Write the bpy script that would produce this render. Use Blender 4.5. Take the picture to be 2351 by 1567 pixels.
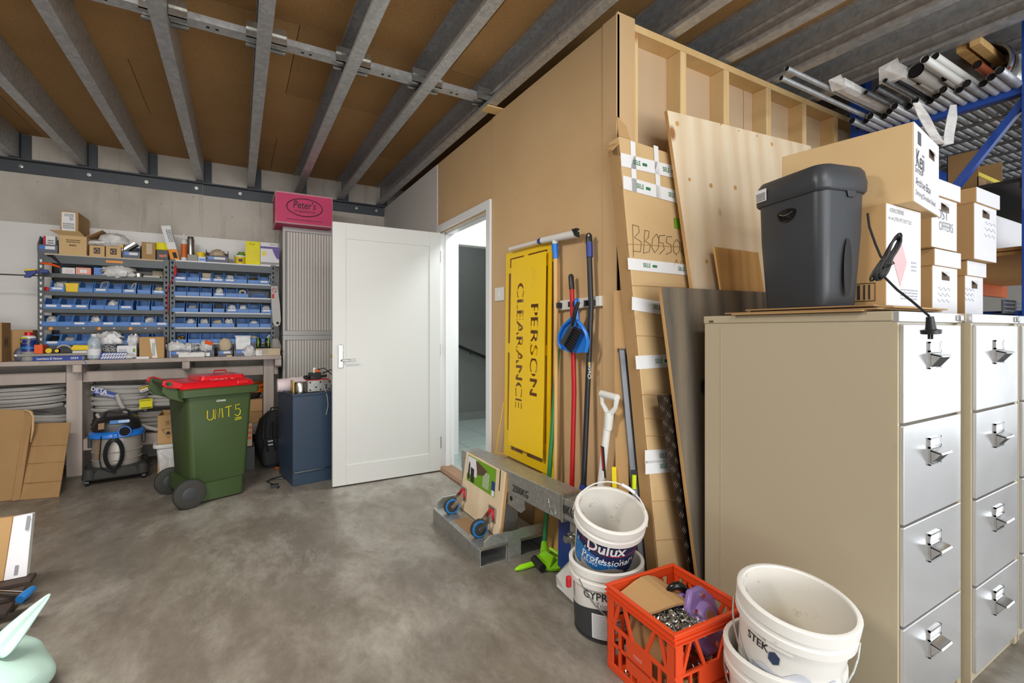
import bpy, bmesh, math, random
from mathutils import Vector, Matrix
random.seed(7)
PI = math.pi
for o in list(bpy.data.objects): bpy.data.objects.remove(o)
scn = bpy.context.scene
COL = scn.collection
# ---------------------------------------------------------------- camera
FPX, HOR, CXP, CH = 1090.0, 757.0, 1175.5, 1.22      # focal length in pixels, horizon row, centre column, eye height
W_, H_ = 2351.0, 1567.0
YAW = math.radians(30.0)                              # looks 30 degrees to the right of the back wall's normal
cam = bpy.data.cameras.new('camera'); co = bpy.data.objects.new('camera', cam); COL.objects.link(co)
co.location = (0, 0, CH); co.rotation_euler = (PI/2, 0, -YAW)
cam.sensor_width = 36.0; cam.lens = FPX/W_*36.0; cam.shift_y = (HOR-H_/2)/W_; cam.clip_start = 0.02
scn.camera = co
# ---------------------------------------------------------------- light
wd = bpy.data.worlds.new('world'); scn.world = wd; wd.use_nodes = True
wd.node_tree.nodes['Background'].inputs[0].default_value = (0.93, 0.97, 1.0, 1)
wd.node_tree.nodes['Background'].inputs[1].default_value = 0.62
def area(name, loc, target, sx, sy, power, col):
    l = bpy.data.lights.new(name, 'AREA'); l.shape = 'RECTANGLE'; l.size = sx; l.size_y = sy
    l.energy = power; l.color = col
    o = bpy.data.objects.new(name, l); COL.objects.link(o); o.location = loc
    o.rotation_euler = (Vector(target)-Vector(loc)).to_track_quat('-Z', 'Y').to_euler()
    return o
area('roller_door_daylight', (0.6, -4.2, 1.8), (1.2, 3.0, 1.1), 5.0, 3.0, 125, (0.93, 0.97, 1.0))
area('side_door_daylight', (7.6, -1.5, 1.5), (1.5, 1.0, 1.1), 4.2, 3.0, 120, (0.84, 0.92, 1.0))
area('added_uplight', (0.8, -3.2, 0.15), (1.0, 3.0, 2.9), 5.0, 1.6, 120, (1.0, 0.97, 0.93))  # added up-light to brighten the ceiling, as if bounced off unseen ground outside
area('ceiling_batten', (-0.95, 1.6, 2.62), (-0.75, 2.3, 0.0), 1.2, 0.25, 58, (1.0, 0.95, 0.88))
area('near_batten', (0.5, -0.7, 2.62), (0.8, 0.3, 0.0), 1.2, 0.25, 20, (1.0, 0.96, 0.91))
area('corridor_lamp', (2.3, 3.5, 2.66), (2.3, 3.5, 0), 0.5, 0.5, 40, (0.95, 1.0, 1.0))
area('stair_lamp', (2.5, 5.1, 2.66), (2.5, 5.1, 0), 0.4, 0.4, 6, (0.95, 1.0, 1.0))
vs = scn.view_settings
vs.view_transform = 'Standard'; vs.look = 'None'; vs.gamma = 1.0; vs.exposure = 0.28; vs.use_curve_mapping = False
# ---------------------------------------------------------------- pixel -> place (on a known plane)
FW = Vector((math.sin(YAW), math.cos(YAW), 0)); RT = Vector((math.cos(YAW), -math.sin(YAW), 0)); CP = Vector((0, 0, CH))
def ray(px, py): return FW + RT*((px-CXP)/FPX) + Vector((0, 0, (HOR-py)/FPX))
def on(ax, px, py, v):
    d = ray(px, py); return CP + d*((v-CP[ax])/d[ax])
def OX(px, py, v): return on(0, px, py, v)
def OY(px, py, v): return on(1, px, py, v)
def OZ(px, py, v=0.0): return on(2, px, py, v)
def OD(px, py, t): return CP + ray(px, py)*t
# ---------------------------------------------------------------- materials
def lin(h):
    h = h.lstrip('#'); r = [int(h[i:i+2], 16)/255 for i in (0, 2, 4)]
    return tuple(c/12.92 if c <= .04045 else ((c+.055)/1.055)**2.4 for c in r) + (1,)
MATS = {}
class NT:
    def __init__(s, name):
        s.m = bpy.data.materials.new(name); s.m.use_nodes = True; s.t = s.m.node_tree; s.n = s.t.nodes; s.l = s.t.links
        s.b = s.n['Principled BSDF']; s.tc = s.n.new('ShaderNodeTexCoord'); s.co = s.tc.outputs['Object']
    def map(s, scale=(1,1,1), rot=(0,0,0), src=None):
        m = s.n.new('ShaderNodeMapping'); m.inputs['Scale'].default_value = scale; m.inputs['Rotation'].default_value = rot
        s.l.new(src or s.co, m.inputs[0]); return m.outputs[0]
    def noise(s, sc, det=3, rough=.55, vec=None, dist=0):
        t = s.n.new('ShaderNodeTexNoise'); t.inputs['Scale'].default_value = sc; t.inputs['Detail'].default_value = det
        t.inputs['Roughness'].default_value = rough; t.inputs['Distortion'].default_value = dist
        s.l.new(vec or s.co, t.inputs['Vector']); return t.outputs['Fac']
    def vor(s, sc, feat='F1', out='Distance', vec=None):
        t = s.n.new('ShaderNodeTexVoronoi'); t.feature = feat; t.inputs['Scale'].default_value = sc
        s.l.new(vec or s.co, t.inputs['Vector']); return t.outputs[out]
    def wave(s, sc, dist=2, det=2, ds=1, vec=None, dirn='X'):
        t = s.n.new('ShaderNodeTexWave'); t.inputs['Scale'].default_value = sc; t.inputs['Distortion'].default_value = dist
        t.inputs['Detail'].default_value = det; t.inputs['Detail Scale'].default_value = ds; t.bands_direction = dirn
        s.l.new(vec or s.co, t.inputs['Vector']); return t.outputs['Fac']
    def ramp(s, fac, stops):
        r = s.n.new('ShaderNodeValToRGB'); e = r.color_ramp.elements
        while len(e) < len(stops): e.new(.5)
        for i, (p, c) in enumerate(stops):
            e[i].position = p; e[i].color = lin(c) if isinstance(c, str) else (c, c, c, 1)
        s.l.new(fac, r.inputs[0]); return r.outputs[0]
    def mix(s, fac, a, b, mode='MIX'):
        m = s.n.new('ShaderNodeMix'); m.data_type = 'RGBA'; m.blend_type = mode
        for k, v in ((0, fac), (6, a), (7, b)):
            if isinstance(v, (int, float)): m.inputs[k].default_value = v if k == 0 else (v, v, v, 1)
            elif isinstance(v, str): m.inputs[k].default_value = lin(v)
            elif isinstance(v, tuple): m.inputs[k].default_value = v
            else: s.l.new(v, m.inputs[k])
        return m.outputs[2]
    def fin(s, col=None, rough=.6, metal=0, bump=None, bs=.3, bd=.01, alpha=None, spec=None):
        b = s.b
        if col is not None:
            if isinstance(col, str): b.inputs['Base Color'].default_value = lin(col)
            else: s.l.new(col, b.inputs['Base Color'])
        if isinstance(rough, (int, float)): b.inputs['Roughness'].default_value = rough
        else: s.l.new(rough, b.inputs['Roughness'])
        b.inputs['Metallic'].default_value = metal
        if spec is not None: b.inputs['Specular IOR Level'].default_value = spec
        if bump is not None:
            n = s.n.new('ShaderNodeBump'); n.inputs['Strength'].default_value = bs; n.inputs['Distance'].default_value = bd
            s.l.new(bump, n.inputs['Height']); s.l.new(n.outputs[0], b.inputs['Normal'])
        if alpha is not None: b.inputs['Alpha'].default_value = alpha
        MATS[s.m.name] = s.m; return s.m
def plain(name, c, rough=.5, metal=0, var=.12, sc=14, bump=.12, alpha=None, spec=None):
    """one base colour with a little grime variation and fine relief"""
    t = NT(name); n = t.noise(sc, 4); r = lin(c)
    lo = tuple(x*(1-var) for x in r[:3])+(1,); hi = tuple(min(1, x*(1+var*.5)) for x in r[:3])+(1,)
    col = t.mix(n, lo, hi); return t.fin(col, rough, metal, t.noise(sc*14, 2), bump, .002, alpha, spec)
def scuffed(name, c, dirt, rough=.5, amt=.62, sc=9, metal=0):
    t = NT(name); a = t.ramp(t.noise(sc, 6, .7), [(amt, 0.0), (amt+.1, 1.0)]); b_ = t.ramp(t.noise(sc*4, 4, .6), [(.45, 0.0), (.6, 1.0)])
    f = t.mix(1.0, a, b_, 'MULTIPLY'); return t.fin(t.mix(f, c, dirt), rough, metal, t.noise(sc*20, 2), .15, .002)
def M(n): return MATS[n]
def wood(name, c1, c2, knot=None, sc=1.0, rot=(0,0,0), rough=.7, knots=1.0):
    t = NT(name); v = t.map((9*sc, 9*sc, .8*sc), rot)
    g = t.wave(.6, 9, 3, .9, v); f = t.noise(7, 4, .6, t.map((14*sc, 14*sc, 1.2*sc), rot))
    col = t.mix(t.mix(.5, g, f), c1, c2)
    if knot:
        k = t.ramp(t.vor(2.3*sc*knots, vec=t.map((1.6, 1.6, 1), rot)), [(.06, 1.0), (.12, 0.0)]); col = t.mix(k, col, knot)
    return t.fin(col, rough, 0, f, .12, .003)
# concrete floor: pale grey-brown power-floated slab with stains
t = NT('concrete_floor'); sv = t.map((1, .55, 1), (0, 0, -.5)); a = t.noise(1.1, 8, .72, sv, .25); b = t.noise(6, 8, .74, sv, .4); c = t.noise(40, 3)
col = t.ramp(a, [(.28, '5a544c'), (.48, '7d766c'), (.66, 'a6a197')]); col = t.mix(t.ramp(b, [(.40, .0), (.66, .8)]), col, '675f54')
col = t.mix(t.ramp(t.noise(1.7, 8, .78, sv, .3), [(.50, 0.0), (.68, .55)]), col, 'aeaca5'); col = t.mix(t.ramp(t.vor(2.6), [(.025, .7), (.05, 0.0)]), col, '55504a')
col = t.mix(t.ramp(t.noise(22, 6, .8), [(.60, 0.0), (.70, .6)]), col, '554f47'); col = t.mix(t.ramp(t.vor(9, vec=t.map((1, 1, 1), (0, 0, .3))), [(.012, .8), (.02, 0.0)]), col, 'c9c6bf')
t.fin(col, t.ramp(b, [(.3, .26), (.7, .5)]), 0, c, .08, .004)
# concrete wall with water streaks
t = NT('concrete_wall'); a = t.noise(1.1, 6, .6); s_ = t.noise(2.2, 5, .7, t.map((5, 5, .35))); g = t.noise(30, 4)
col = t.ramp(a, [(.3, 'a59d92'), (.6, 'c9c2b8')]); col = t.mix(t.ramp(s_, [(.56, 0.0), (.72, .55)]), col, '8d8374')
col = t.mix(t.ramp(t.vor(9), [(.05, .7), (.09, 0.0)]), col, '8b857c')
t.fin(col, .85, 0, g, .25, .01)
# particleboard flooring seen from below
def chip(name, c1, c2, c3, rough=.75):
    t = NT(name); v = t.vor(150, out='Color'); n = t.noise(3, 4); k = t.noise(260, 2)
    col = t.mix(n, c1, c2); col = t.mix(t.ramp(k, [(.42, .0), (.62, .6)]), col, c3); return t.fin(col, rough, 0, k, .15, .002)
chip('particleboard', 'ad8450', 'c49c66', '8d683a'); chip('particleboard_dark', 'a07846', 'b58d58', '805c32')
def mdf(name, c1, c2):
    t = NT(name); n = t.noise(1.6, 5, .6); k = t.noise(180, 2); s2 = t.ramp(t.noise(11, 5, .8), [(.64, 0.0), (.74, .35)])
    return t.fin(t.mix(s2, t.mix(n, c1, c2), '7d6242'), .6, 0, k, .06, .002)
mdf('mdf', 'bf9c6e', 'd2b288'); mdf('mdf_dusk', 'bb9f7c', 'cdb394')
# galvanised steel with spangle
def galv(name, c1, c2, rough=.38, metal=.9, sc=45):
    t = NT(name); v = t.vor(sc, out='Color'); sep = t.n.new('ShaderNodeSeparateColor'); t.l.new(v, sep.inputs[0])
    n = t.noise(2.0, 5, .7, t.map((1, .25, 1))); f = t.mix(.5, sep.outputs[0], n)
    return t.fin(t.mix(f, c1, c2), t.ramp(n, [(.3, rough-.08), (.7, rough+.14)]), metal, sep.outputs[0], .05, .002)
galv('galvanised', '9fa1a3', 'cfd1d2', .42, .55); galv('galvanised_jib', '9a9b98', 'bfc0bc', .42, .75, 60); galv('galvanised_dull', '75777a', 'a5a7a9', .5, .8)
galv('bright_tube', 'c4c6c9', 'e2e4e6', .3, .35, 30); galv('chrome', 'c8c8c8', 'e6e6e6', .16, 1, 20); galv('zinc', 'a9a9a4', 'd0d0cb', .3, 1, 120)
# timber
wood('pine', 'e3c795', 'd2ae74', 'b07c46', .8); wood('pine_x', 'dfc18d', 'cca76d', 'a8743f', .8, (0, PI/2, 0))
wood('plywood', 'ecdcc0', 'd6bd98', '9b6b3c', .45, knots=2.6); wood('plywood_warm', 'd3a868', 'b98a4c', '7d4f22', .7, knots=3); wood('ply_edge', 'c39a63', 'a67e4c')
wood('whitewash_post', 'c3b6ad', 'aa9c93', '7f5a44', .8); wood('whitewash_rail', 'b9aca4', 'a3958c', '7a5a48', .8, (0, PI/2, 0))
wood('handle_wood', 'd9b479', 'c79d60', None, 1.5); wood('dark_timber', '4a3a33', '2e2624', None, 1, (0, PI/2, 0))
# cardboard
def card(name, c1, c2):
    t = NT(name); n = t.noise(3, 4); w = t.noise(60, 2, .5, t.map((1, 1, 6)))
    return t.fin(t.mix(t.ramp(t.noise(9, 5, .7), [(.6, 0.0), (.75, .3)]), t.mix(n, c1, c2), '8f6c40'), .8, 0, w, .12, .003)
card('cardboard', 'b08a59', 'c29d6d'); card('cardboard_light', 'c6a372', 'd5b889'); card('cardboard_dull', '9d7a4e', 'b08d60'); card('cardboard_edge', '8b6b45', 'a98a60')
plain('card_white', 'e4e4e8', .7, var=.05); plain('paper_white', 'e8e8e8', .7, var=.04); plain('black_print', '2a2826', .7); plain('grey_print', '4d5058', .7)
plain('pale_print', 'b4b8c6', .7); plain('brown_print', '5a4632', .8); plain('blue_print', '24469a', .6); plain('green_print', '2f7a4a', .6); plain('red_print', 'c4202a', .6); plain('pink_print', 'e2b3b6', .7); plain('green_faint', '3f6b3a', .7)
# paint, plastic, metal
plain('white_paint', 'dededc', .45, var=.04, bump=.05); plain('white_wall_paint', 'cfccc8', .6, var=.06); plain('white_gloss', 'e2e3e4', .3, var=.03)
scuffed('white_door_paint', 'cbccc9', 'b0aea9', .42, .68, 5); plain('whiteboard', 'e2e0dc', .4, var=.04); plain('grey_paint', '6f7270', .6); plain('tile', '9aa8a4', .3, var=.1); plain('grout', '5c6462', .8); plain('skirting_grey', '7a7f7c', .5)
plain('dark_steel', '4a4e54', .5, .3); plain('rack_steel', '54585b', .5, .35); plain('black_steel', '26272a', .5, .4); plain('hole_black', '101010', .9)
plain('bin_blue', '4f84c9', .45, var=.08); plain('bin_blue_dark', '2f5690', .5); plain('bin_grey', '5d6273', .5); plain('bin_yellow', 'ecc514', .45)
scuffed('bin_green', '3c4f2a', '5a6a48', .5, .66, 7); plain('lid_red', 'cf1420', .3); plain('rubber', '33332f', .75); plain('black_plastic', '1d1e20', .4); plain('black_gloss', '141416', .2); plain('charcoal_plastic', '3a3d42', .38, var=.05, bump=.05)
plain('tambour', 'd9d5cf', .45, var=.05); plain('tambour_frame', 'a49e98', .45, var=.05); plain('tambour_top', 'bdbcba', .45, var=.05)
scuffed('cabinet_tan', 'b1a58c', '958a74', .32, .74, 6); plain('tan_edge', 'b5a88c', .32)
t = NT('brushed_drawer'); n = t.noise(5, 4, .6); t.fin(t.mix(n, 'cfcfcf', 'dadada'), t.ramp(n, [(.3, .22), (.7, .28)]), .7, t.noise(300, 2, .5, t.map((1, 1, .05))), .03, .001)
plain('pink_box', 'cf3a6c', .6, var=.08); plain('blue_cabinet', '2d3f54', .4, var=.15); plain('blue_rack', '1c4aa6', .35, var=.1); plain('orange_beam', 'd7662a', .4)
plain('orange_plastic', 'f05f1e', .4); scuffed('crate_orange', 'de4a1e', 'a8391c', .4, .63, 8); plain('purple', '8d74b4', .35); plain('yellow', 'e9c70f', .5); plain('yellow_paper', 'ebe21c', .7)
t = NT('stencil_yellow'); k = t.ramp(t.noise(5, 5, .7), [(.58, 0.0), (.72, .45)]); t.fin(t.mix(k, 'f0c70c', 'c9b04a'), .45, 0, t.noise(60, 3), .15, .003)
plain('blue_plastic', '2277d8', .35); plain('navy_plastic', '243a86', .4); plain('lime', '86c81c', .4); plain('lime_bright', '9ade1c', .4); plain('green_handle', '2c7c46', .35); plain('red_handle', 'b8141c', .35); plain('black_handle', '222428', .4)
plain('white_plastic', 'dcdcd8', .4, var=.06); scuffed('bucket_white', 'e4e2dd', 'bdb9b0', .45, .62, 12); scuffed('bucket_inside', 'd8d4cc', 'a9a39a', .6, .56, 14); plain('cream_plastic', 'cfc7ae', .5)
plain('dulux_navy', '1c2450', .4, var=.2); plain('dulux_blue', '2272b8', .4); plain('dulux_red', 'c22a4a', .4); plain('taupe', 'a89c90', .6); plain('gyprock_black', '37393c', .5); plain('label_text_grey', '8d8f94', .7); plain('stek_blue', '2c3c58', .5); plain('stek_grey', 'c3c6cf', .5)
plain('conduit', 'b8b5b0', .5, var=.12); plain('conduit_dark', '96928c', .55); plain('orange_cable', 'd2651c', .5); plain('blue_label', '1f3f98', .4); plain('copper', 'b3603f', .4, .5)
plain('mint_bag', 'bfe0d6', .45, var=.08); plain('pink_cloth', 'e0cfd2', .9); plain('pack_black', '232427', .8); plain('gold_metal', 'b79a5a', .35, .8); plain('brass', 'b99a4e', .3, 1)
wood('formply', '4a453f', '8a7c68', '2c2a28', .5, knots=2); plain('checker', '4a3f36', .38, .75); plain('lime_vial', 'c9e01c', .3); plain('level_grey', '74767b', .5, .4)
plain('wd_blue', '1c2f78', .3); plain('wd_yellow', 'e6cf10', .4); plain('orange_box', 'ee5a12', .5); plain('tan_paper', 'c9b79a', .8); plain('tan_strip', '9a7a58', .7); plain('purple_card', '6a5aa0', .6); plain('green_card', '6fa01e', .6); plain('timber_sill', '8a6b52', .6)
scuffed('steel_drum', 'bdb7ae', '9c8d78', .32, .55, 6, .45)
plain('amber', 'f2941c', .5)
def film(name, c, alpha, rough=.12):
    t = NT(name); n = t.noise(14, 3, .5, dist=1.2); m = t.fin(t.mix(n, c, 'ffffff'), rough, 0, n, .45, .012)
    r = t.ramp(n, [(.35, max(0, alpha-.08)), (.65, min(1, alpha+.12))]); t.l.new(r, t.b.inputs['Alpha']); return m
film('clear_film', 'd5d5d5', .45); film('clear_bag', 'e2e2e2', .72, .22); film('frosted_tub', 'd8d4d0', .72, .3); film('bottle_blue', '9ac0d8', .5, .05); film('lens_dark', '30323a', .9, .08)
# ---------------------------------------------------------------- mesh helpers
class MB:
    def __init__(s): s.v = []; s.f = []
    def add(s, vs, fs, X=None):
        b = len(s.v); s.v += [tuple(X @ Vector(p)) if X else tuple(p) for p in vs]; s.f += [tuple(b+i for i in f) for f in fs]; return s
    def box(s, a, b, X=None):
        x0, y0, z0 = a; x1, y1, z1 = b
        return s.add([(x0,y0,z0),(x1,y0,z0),(x1,y1,z0),(x0,y1,z0),(x0,y0,z1),(x1,y0,z1),(x1,y1,z1),(x0,y1,z1)],
                     [(0,3,2,1),(4,5,6,7),(0,1,5,4),(1,2,6,5),(2,3,7,6),(3,0,4,7)], X)
    def cb(s, c, d, X=None):
        return s.box([c[i]-d[i]/2 for i in range(3)], [c[i]+d[i]/2 for i in range(3)], X)
    def prism(s, poly, h, X=None):
        """poly: list of (x,y); extruded z 0..h"""
        n = len(poly)
        return s.add([(x, y, 0) for x, y in poly]+[(x, y, h) for x, y in poly],
                     [tuple(range(n-1, -1, -1)), tuple(range(n, 2*n))]+[(i, (i+1) % n, n+(i+1) % n, n+i) for i in range(n)], X)
    def loft(s, rings, cap=True, closed=False):
        b = len(s.v); n = len(rings[0])
        for r in rings: s.v += [tuple(p) for p in r]
        m = len(rings)
        for i in range(m if closed else m-1):
            j = (i+1) % m
            for k in range(n):
                s.f.append((b+i*n+k, b+i*n+(k+1) % n, b+j*n+(k+1) % n, b+j*n+k))
        if cap and not closed:
            s.f.append(tuple(b+k for k in range(n-1, -1, -1))); s.f.append(tuple(b+(m-1)*n+k for k in range(n)))
        return s
    def cyl(s, p0, p1, r0, r1=None, n=16, cap=True):
        return s.tube([p0, p1], [r0, r0 if r1 is None else r1], n, cap)
    def tube(s, pts, r, n=8, cap=True, closed=False):
        pts = [Vector(p) for p in pts]; rings = []; m = len(pts)
        rr = r if isinstance(r, (list, tuple)) else [r]*m
        up = None
        for i, p in enumerate(pts):
            a = pts[i-1] if (i > 0 or closed) else p; c = pts[(i+1) % m] if (i < m-1 or closed) else p
            d = (c-a).normalized() if (c-a).length > 1e-9 else Vector((0, 0, 1))
            if up is None: up = Vector((0, 0, 1)) if abs(d.z) < .9 else Vector((1, 0, 0))
            x = up.cross(d)
            if x.length < 1e-6: x = Vector((1, 0, 0)).cross(d)
            x.normalize(); y = d.cross(x); up = y
            rings.append([p+x*(rr[i]*math.cos(2*PI*k/n))+y*(rr[i]*math.sin(2*PI*k/n)) for k in range(n)])
        return s.loft(rings, cap, closed)
    def lathe(s, prof, n=24, X=None, c=(0, 0)):
        """prof: list of (r,z); r=0 ends close"""
        rings = [[(c[0]+max(r, 1e-4)*math.cos(2*PI*k/n), c[1]+max(r, 1e-4)*math.sin(2*PI*k/n), z) for k in range(n)] for r, z in prof]
        if X: rings = [[X @ Vector(p) for p in q] for q in rings]
        return s.loft(rings, False)
    def quad(s, a, b, c, d): return s.add([a, b, c, d], [(0, 1, 2, 3)])
    def slab(s, q, th):
        """q: 4+ world corners; extruded along -normal by th"""
        q = [Vector(p) for p in q]; n = (q[1]-q[0]).cross(q[-1]-q[0]).normalized(); m = len(q)
        return s.add([tuple(p) for p in q]+[tuple(p-n*th) for p in q],
                     [tuple(range(m)), tuple(range(2*m-1, m-1, -1))]+[(i, i+m, (i+1) % m+m, (i+1) % m) for i in range(m)])
    def mesh(s, name, inv=None, smooth=False):
        me = bpy.data.meshes.new(name); me.from_pydata([tuple(inv @ Vector(p)) for p in s.v] if inv else s.v, [], s.f)
        bm = bmesh.new(); bm.from_mesh(me); bmesh.ops.recalc_face_normals(bm, faces=bm.faces); bm.to_mesh(me); bm.free()
        if smooth:
            for p in me.polygons: p.use_smooth = True
            try: me.set_sharp_from_angle(angle=math.radians(42))
            except Exception: pass
        return me
def basis(o):
    m = Matrix()
    while o is not None: m = o.matrix_basis @ m; o = o.parent
    return m
def link(name, me, mat, parent=None):
    o = bpy.data.objects.new(name, me); COL.objects.link(o)
    if mat is not None: me.materials.append(M(mat) if isinstance(mat, str) else mat)
    if parent is not None: o.parent = parent
    return o
def bev(o, w, seg=2):
    m = o.modifiers.new('bevel', 'BEVEL'); m.width = w; m.segments = seg; m.limit_method = 'ANGLE'; m.angle_limit = .6; return o
def part(name, mb, mat, parent, label=None, smooth=False, b=0, world=False, kind=None):
    me = mb.mesh(name, basis(parent).inverted() if world else None, smooth)
    o = link(name, me, mat, parent)
    if label: o['label'] = label
    if b: bev(o, b)
    if kind: o['kind'] = kind
    return o
def wpart(name, mb, mat, parent, label=None, smooth=False, b=0, kind=None): return part(name, mb, mat, parent, label, smooth, b, True, kind)
def thing(name, label, cat, loc=(0, 0, 0), rz=0, group=None):
    o = bpy.data.objects.new(name, None); COL.objects.link(o); o.empty_display_size = .05
    o.location = loc; o.rotation_euler = (0, 0, rz); o['label'] = label; o['category'] = cat
    if group: o['group'] = group
    return o
def solo(name, mb, mat, label, cat, group=None, smooth=False, b=0, kind=None):
    xs = [p[0] for p in mb.v]; ys = [p[1] for p in mb.v]; zs = [p[2] for p in mb.v]
    c = Vector(((min(xs)+max(xs))/2, (min(ys)+max(ys))/2, min(zs)))
    o = link(name, mb.mesh(name, Matrix.Translation(-c), smooth), mat); o.location = c
    o['label'] = label; o['category'] = cat
    if group: o['group'] = group
    if kind: o['kind'] = kind
    if b: bev(o, b)
    return o
def struct(name, mb=None, mat=None, label=None, b=0):
    if mb is None: o = bpy.data.objects.new(name, None); COL.objects.link(o)
    else: o = link(name, mb.mesh(name), mat)
    o['kind'] = 'structure'
    if label: o['label'] = label
    if b: bev(o, b)
    return o
def dup(root, loc, rz=None, label=None, group=None):
    r = root.copy(); COL.objects.link(r); r.location = loc
    if rz is not None: r.rotation_euler = (0, 0, rz)
    if label: r['label'] = label
    if group: r['group'] = group
    for ch in list(root.children):
        c = ch.copy(); COL.objects.link(c); c.parent = r
        for g in list(ch.children):
            d = g.copy(); COL.objects.link(d); d.parent = c
    return r
# ---------------------------------------------------------------- lettering (flat print)
_tc = {}
def glyphs(s, bold=0.0):
    k = (s, bold)
    if k not in _tc:
        cu = bpy.data.curves.new('txt', 'FONT'); cu.body = s; cu.size = 1.0; cu.align_x = 'CENTER'; cu.align_y = 'CENTER'; cu.offset = bold; cu.resolution_u = 3
        o = bpy.data.objects.new('txt', cu); COL.objects.link(o); bpy.context.view_layer.update()
        me = bpy.data.meshes.new_from_object(o.evaluated_get(bpy.context.evaluated_depsgraph_get()))
        _tc[k] = ([tuple(v.co) for v in me.vertices], [tuple(p.vertices) for p in me.polygons])
        bpy.data.objects.remove(o); bpy.data.curves.remove(cu); bpy.data.meshes.remove(me)
    return _tc[k]
def text(parent, s, at, right, up, size, mat, bold=0.0, width=None, name='lettering', warp=None, world=True, lift=.0012, label=None):
    vs, fs = glyphs(s, bold); right = Vector(right).normalized(); up = Vector(up).normalized(); nrm = right.cross(up).normalized()
    sx = 1.0
    if width:
        xs = [v[0] for v in vs]; sx = width/max(1e-6, (max(xs)-min(xs))*size)
    mb = MB()
    if warp: mb.add([warp(v[0]*size*sx, v[1]*size) for v in vs], fs)
    else: mb.add([Vector(at)+right*(v[0]*size*sx)+up*(v[1]*size)+nrm*lift for v in vs], fs)
    return part(name, mb, mat, parent, label, world=world)
def patch(parent, at, right, up, w, h, mat, name='printed_label', lift=.0008, world=True, th=.0004):
    right = Vector(right).normalized(); up = Vector(up).normalized(); n = right.cross(up); at = Vector(at)+n*lift
    mb = MB().slab([at-right*w/2-up*h/2, at+right*w/2-up*h/2, at+right*w/2+up*h/2, at-right*w/2+up*h/2], th)
    return part(name, mb, mat, parent, world=world)
def lines(parent, at, right, up, w, h, n, mat, name='printed_text', world=True, lift=.0012, fill=.5):
    """rows of small print as thin dashes"""
    right = Vector(right).normalized(); up = Vector(up).normalized(); nr = right.cross(up); at = Vector(at)+nr*lift; mb = MB(); rnd = random.Random(int(w*1e5)+n)
    for i in range(n):
        y = h/2-(i+.5)*h/n; x = -w/2
        while x < w/2:
            l = rnd.uniform(.04, .14)*w; e = min(w/2, x+l); a = at+right*x+up*(y-h/n*fill/2); c = at+right*e+up*(y+h/n*fill/2)
            mb.quad(a, at+right*e+up*(y-h/n*fill/2), c, at+right*x+up*(y+h/n*fill/2)); x = e+w*.03
    return part(name, mb, mat, parent, world=world)
def rrect(w, h, r, n=5, c=(0, 0)):
    out = []
    for sx, sy, a0 in ((1, 1, 0), (-1, 1, 90), (-1, -1, 180), (1, -1, 270)):
        for k in range(n+1):
            a = math.radians(a0+90*k/n); out.append((c[0]+sx*(w/2-r)+r*math.cos(a), c[1]+sy*(h/2-r)+r*math.sin(a)))
    return out
def ring3(poly, z): return [(x, y, z) for x, y in poly]
def blob(mb, c, r, seed, rough=.25, nu=14, nv=9, flat=0):
    """crumpled closed lump: r=(rx,ry,rz)"""
    rnd = random.Random(seed); from_n = [[1+rnd.uniform(-rough, rough) for _ in range(nu)] for _ in range(nv+1)]
    rings = []
    for j in range(1, nv):
        th = PI*j/nv
        rings.append([(c[0]+r[0]*math.sin(th)*math.cos(2*PI*k/nu)*from_n[j][k], c[1]+r[1]*math.sin(th)*math.sin(2*PI*k/nu)*from_n[j][k],
                       max(c[2]-r[2]*(1-flat), c[2]-r[2]*math.cos(th)*from_n[j][(k*3) % nu])) for k in range(nu)])
    return mb.loft(rings)
def carton(label, cat, size, loc, rz=0, mat='cardboard', name='cardboard_box', seam=True, b=.003, group=None):
    """closed carton; local x width, y depth, front face at y=0 facing -y, base z=0; origin = front left bottom corner"""
    w, d, h = size; t = thing(name, label, cat, loc, rz, group)
    part('box_body', MB().box((0, 0, 0), (w, d, h)), mat, t, b=b)
    if seam: part('flap_seam', MB().box((0.002, d/2-.002, h-.001), (w-.002, d/2+.002, h+.0012)), 'cardboard_edge', t)
    return t
# ================================================================ SETTING
XW, YB, YS, ZT, ZJ, ZC = 1.53, 5.72, 1.68, 2.69, 2.705, 2.925   # partition face, back wall, stud wall front, wall top, joist bottom, ceiling
struct('floor', MB().box((-6, -5, -.1), (8, 9, 0)), 'concrete_floor', 'grey concrete floor slab with brown stains')
# back wall with steel ledger and white board
wb = struct('wall_back', MB().box((-6, YB, 0), (1.63, YB+.2, 3.2)).box((1.63, YB, 2.71), (8, YB+.2, 3.2)), 'concrete_wall', 'bare grey concrete wall with rust streaks')
part('panel', MB().box((-6, YB-.012, .98), (.42, YB, 2.155)), 'whiteboard', wb, 'smooth white board fixed low on the concrete')
for x0, x1, dz in ((-6, -.31, 0), (-.305, 1.53, -.004)):
    g = MB().box((x0, YB-.075, 2.685+dz), (x1, YB, 2.697+dz)).box((x0, YB-.012, 2.585+dz), (x1, YB, 2.69+dz))
    lg = part('ledger_angle', g, 'dark_steel', wb, 'dark grey steel angle bolted to concrete', b=.002)
    for x in [v for v in (-1.63, -1.18, -.76, -.36, .02, .43, .86, 1.2, 1.43) if x0 < v < x1]:
        part('bolt', MB().cyl((x, YB-.012, 2.64), (x, YB-.02, 2.64), .016, n=10).cyl((x, YB-.02, 2.64), (x, YB-.038, 2.64), .009, n=6), 'zinc', lg)
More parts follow.
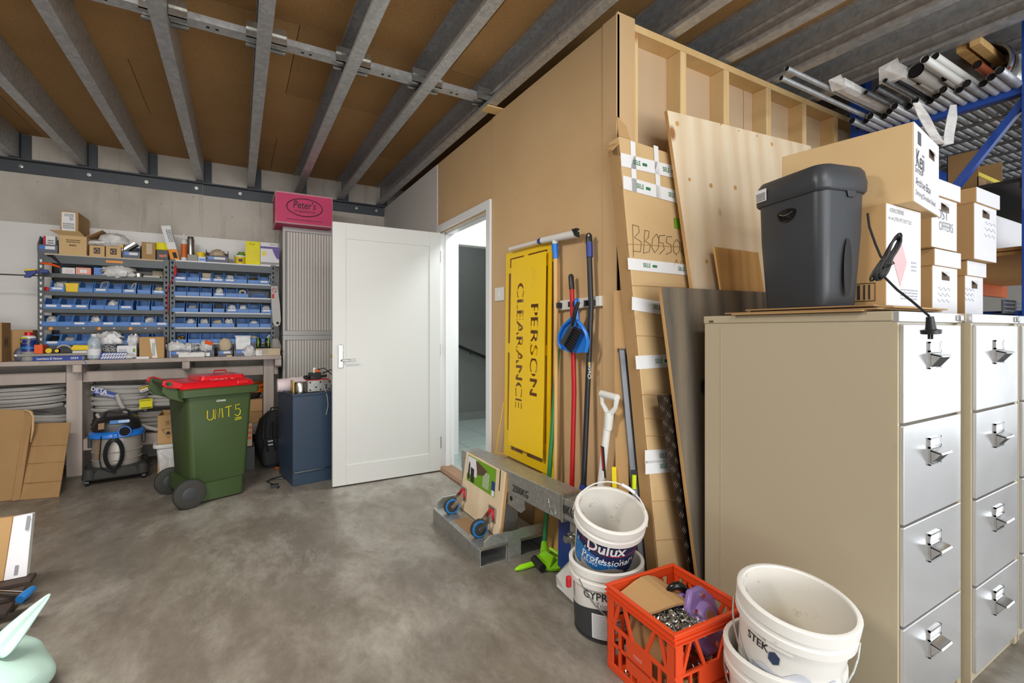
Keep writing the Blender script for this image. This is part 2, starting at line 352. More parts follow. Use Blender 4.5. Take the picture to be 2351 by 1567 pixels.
# ceiling boards + joists
ce = struct('ceiling'); ce['label'] = 'brown particleboard ceiling carried by galvanised steel joists'
ys = [-1.6, -.7, .2, 1.1, 2.0, 2.9, 3.8, 4.7, 5.72]; k = 0
for i in range(len(ys)-1):
    off = (.9 if i % 2 else 0)
    for x0 in (-6+off-1.8, -4.2+off-1.8+1.8, -2.4+off, -.6+off, 1.2+off, 3.0+off, 4.8+off, 6.6+off):
        a = max(-6, x0); b_ = min(8, x0+1.8)
        if b_-a < .05: continue
        part('ceiling_board', MB().box((a+.002, ys[i]+.002, ZC), (b_-.002, ys[i+1]-.002, ZC+.02)), ('particleboard', 'particleboard_dark')[(k*7+i) % 3 == 0], ce); k += 1
part('upper_slab', MB().box((-6, -1.6, ZC+.022), (8, YB, ZC+.1)), 'particleboard_dark', ce)
text(ce, 'Australian', (.95, 2.08, ZC), (1, .04, 0), (0, -1, 0), .055, 'brown_print', lift=.002)
text(ce, 'Australian', (.35, 1.12, ZC), (1, .04, 0), (0, -1, 0), .055, 'brown_print', lift=.002)
JX = [-2.98+.4455*i for i in range(0, 23)]      # left edge of each joist's bottom flange
JX = [1.42-.4455*(9-i) for i in range(0, 21)]
def cprof(w, h, lip, t=.004, z0=0):
    """C section, web on the right (x=w), open to the left"""
    return [(w, 0), (w, h), (0, h), (0, h-lip), (t, h-lip), (t, h-t), (w-t, h-t), (w-t, h*.56), (w-t-.010, h*.5), (w-t, h*.44), (w-t, t), (t, t), (t, lip), (0, lip), (0, 0)]
RXY = Matrix(((1, 0, 0, 0), (0, 0, -1, 0), (0, 1, 0, 0), (0, 0, 0, 1)))   # prism profile (x,z), length along -y
jme = None
for x in JX:
    if jme is None:
        mb = MB().prism(cprof(.066, ZC-ZJ-.002, .022), 7.2, RXY); jme = mb.mesh('joist'); jme.materials.append(M('galvanised'))
    o = bpy.data.objects.new('joist', jme); COL.objects.link(o); o.parent = ce; o.location = (x, YB-.03, ZJ)
    cl = part('end_cleat', MB().box((x+.066, YB-.075, ZJ-.01), (x+.072, YB-.005, ZC-.01)).box((x+.0605, YB-.03, ZJ), (x+.132, YB-.005, ZC-.01)), 'dark_steel', ce)
# row of blocking channels across the joists
for i in range(len(JX)-1):
    x0, x1 = JX[i]+.07, JX[i+1]-.002
    if x0 > 1.3: break
    y0 = 2.84; mb = MB()
    mb.box((x0, y0, 2.765), (x1+.05, y0+.075, 2.768)).box((x0, y0, 2.768), (x1+.05, y0+.003, 2.80)).box((x0, y0+.072, 2.768), (x1+.05, y0+.075, 2.80))
    bl = part('blocking_channel', mb, 'galvanised', ce)
    part('slot', MB().box(((x0+x1)/2-.035, y0+.03, 2.7645), ((x0+x1)/2-.02, y0+.045, 2.7652)).box(((x0+x1)/2+.005, y0+.03, 2.7645), ((x0+x1)/2+.02, y0+.045, 2.7652)), 'hole_black', bl)
    for xa, xb in ((x0-.0005, x0+.075), (x1-.045, x1+.055)):
        br = MB()
        for yy in (y0-.016, y0+.083): br.box((xa, yy, 2.745), (xb, yy+.004, 2.83))
        br.box((xa, y0-.016, 2.745), (xb, y0+.012, 2.749)).box((xa, y0+.062, 2.745), (xb, y0+.087, 2.749)).box((xa, y0-.03, 2.79), (xb, y0-.016, 2.793)).box((xa, y0+.087, 2.79), (xb, y0+.1, 2.793))
        part('joist_bracket', br, 'zinc', ce)
# partition wall (MDF lined) with doorway
DY0, DY1, DZ = 2.99, 3.90, 2.07          # clear opening
wr = struct('wall_right'); wr['label'] = 'tan MDF lined partition wall'
T = .012
part('panel', MB().box((XW, YS-.012, 0), (XW+T, 2.925, ZT)).box((XW, YS-.012, 0), (XW+.11, YS, ZT+.012)), 'mdf', wr)
part('panel', MB().box((XW+.001, 2.929, 2.06), (XW+T, 3.96, ZT-.004)).box((XW+.001, 2.929, 0), (XW+T, 2.96, 2.06)), 'mdf', wr)
part('panel', MB().box((XW-.006, 3.964, 0), (XW+.1, YB, ZT-.01)), 'white_wall_paint', wr, 'white painted end of the partition')
part('corner_strip', MB().box((XW-.006, YS-.012, 0), (XW, YS+.085, ZT)), 'mdf', wr, b=.001)
part('frame_core', MB().box((XW+T, YS+.1, 0), (XW+.1, DY0-.04, ZT)).box((XW+T, DY0-.04, DZ+.03), (XW+.1, 3.964, ZT)), 'pine', wr)
part('noggin', MB().box((1.42, 2.78, ZT+.002), (XW+.1, 2.87, ZT+.012)), 'pine_x', wr)
# stud wall at right angles
ws = struct('wall_front'); ws['label'] = 'unlined pine stud wall with board behind'
part('panel', MB().box((XW+.11, YS+.09, 0), (2.62, YS+.1, ZT)), 'mdf_dusk', ws); part('panel', MB().box((2.625, YS+.09, 0), (5.2, YS+.1, ZT)), 'mdf_dusk', ws)
part('top_plate', MB().box((XW+.008, YS, ZT-.035), (5.2, YS+.09, ZT)), 'pine_x', ws, b=.001); part('bottom_plate', MB().box((XW+.008, YS, 0), (5.2, YS+.09, .035)), 'pine_x', ws)
for px in (1424, 1457, 1569, 1668, 1765, 1847, 1920): 
    x = OY(px, 300, YS).x; part('stud', MB().box((x-.0225, YS, .036), (x+.0225, YS+.09, ZT-.036)), 'pine', ws, b=.0015)
part('right_end_panel', MB().box((3.9, YS, .035), (5.2, YS+.004, ZT-.036)), 'mdf_dusk', ws)
# door frame, door
tr = struct('trim_1'); tr['label'] = 'white door architrave and jamb'
part('architrave', MB().box((XW-.018, DY0-.062, 0), (XW, DY0, DZ+.06)).box((XW-.018, DY1, 0), (XW, DY1+.062, DZ+.06)).box((XW-.018, DY0, DZ), (XW, DY1, DZ+.06)), 'white_gloss', tr, b=.002)
part('jamb', MB().box((XW-.004, DY0-.02, 0), (XW+.13, DY0, DZ)).box((XW-.004, DY1, 0), (XW+.13, DY1+.02, DZ)).box((XW-.004, DY0, DZ), (XW+.13, DY1, DZ+.02)), 'white_gloss', tr)
part('door_stop', MB().box((XW+.045, DY0, 0), (XW+.085, DY0+.014, DZ)).box((XW+.045, DY1-.014, 0), (XW+.085, DY1, DZ)).box((XW+.045, DY0, DZ-.014), (XW+.085, DY1, DZ)), 'white_gloss', tr)
part('threshold', MB().prism([(0, 0), (.13, 0), (.13, .03), (.02, .03), (0, .012)], .98, Matrix.Translation((XW-.02, DY1+.03, 0)) @ RXY), 'timber_sill', tr, 'worn brown timber threshold', b=.002)
d1 = struct('door_1'); d1['label'] = 'white hinged door standing open'
dy = 3.85; dx0, dx1 = .63, 1.513; dz0, dz1 = .012, 2.055
part('door_leaf', MB().box((dx0, dy+.006, dz0), (dx1, dy+.04, dz1)), 'white_door_paint', d1, b=.0015)
st = .10
part('stile', MB().box((dx0, dy, dz0), (dx0+st, dy+.007, dz1)), 'white_door_paint', d1, b=.002); part('stile', MB().box((dx1-st, dy, dz0), (dx1, dy+.007, dz1)), 'white_door_paint', d1, b=.002)
part('rail', MB().box((dx0+st, dy, dz1-.125), (dx1-st, dy+.007, dz1)), 'white_door_paint', d1, b=.002); part('rail', MB().box((dx0+st, dy, dz0), (dx1-st, dy+.007, dz0+.155)), 'white_door_paint', d1, b=.002)
hp = part('lock_plate', MB().box((dx0+.04, dy-.008, .925), (dx0+.078, dy, 1.105)), 'zinc', d1, 'satin metal lock plate', b=.004)
part('lock_cylinder', MB().cyl((dx0+.06, dy-.008, 1.06), (dx0+.06, dy-.018, 1.06), .012, n=14).cyl((dx0+.06, dy-.016, 1.04), (dx0+.06, dy-.02, 1.04), .008, n=12), 'chrome', hp, smooth=True)
part('lever', MB().tube([(dx0+.06, dy-.006, .985), (dx0+.06, dy-.045, .985), (dx0+.068, dy-.05, .985), (dx0+.165, dy-.05, .987)], .0075, 10), 'chrome', hp, smooth=True)
part('latch_face', MB().box((dx0-.0012, dy+.012, .92), (dx0, dy+.034, 1.12)), 'zinc', d1); part('latch', MB().cyl((dx0-.012, dy+.02, 1.02), (dx0, dy+.02, 1.02), .011, n=12), 'brass', d1)
for z in (.25, 1.05, 1.85): part('hinge', MB().cyl((dx1+.004, dy+.002, z-.05), (dx1+.004, dy+.002, z+.05), .006, n=10), 'zinc', d1)
# corridor beyond the door
cf = struct('floor_corridor', MB().box((XW+.11, 2.5, 0), (4.3, 6.0, .004)), 'grout', 'tiled corridor floor seen through doorway')
tb = None
for i in range(7):
    for j in range(9):
        x, y = XW+.13+i*.4, 2.5+j*.4
        if tb is None: tb = MB().box((0, 0, .003), (.395, .395, .007)).mesh('floor_tile'); tb.materials.append(M('tile'))
        o = bpy.data.objects.new('floor_tile', tb); COL.objects.link(o); o.parent = cf; o.location = (x, y, 0)
wc = struct('wall_corridor', MB().box((1.64, 5.85, 0), (4.3, 5.95, 2.9)), 'grey_paint', 'grey wall at end of corridor')
part('skirting_tile', MB().box((1.64, 5.835, .007), (4.3, 5.85, .11)), 'skirting_grey', wc); part('handrail', MB().cyl((2.2, 5.80, 1.14), (4.0, 5.80, .42), .018, n=10), 'black_steel', wc, smooth=True)
part('rail_bracket', MB().cyl((2.72, 5.80, .925), (2.72, 5.85, .90), .008, n=8).cyl((3.4, 5.80, .655), (3.4, 5.85, .63), .008, n=8), 'black_steel', wc)
struct('wall_corridor_side', MB().box((4.2, 2.4, 0), (4.3, 6.0, 2.9)), 'white_paint', 'white corridor side wall')
struct('ceiling_corridor', MB().box((1.64, 2.4, 2.68), (4.3, 6.0, 2.70)), 'white_paint', 'white corridor ceiling')
w2 = struct('wall_inner', MB().box((1.63, 4.3, 0), (1.87, 4.4, 2.68)).box((2.75, 4.3, 0), (4.3, 4.4, 2.68)).box((1.87, 4.3, 2.06), (2.75, 4.4, 2.68)), 'white_paint', 'white wall with second door opening')
part('architrave', MB().box((1.815, 4.285, 0), (1.87, 4.3, 2.06)).box((2.75, 4.285, 0), (2.80, 4.3, 2.06)).box((1.815, 4.285, 2.06), (2.80, 4.3, 2.115)), 'white_gloss', w2, b=.002)
struct('wall_hidden', MB().box((1.64, 2.4, 0), (4.3, 2.45, 2.68)), 'white_paint', 'white end wall of the corridor')
# light switch
ls = thing('light_switch', 'square white light switch plate on the tan partition by the doorway', 'light switch', (XW, 2.80, 1.2))
p = OX(1148, 675, XW); ls.location = (XW, p.y, p.z)
part('plate', MB().box((-.009, -.06, -.045), (0, .06, .045)), 'white_plastic', ls, b=.002); part('rocker', MB().box((-.012, -.01, -.016), (-.009, .01, .016)), 'white_gloss', ls, b=.001)
# left side wall and the warehouse outside the frame
struct('wall_left', MB().box((-6.2, -5, 0), (-6, YB, 3.2)), 'concrete_wall', 'concrete side wall')
# ================================================================ WORKBENCH, RACKS AND WHAT STANDS ON THEM
def fx(px, y): return OY(px, HOR, y).x
def fz(px, py, y): return OY(px, py, y).z
YR, ZB = 5.30, .974                      # rack front, bench top
wbn = thing('workbench', 'long whitewashed timber workbench along the concrete wall', 'workbench', (-.8, 5.4, 0))
part('bench_top', MB().box((-3.2, 5.09-5.4, ZB-.034), (1.165, 5.70-5.4, ZB)), 'whitewash_rail', wbn, b=.002)
for x0, x1 in ((-1.231, -1.131), (.218, .308), (-2.95, -2.85)):
    for y0 in (5.25, 5.60): wpart('post', MB().box((x0, y0, 0), (x1, y0+.09, ZB-.036)), 'whitewash_post', wbn, b=.002)
for x0, x1 in ((-2.845, -1.235), (-1.127, .214)):
    wpart('rail', MB().box((x0, 5.255, .782), (x1, 5.30, .872)), 'whitewash_rail', wbn, b=.002); wpart('shelf_rail', MB().box((x0, 5.262, .205), (x1, 5.305, .30)), 'whitewash_rail', wbn, b=.002)
    wpart('lower_shelf', MB().box((x0, 5.31, .285), (x1, 5.69, .30)), 'whitewash_rail', wbn)
wpart('end_rail', MB().box((.312, 5.26, .782), (.345, 5.69, .862)), 'whitewash_post', wbn)
for x in (-1.13, -.40, .337, -1.9): wpart('bearer', MB().prism([(0, 0), (.05, 0), (.6, 0), (.6, -.075), (.02, -.075), (0, -.06)], .055, Matrix.Translation((x+.0275, 5.10, ZB-.036)) @ Matrix(((0, 0, -1, 0), (1, 0, 0, 0), (0, 1, 0, 0), (0, 0, 0, 1)))), 'whitewash_post', wbn)
# ---- racks
def rack(x0, x1, zs, label, white_edge, bot):
    r = thing('shelf_rack', label, 'rack', ((x0+x1)/2, YR+.2, ZB)); zt = zs[0]
    for xa, s in ((x0, 1), (x1, -1)):
        for yf, sy in ((YR, 1), (YR+.38, -1)):
            g = MB(); xe = xa+s*.04; lo, hi = min(xa, xe), max(xa, xe)
            g.box((lo, yf-.001, ZB), (hi, yf+.002, zt+.004)); g.box((min(xa, xa+s*.003), min(yf, yf+sy*.04), ZB), (max(xa, xa+s*.003), max(yf, yf+sy*.04), zt+.004))
            u = wpart('upright', g, 'rack_steel', r)
            h = MB(); z = ZB+.03
            while z < zt-.02:
                h.add([(xa+s*.013, yf-.0022, z+.012), (xa+s*.027, yf-.0022, z+.012), (xa+s*.027, yf-.0022, z), (xa+s*.023, yf-.0022, z-.012), (xa+s*.017, yf-.0022, z-.012), (xa+s*.013, yf-.0022, z)], [(0, 1, 2, 3, 4, 5)]); z += .046
            if sy > 0: wpart('slot_row', h, 'hole_black' if s < 0 or white_edge else 'whiteboard', u, kind='stuff')
    for i, z in enumerate(zs):
        bh = .066 if i == 0 else .034
        wpart('shelf_board', MB().box((x0+.004, YR+.004, z-.012), (x1-.004, YR+.378, z)), 'tan_paper' if not white_edge else 'card_white', r)
        edge = .012 if (i == 0 or white_edge) else .0
        wpart('beam', MB().box((x0+.041, YR-.0015, z-bh-edge), (x1-.041, YR+.003, z-edge)).box((x0+.041, YR+.376, z-bh-edge), (x1-.041, YR+.38, z-edge)), 'rack_steel', r, b=.001)
    return r
ZL = [1.852, 1.690, 1.540, 1.396, 1.252, 1.093]; ZR = [1.862, 1.672, 1.535, 1.386, 1.245, 1.098]
XL0, XM, XR1 = -1.418, -.540, .325
rl = rack(XL0, XM-.003, ZL, 'dark grey bolted shelf rack at the left on the workbench', False, 0)
rr = rack(XM+.003, XR1, ZR, 'dark grey bolted shelf rack at the right on the workbench with pale shelf edges', True, 0)
xa = fx(262, YR); wpart('orange_tag', MB().box((xa-.055, YR-.003, 1.802), (xa+.06, YR-.0015, 1.82)), 'amber', rl, 'orange strip on top beam')
for px in (117, 228, 300): p = OY(px, 750, YR); wpart('orange_dot', MB().cyl((p.x, YR-.0015, 1.232), (p.x, YR-.004, 1.232), .013, n=14), 'amber', rl)
for px in (155, 192, 262, 334, 365): p = OY(px, 748, YR); wpart('white_chip', MB().box((p.x-.007, YR-.003, 1.232), (p.x+.007, YR-.0015, 1.238)), 'paper_white', rl)
# ---- storage bins
def bin_parts(t, w, d, h, mat, fh=.42, card=None):
    g = MB(); th = .003
    g.box((-w/2, 0, 0), (w/2, d, th)).box((-w/2, d-th, th), (w/2, d, h)).box((-w/2+th, 0, th), (w/2-th, th, h*fh))
    side = [(0, th), (d, th), (d, h), (d*.28, h), (.0, h*fh)]
    X = Matrix(((0, 0, 1, 0), (1, 0, 0, 0), (0, 1, 0, 0), (0, 0, 0, 1)))
    g.prism(side, th, Matrix.Translation((-w/2, 0, 0)) @ X).prism(side, th, Matrix.Translation((w/2-th, 0, 0)) @ X)
    part('tray', g, mat, t)
    r = MB().box((-w/2, -.006, h*.12), (w/2, 0, h*.16)).box((-w/2, -.006, h*fh-.003), (w/2, 0, h*fh)).box((-w/2, -.006, h*.12), (-w/2+.004, 0, h*fh)).box((w/2-.004, -.006, h*.12), (w/2, 0, h*fh))
    for s in (-1, 1): r.prism([(-.006, h*fh-.003), (0, h*fh-.003), (d*.28, h-.003), (d*.28, h+.002), (d*.28-.008, h+.002)], .006, Matrix.Translation((s*(w/2-.003)-.003, 0, 0)) @ X)
    part('label_ridge', r, mat, t)
    if card: part('card_label', MB().box((-w*.34, -.0025, h*.17), (w*.34, -.0005, h*fh-.004)), card, t)
proto = {}
ORD = 'first second third fourth fifth sixth seventh eighth ninth'.split()
def blue_bin(px0, px1, z, lab, card):
    x = fx((px0+px1)/2, YR-.005); loc = (x, YR-.008, z)
    k = card or 'none'
    if k not in proto:
        t = thing('storage_bin', lab, 'storage bin', loc, 0, 'blue storage bins on the racks'); bin_parts(t, .093, .2, .09, 'bin_blue', .40, card); proto[k] = t; return t
    return dup(proto[k], loc, 0, lab)
LROWS = [(2, 'second', [(115, 149), None, (181, 213), (216, 247), (249, 279), (282, 312), (317, 345), (351, 377)], 'w..w.w.ww'),
         (3, 'third', [(103, 133), (135, 167), (169, 200), (207, 239), (241, 271), (275, 304), (314, 343), (348, 376)], 'www..w..'),
         (4, 'fourth', [(101, 126), (129, 161), (163, 195), (196, 227), (229, 258), (261, 289), (290, 318), (320, 348), (350, 377)], '..w.w.w.w'),
         (5, 'bottom', [(104, 136), (138, 169), (171, 204), (208, 236), (240, 268), (272, 303), (310, 340), (348, 376)], 'w.......')]
RROWS = [(1, 'top', [(401, 428), (431, 457), (460, 486), (489, 513), (516, 540), (542, 566), (570, 593), (595, 618)], 'w.www..w'),
         (2, 'second', [(400, 428), (430, 457), (459, 486), (491, 516), (519, 543), (545, 569)], '...w..'),
         (3, 'third', [(398, 421), (429, 454), (460, 485), (490, 514), (521, 544), (547, 570), (572, 596), (601, 622)], '....w..w'),
         (4, 'fourth', [(398, 420), (425, 450), (456, 481), (487, 511), (514, 537), (545, 569), (572, 594), (598, 620)], '........'),
         (5, 'bottom', [(401, 427), (434, 458), (461, 486), (488, 511), (516, 540), (544, 568), (571, 595), (598, 621)], '........')]
BINX = {}
for side, rows, ZZ in (('left', LROWS, ZL), ('right', RROWS, ZR)):
    for ri, rn, spans, cards in rows:
        n = 0; last = None
        for i, sp in enumerate(spans):
            if sp is None: continue
            c = 'card_white' if cards[i] == 'w' else None
            lab = 'blue open storage bin, %s from left in %s row of %s rack%s' % (ORD[i], rn, side, ', white card' if c else '')
            # keep neighbours from touching
            xc = fx((sp[0]+sp[1])/2, YR-.005)
            if last is not None and xc-last < .0940: xc = last+.0940
            last = xc
            lim0, lim1 = (XL0+.052, XM-.055) if side == 'left' else (XM+.055, XR1-.052)
            b_ = blue_bin(*sp, ZZ[ri], lab, c); b_.location.x = min(max(xc, lim0), lim1); BINX[(side, ri, i)] = b_.location.x
# yellow bin seen from behind in the second row
x = fx(165, YR); t = thing('storage_bin', 'small plain yellow bin among the blue bins on the left rack', 'storage bin', (x, YR-.004, ZL[2]))
part('tray', MB().loft([ring3(rrect(.080, .12, .008, 3, (0, .06)), 0), ring3(rrect(.086, .13, .008, 3, (0, .062)), .07)]), 'bin_yellow', t, b=.002); part('rim', MB().box((-.045, -.004, .064), (.045, .0, .072)), 'bin_yellow', t)
# ---- bags and oddments poking out of bins
def bag(name, label, c, r, seed, mat='clear_bag', rough=.3, cat='plastic bag', flat=.15):
    return solo(name, blob(MB(), c, r, seed, rough*.8, 18, 10, flat), mat, label, cat, smooth=True)
BG = [('left', 2, 0, .03, 'clear_bag', 'crumpled clear bag in the first bin of left rack second row'), ('left', 2, 7, .03, 'tan_paper', 'knotted tan cord bundle in the last bin of left rack second row'),
      ('left', 3, 4, .03, 'clear_bag', 'loose clear plastic bag in fifth bin of left rack third row'), ('left', 4, 0, .03, 'clear_bag', 'clear bag slumped over first bin of left rack fourth row'),
      ('left', 4, 3, .032, 'clear_bag', 'clear bag with white clips in fourth bin of left rack fourth row'), ('left', 4, 7, .03, 'clear_bag', 'clear bag in the eighth bin of left rack fourth row'),
      ('left', 5, 0, .03, 'black_plastic', 'dark plastic fittings in first bin of left rack bottom row'), ('left', 5, 1, .024, 'conduit', 'pale fittings in second bin of left rack bottom row'),
      ('right', 1, 4, .028, 'clear_bag', 'small clear bag in fifth bin of right rack top row'), ('right', 1, 3, .022, 'conduit', 'pale clips in fourth bin of right rack top row'), ('right', 1, 6, .022, 'gold_metal', 'brassy fittings in seventh bin of right rack top row'),
      ('right', 2, 3, .032, 'clear_bag', 'clear bag bulging from fourth bin of right rack second row'), ('right', 3, 1, .022, 'conduit', 'loose white fittings in second bin of right rack third row'),
      ('right', 3, 4, .026, 'clear_bag', 'clear bag in fifth bin of right rack third row'), ('right', 3, 5, .026, 'clear_bag', 'clear bag in sixth bin of right rack third row'), ('right', 3, 7, .024, 'clear_bag', 'clear bag in the last bin of right rack third row'),
      ('right', 4, 1, .028, 'clear_bag', 'clear bag of white parts in second bin of right rack fourth row'), ('right', 4, 2, .03, 'clear_bag', 'clear bag in third bin of right rack fourth row'), ('right', 4, 4, .03, 'clear_bag', 'clear bag in fifth bin of right rack fourth row'),
      ('right', 4, 6, .02, 'card_white', 'white caps heaped in seventh bin of right rack fourth row'), ('right', 5, 0, .022, 'gold_metal', 'yellow fittings in first bin of right rack bottom row'), ('right', 5, 6, .022, 'conduit', 'pale clips in seventh bin of right rack bottom row')]
for i, (sd, ri, ix, r, m, lab) in enumerate(BG):
    z = (ZL if sd == 'left' else ZR)[ri]; nm = 'plastic_bag' if m == 'clear_bag' else 'loose_fittings'
    o = bag(nm, lab, (BINX[(sd, ri, ix)], YR+.06, z+.045), (.036, .05, r*1.25 if m == 'clear_bag' else r), 40+i, m, .3, 'plastic bag' if m == 'clear_bag' else 'fittings', .05)
    if m != 'clear_bag': o['kind'] = 'stuff'
def leaf(lab, key, mat, tilt, h=.06, w=.07):
    sd, ri, ix = key; x = BINX[key]; z = (ZL if sd == 'left' else ZR)[ri]+.02; y = YR+.06
    return solo('small_packet', MB().slab([(x-w/2, y, z), (x+w/2, y, z+tilt*.3), (x+w/2-tilt*.2, y+.03, z+h), (x-w/2-tilt*.2, y+.03, z+h-tilt*.3)], .008), mat, lab, 'packet')
leaf('pale card standing in third bin of right rack top row', ('right', 1, 2), 'tan_paper', 0, .07); leaf('silver foil packet in fourth bin of right rack third row', ('right', 3, 3), 'zinc', .06, .07); leaf('folded cream paper in fourth bin of right rack fourth row', ('right', 4, 3), 'tan_paper', .05, .055)
leaf('small white packets in second bin of right rack fourth row', ('right', 4, 1), 'card_white', .05, .06, .03)
x = BINX[('right', 2, 5)]; solo('tape_roll', MB().tube([(x+.024*math.cos(a), YR+.05, ZR[2]+.05+.02*math.sin(a)) for a in [2*PI*k/18 for k in range(18)]], .009, 8, closed=True), 'tan_paper', 'small roll of tan tape in sixth bin of right rack second row', 'tape', smooth=True)
for i, (key, dx) in enumerate(((('left', 2, 3), 0), (('left', 2, 5), .02))):
    x = BINX[key]; z = ZL[2]; solo('cable_offcut', MB().tube([(x-.03+dx, YR+.1, z+.03), (x+dx, YR+.05, z+.09), (x+.04, YR+.04, z+.10), (x+.03, YR+.06, z+.05), (x-.01, YR+.08, z+.03)], .0035, 6), 'white_plastic', ('bent white cable offcut in fourth bin', 'looped white cable offcut in sixth bin')[i]+' of left rack second row', 'cable', smooth=True)
x0 = fx(575, YR); solo('blue_trowel', MB().box((x0, YR+.03, ZR[2]+.001), (x0+.15, YR+.1, ZR[2]+.02)).prism([(0, 0), (.12, 0), (.14, .035), (.01, .02)], .02, Matrix.Translation((x0, YR+.05, ZR[2]+.02)) @ RXY), 'bin_blue_dark', 'blue plastic tool lying on the right rack beside six bins', 'tool', b=.004)
# ---- first shelf of the left rack: cartons, a bag, a roll
def shelf_box(px0, px1, pyt, z, y, lab, mat, cat='box', name='small_carton', d=.12, stay=0, b=.002):
    xa, xb = fx(px0, y), fx(px1, y); h = max(.02, fz((px0+px1)/2, pyt, y)-z); t = thing(name, lab, cat, (xa, y, z))
    part('box_body', MB().box((0, 0, 0), (xb-xa, d, h)), mat, t, b=b); return t, xb-xa, h
t, w, h = shelf_box(142, 172, 614, ZL[1], YR+.05, 'white carton with small print on first shelf of left rack', 'card_white'); lines(t, (w*.55, 0, h*.5), (1, 0, 0), (0, 0, 1), w*.55, h*.5, 4, 'pink_print', world=False)
t, w, h = shelf_box(174, 209, 614, ZL[1], YR+.05, 'orange and white spotted carton on first shelf of left rack', 'orange_box')
g = MB()
for i in range(9):
    for j in range(5): g.cyl((w*(i+.5)/9, -.0004, h*(j+.5)/5), (w*(i+.5)/9, -.0012, h*(j+.5)/5), .0045, n=8)
part('white_spots', g, 'paper_white', t); patch(t, (w*.5, 0, h*.5), (1, 0, 0), (0, 0, 1), w*.5, h*.5, 'paper_white', world=False, lift=.0018)
t, w, h = shelf_box(215, 241, 614, ZL[1], YR+.05, 'blue patterned carton on first shelf of left rack', 'blue_plastic')
g = MB()
for i in range(5):
    for j in range(4): g.quad((w*(i+.2)/5, -.001, h*(j+.3)/4), (w*(i+.7)/5, -.001, h*(j+.5)/4), (w*(i+.75)/5, -.001, h*(j+.75)/4), (w*(i+.25)/5, -.001, h*(j+.55)/4))
part('white_dashes', g, 'pale_print', t)
bag('plastic_bag', 'large crumpled clear bag hanging over first shelf of left rack', (fx(272, YR), YR+.03, ZL[1]+.035), (.11, .07, .06), 5, flat=-.2)
p = fx(317, YR+.06); solo('tape_roll', MB().lathe([(.02, 0), (.043, 0), (.043, .035), (.02, .035), (.02, 0)], 20, Matrix.Translation((p, YR+.08, ZL[1]))), 'zinc', 'flat silver tape roll on first shelf of left rack', 'tape', smooth=True)
t, w, h = shelf_box(329, 367, 634, ZL[1], YR+.04, 'flat grey carton at right end of first shelf', 'conduit'); t, w, h = shelf_box(350, 374, 622, ZL[1]+.001, YR+.18, 'beige carton behind flat grey carton on first shelf', 'tan_paper')
# clamps and odds at the left upright
x = fx(105, YR); p0 = OY(0, 629, YR-.06); p1 = OY(110, 625, YR-.06)
cl = thing('bar_clamp', 'long bar clamp with yellow and navy jaw sticking out from left rack', 'clamp', (p1.x, YR-.06, p1.z))
wpart('bar', MB().box((p0.x-.2, YR-.066, p0.z-.006), (p1.x, YR-.060, p0.z+.004)), 'black_steel', cl)
a = OY(56, 629, YR-.06).x; b_ = OY(85, 629, YR-.06).x
wpart('jaw', MB().prism([(0, 0), (b_-a, .012), (b_-a, -.01), (.03, -.05), (.0, -.05), (.012, -.018)], .028, Matrix.Translation((a, YR-.05, p1.z)) @ RXY), 'navy_plastic', cl, b=.003)
wpart('grip', MB().prism([(.0, .0), (.07, .012), (.075, .022), (.01, .018)], .03, Matrix.Translation((a, YR-.048, p1.z)) @ RXY), 'yellow', cl, b=.003); wpart('fixed_jaw', MB().prism([(0, -.01), (.07, -.005), (.06, .02), (.02, .025)], .028, Matrix.Translation((x-.03, YR-.05, p1.z)) @ RXY), 'navy_plastic', cl, b=.003)
a, b_ = OY(95, 603, YR-.02), OY(138, 613, YR-.02); solo('spring_clamp', MB().tube([a, a.lerp(b_, .5)+Vector((0, 0, .006)), b_], [.008, .011, .006], 6), 'orange_plastic', 'orange plastic clamp hooked on left rack upright', 'clamp')
a, b_ = OY(120, 587, YR-.01), OY(141, 608, YR-.01); solo('black_clamp', MB().tube([a-Vector((.03, 0, 0)), a, b_], [.006, .013, .005], 8), 'black_plastic', 'black plastic clamp over the left end of the rack beam', 'clamp')
p = OY(104, 663, YR+.02); solo('red_plug', MB().cyl((p.x, YR+.045, ZL[2]+.02), (p.x, YR+.06, ZL[2]+.02), .019, n=14), 'lid_red', 'round red plastic plug lying behind left rack upright', 'plug')
# red lead and grey battery handle
pts = [OY(px, py, YR-.012) for px, py in ((403, 632), (396, 640), (388, 655), (384, 672), (385, 700), (386, 722))]
t = thing('red_lead', 'red test lead with plug hanging between the two racks', 'cable', pts[-1]); wpart('wire', MB().tube(pts, .003, 6), 'lid_red', t, smooth=True)
a, b_ = OY(403, 613, YR-.012), OY(402.5, 632, YR-.012); wpart('plug', MB().tube([a+Vector((0, 0, .018)), a, b_], [.002, .01, .012], 10), 'red_print', t, b=.001)
hz = OY(632, 650, YR-.03)
t = thing('hanging_tag', 'long grey plastic tag with no-phone sign hanging at right end of racks', 'tag', (hz.x, YR-.03, 1.2))
q = [OY(px, py, YR-.03) for px, py in ((622, 656), (637, 656), (643, 700), (645, 735), (643, 745), (636, 750), (629, 747), (626, 738), (623, 700))]
g = MB().slab([Vector(v) for v in reversed(q)], .012); wpart('tag_body', g, 'conduit', t, b=.002)
a = OY(629, 652, YR-.035); wpart('tag_head', MB().slab([OY(622, 656, YR-.034), OY(637, 656, YR-.034), OY(635, 648, YR-.034), OY(624, 648, YR-.034)], .02), 'black_plastic', t)
a = OY(630, 666, YR-.031); wpart('sign_ring', MB().tube([a+Vector((.017*math.cos(k*PI/9), -.001, .024*math.sin(k*PI/9))) for k in range(18)], .0022, 5, closed=True).tube([a+Vector((-.011, -.001, .016)), a+Vector((.011, -.001, -.016))], .002, 5), 'red_print', t)
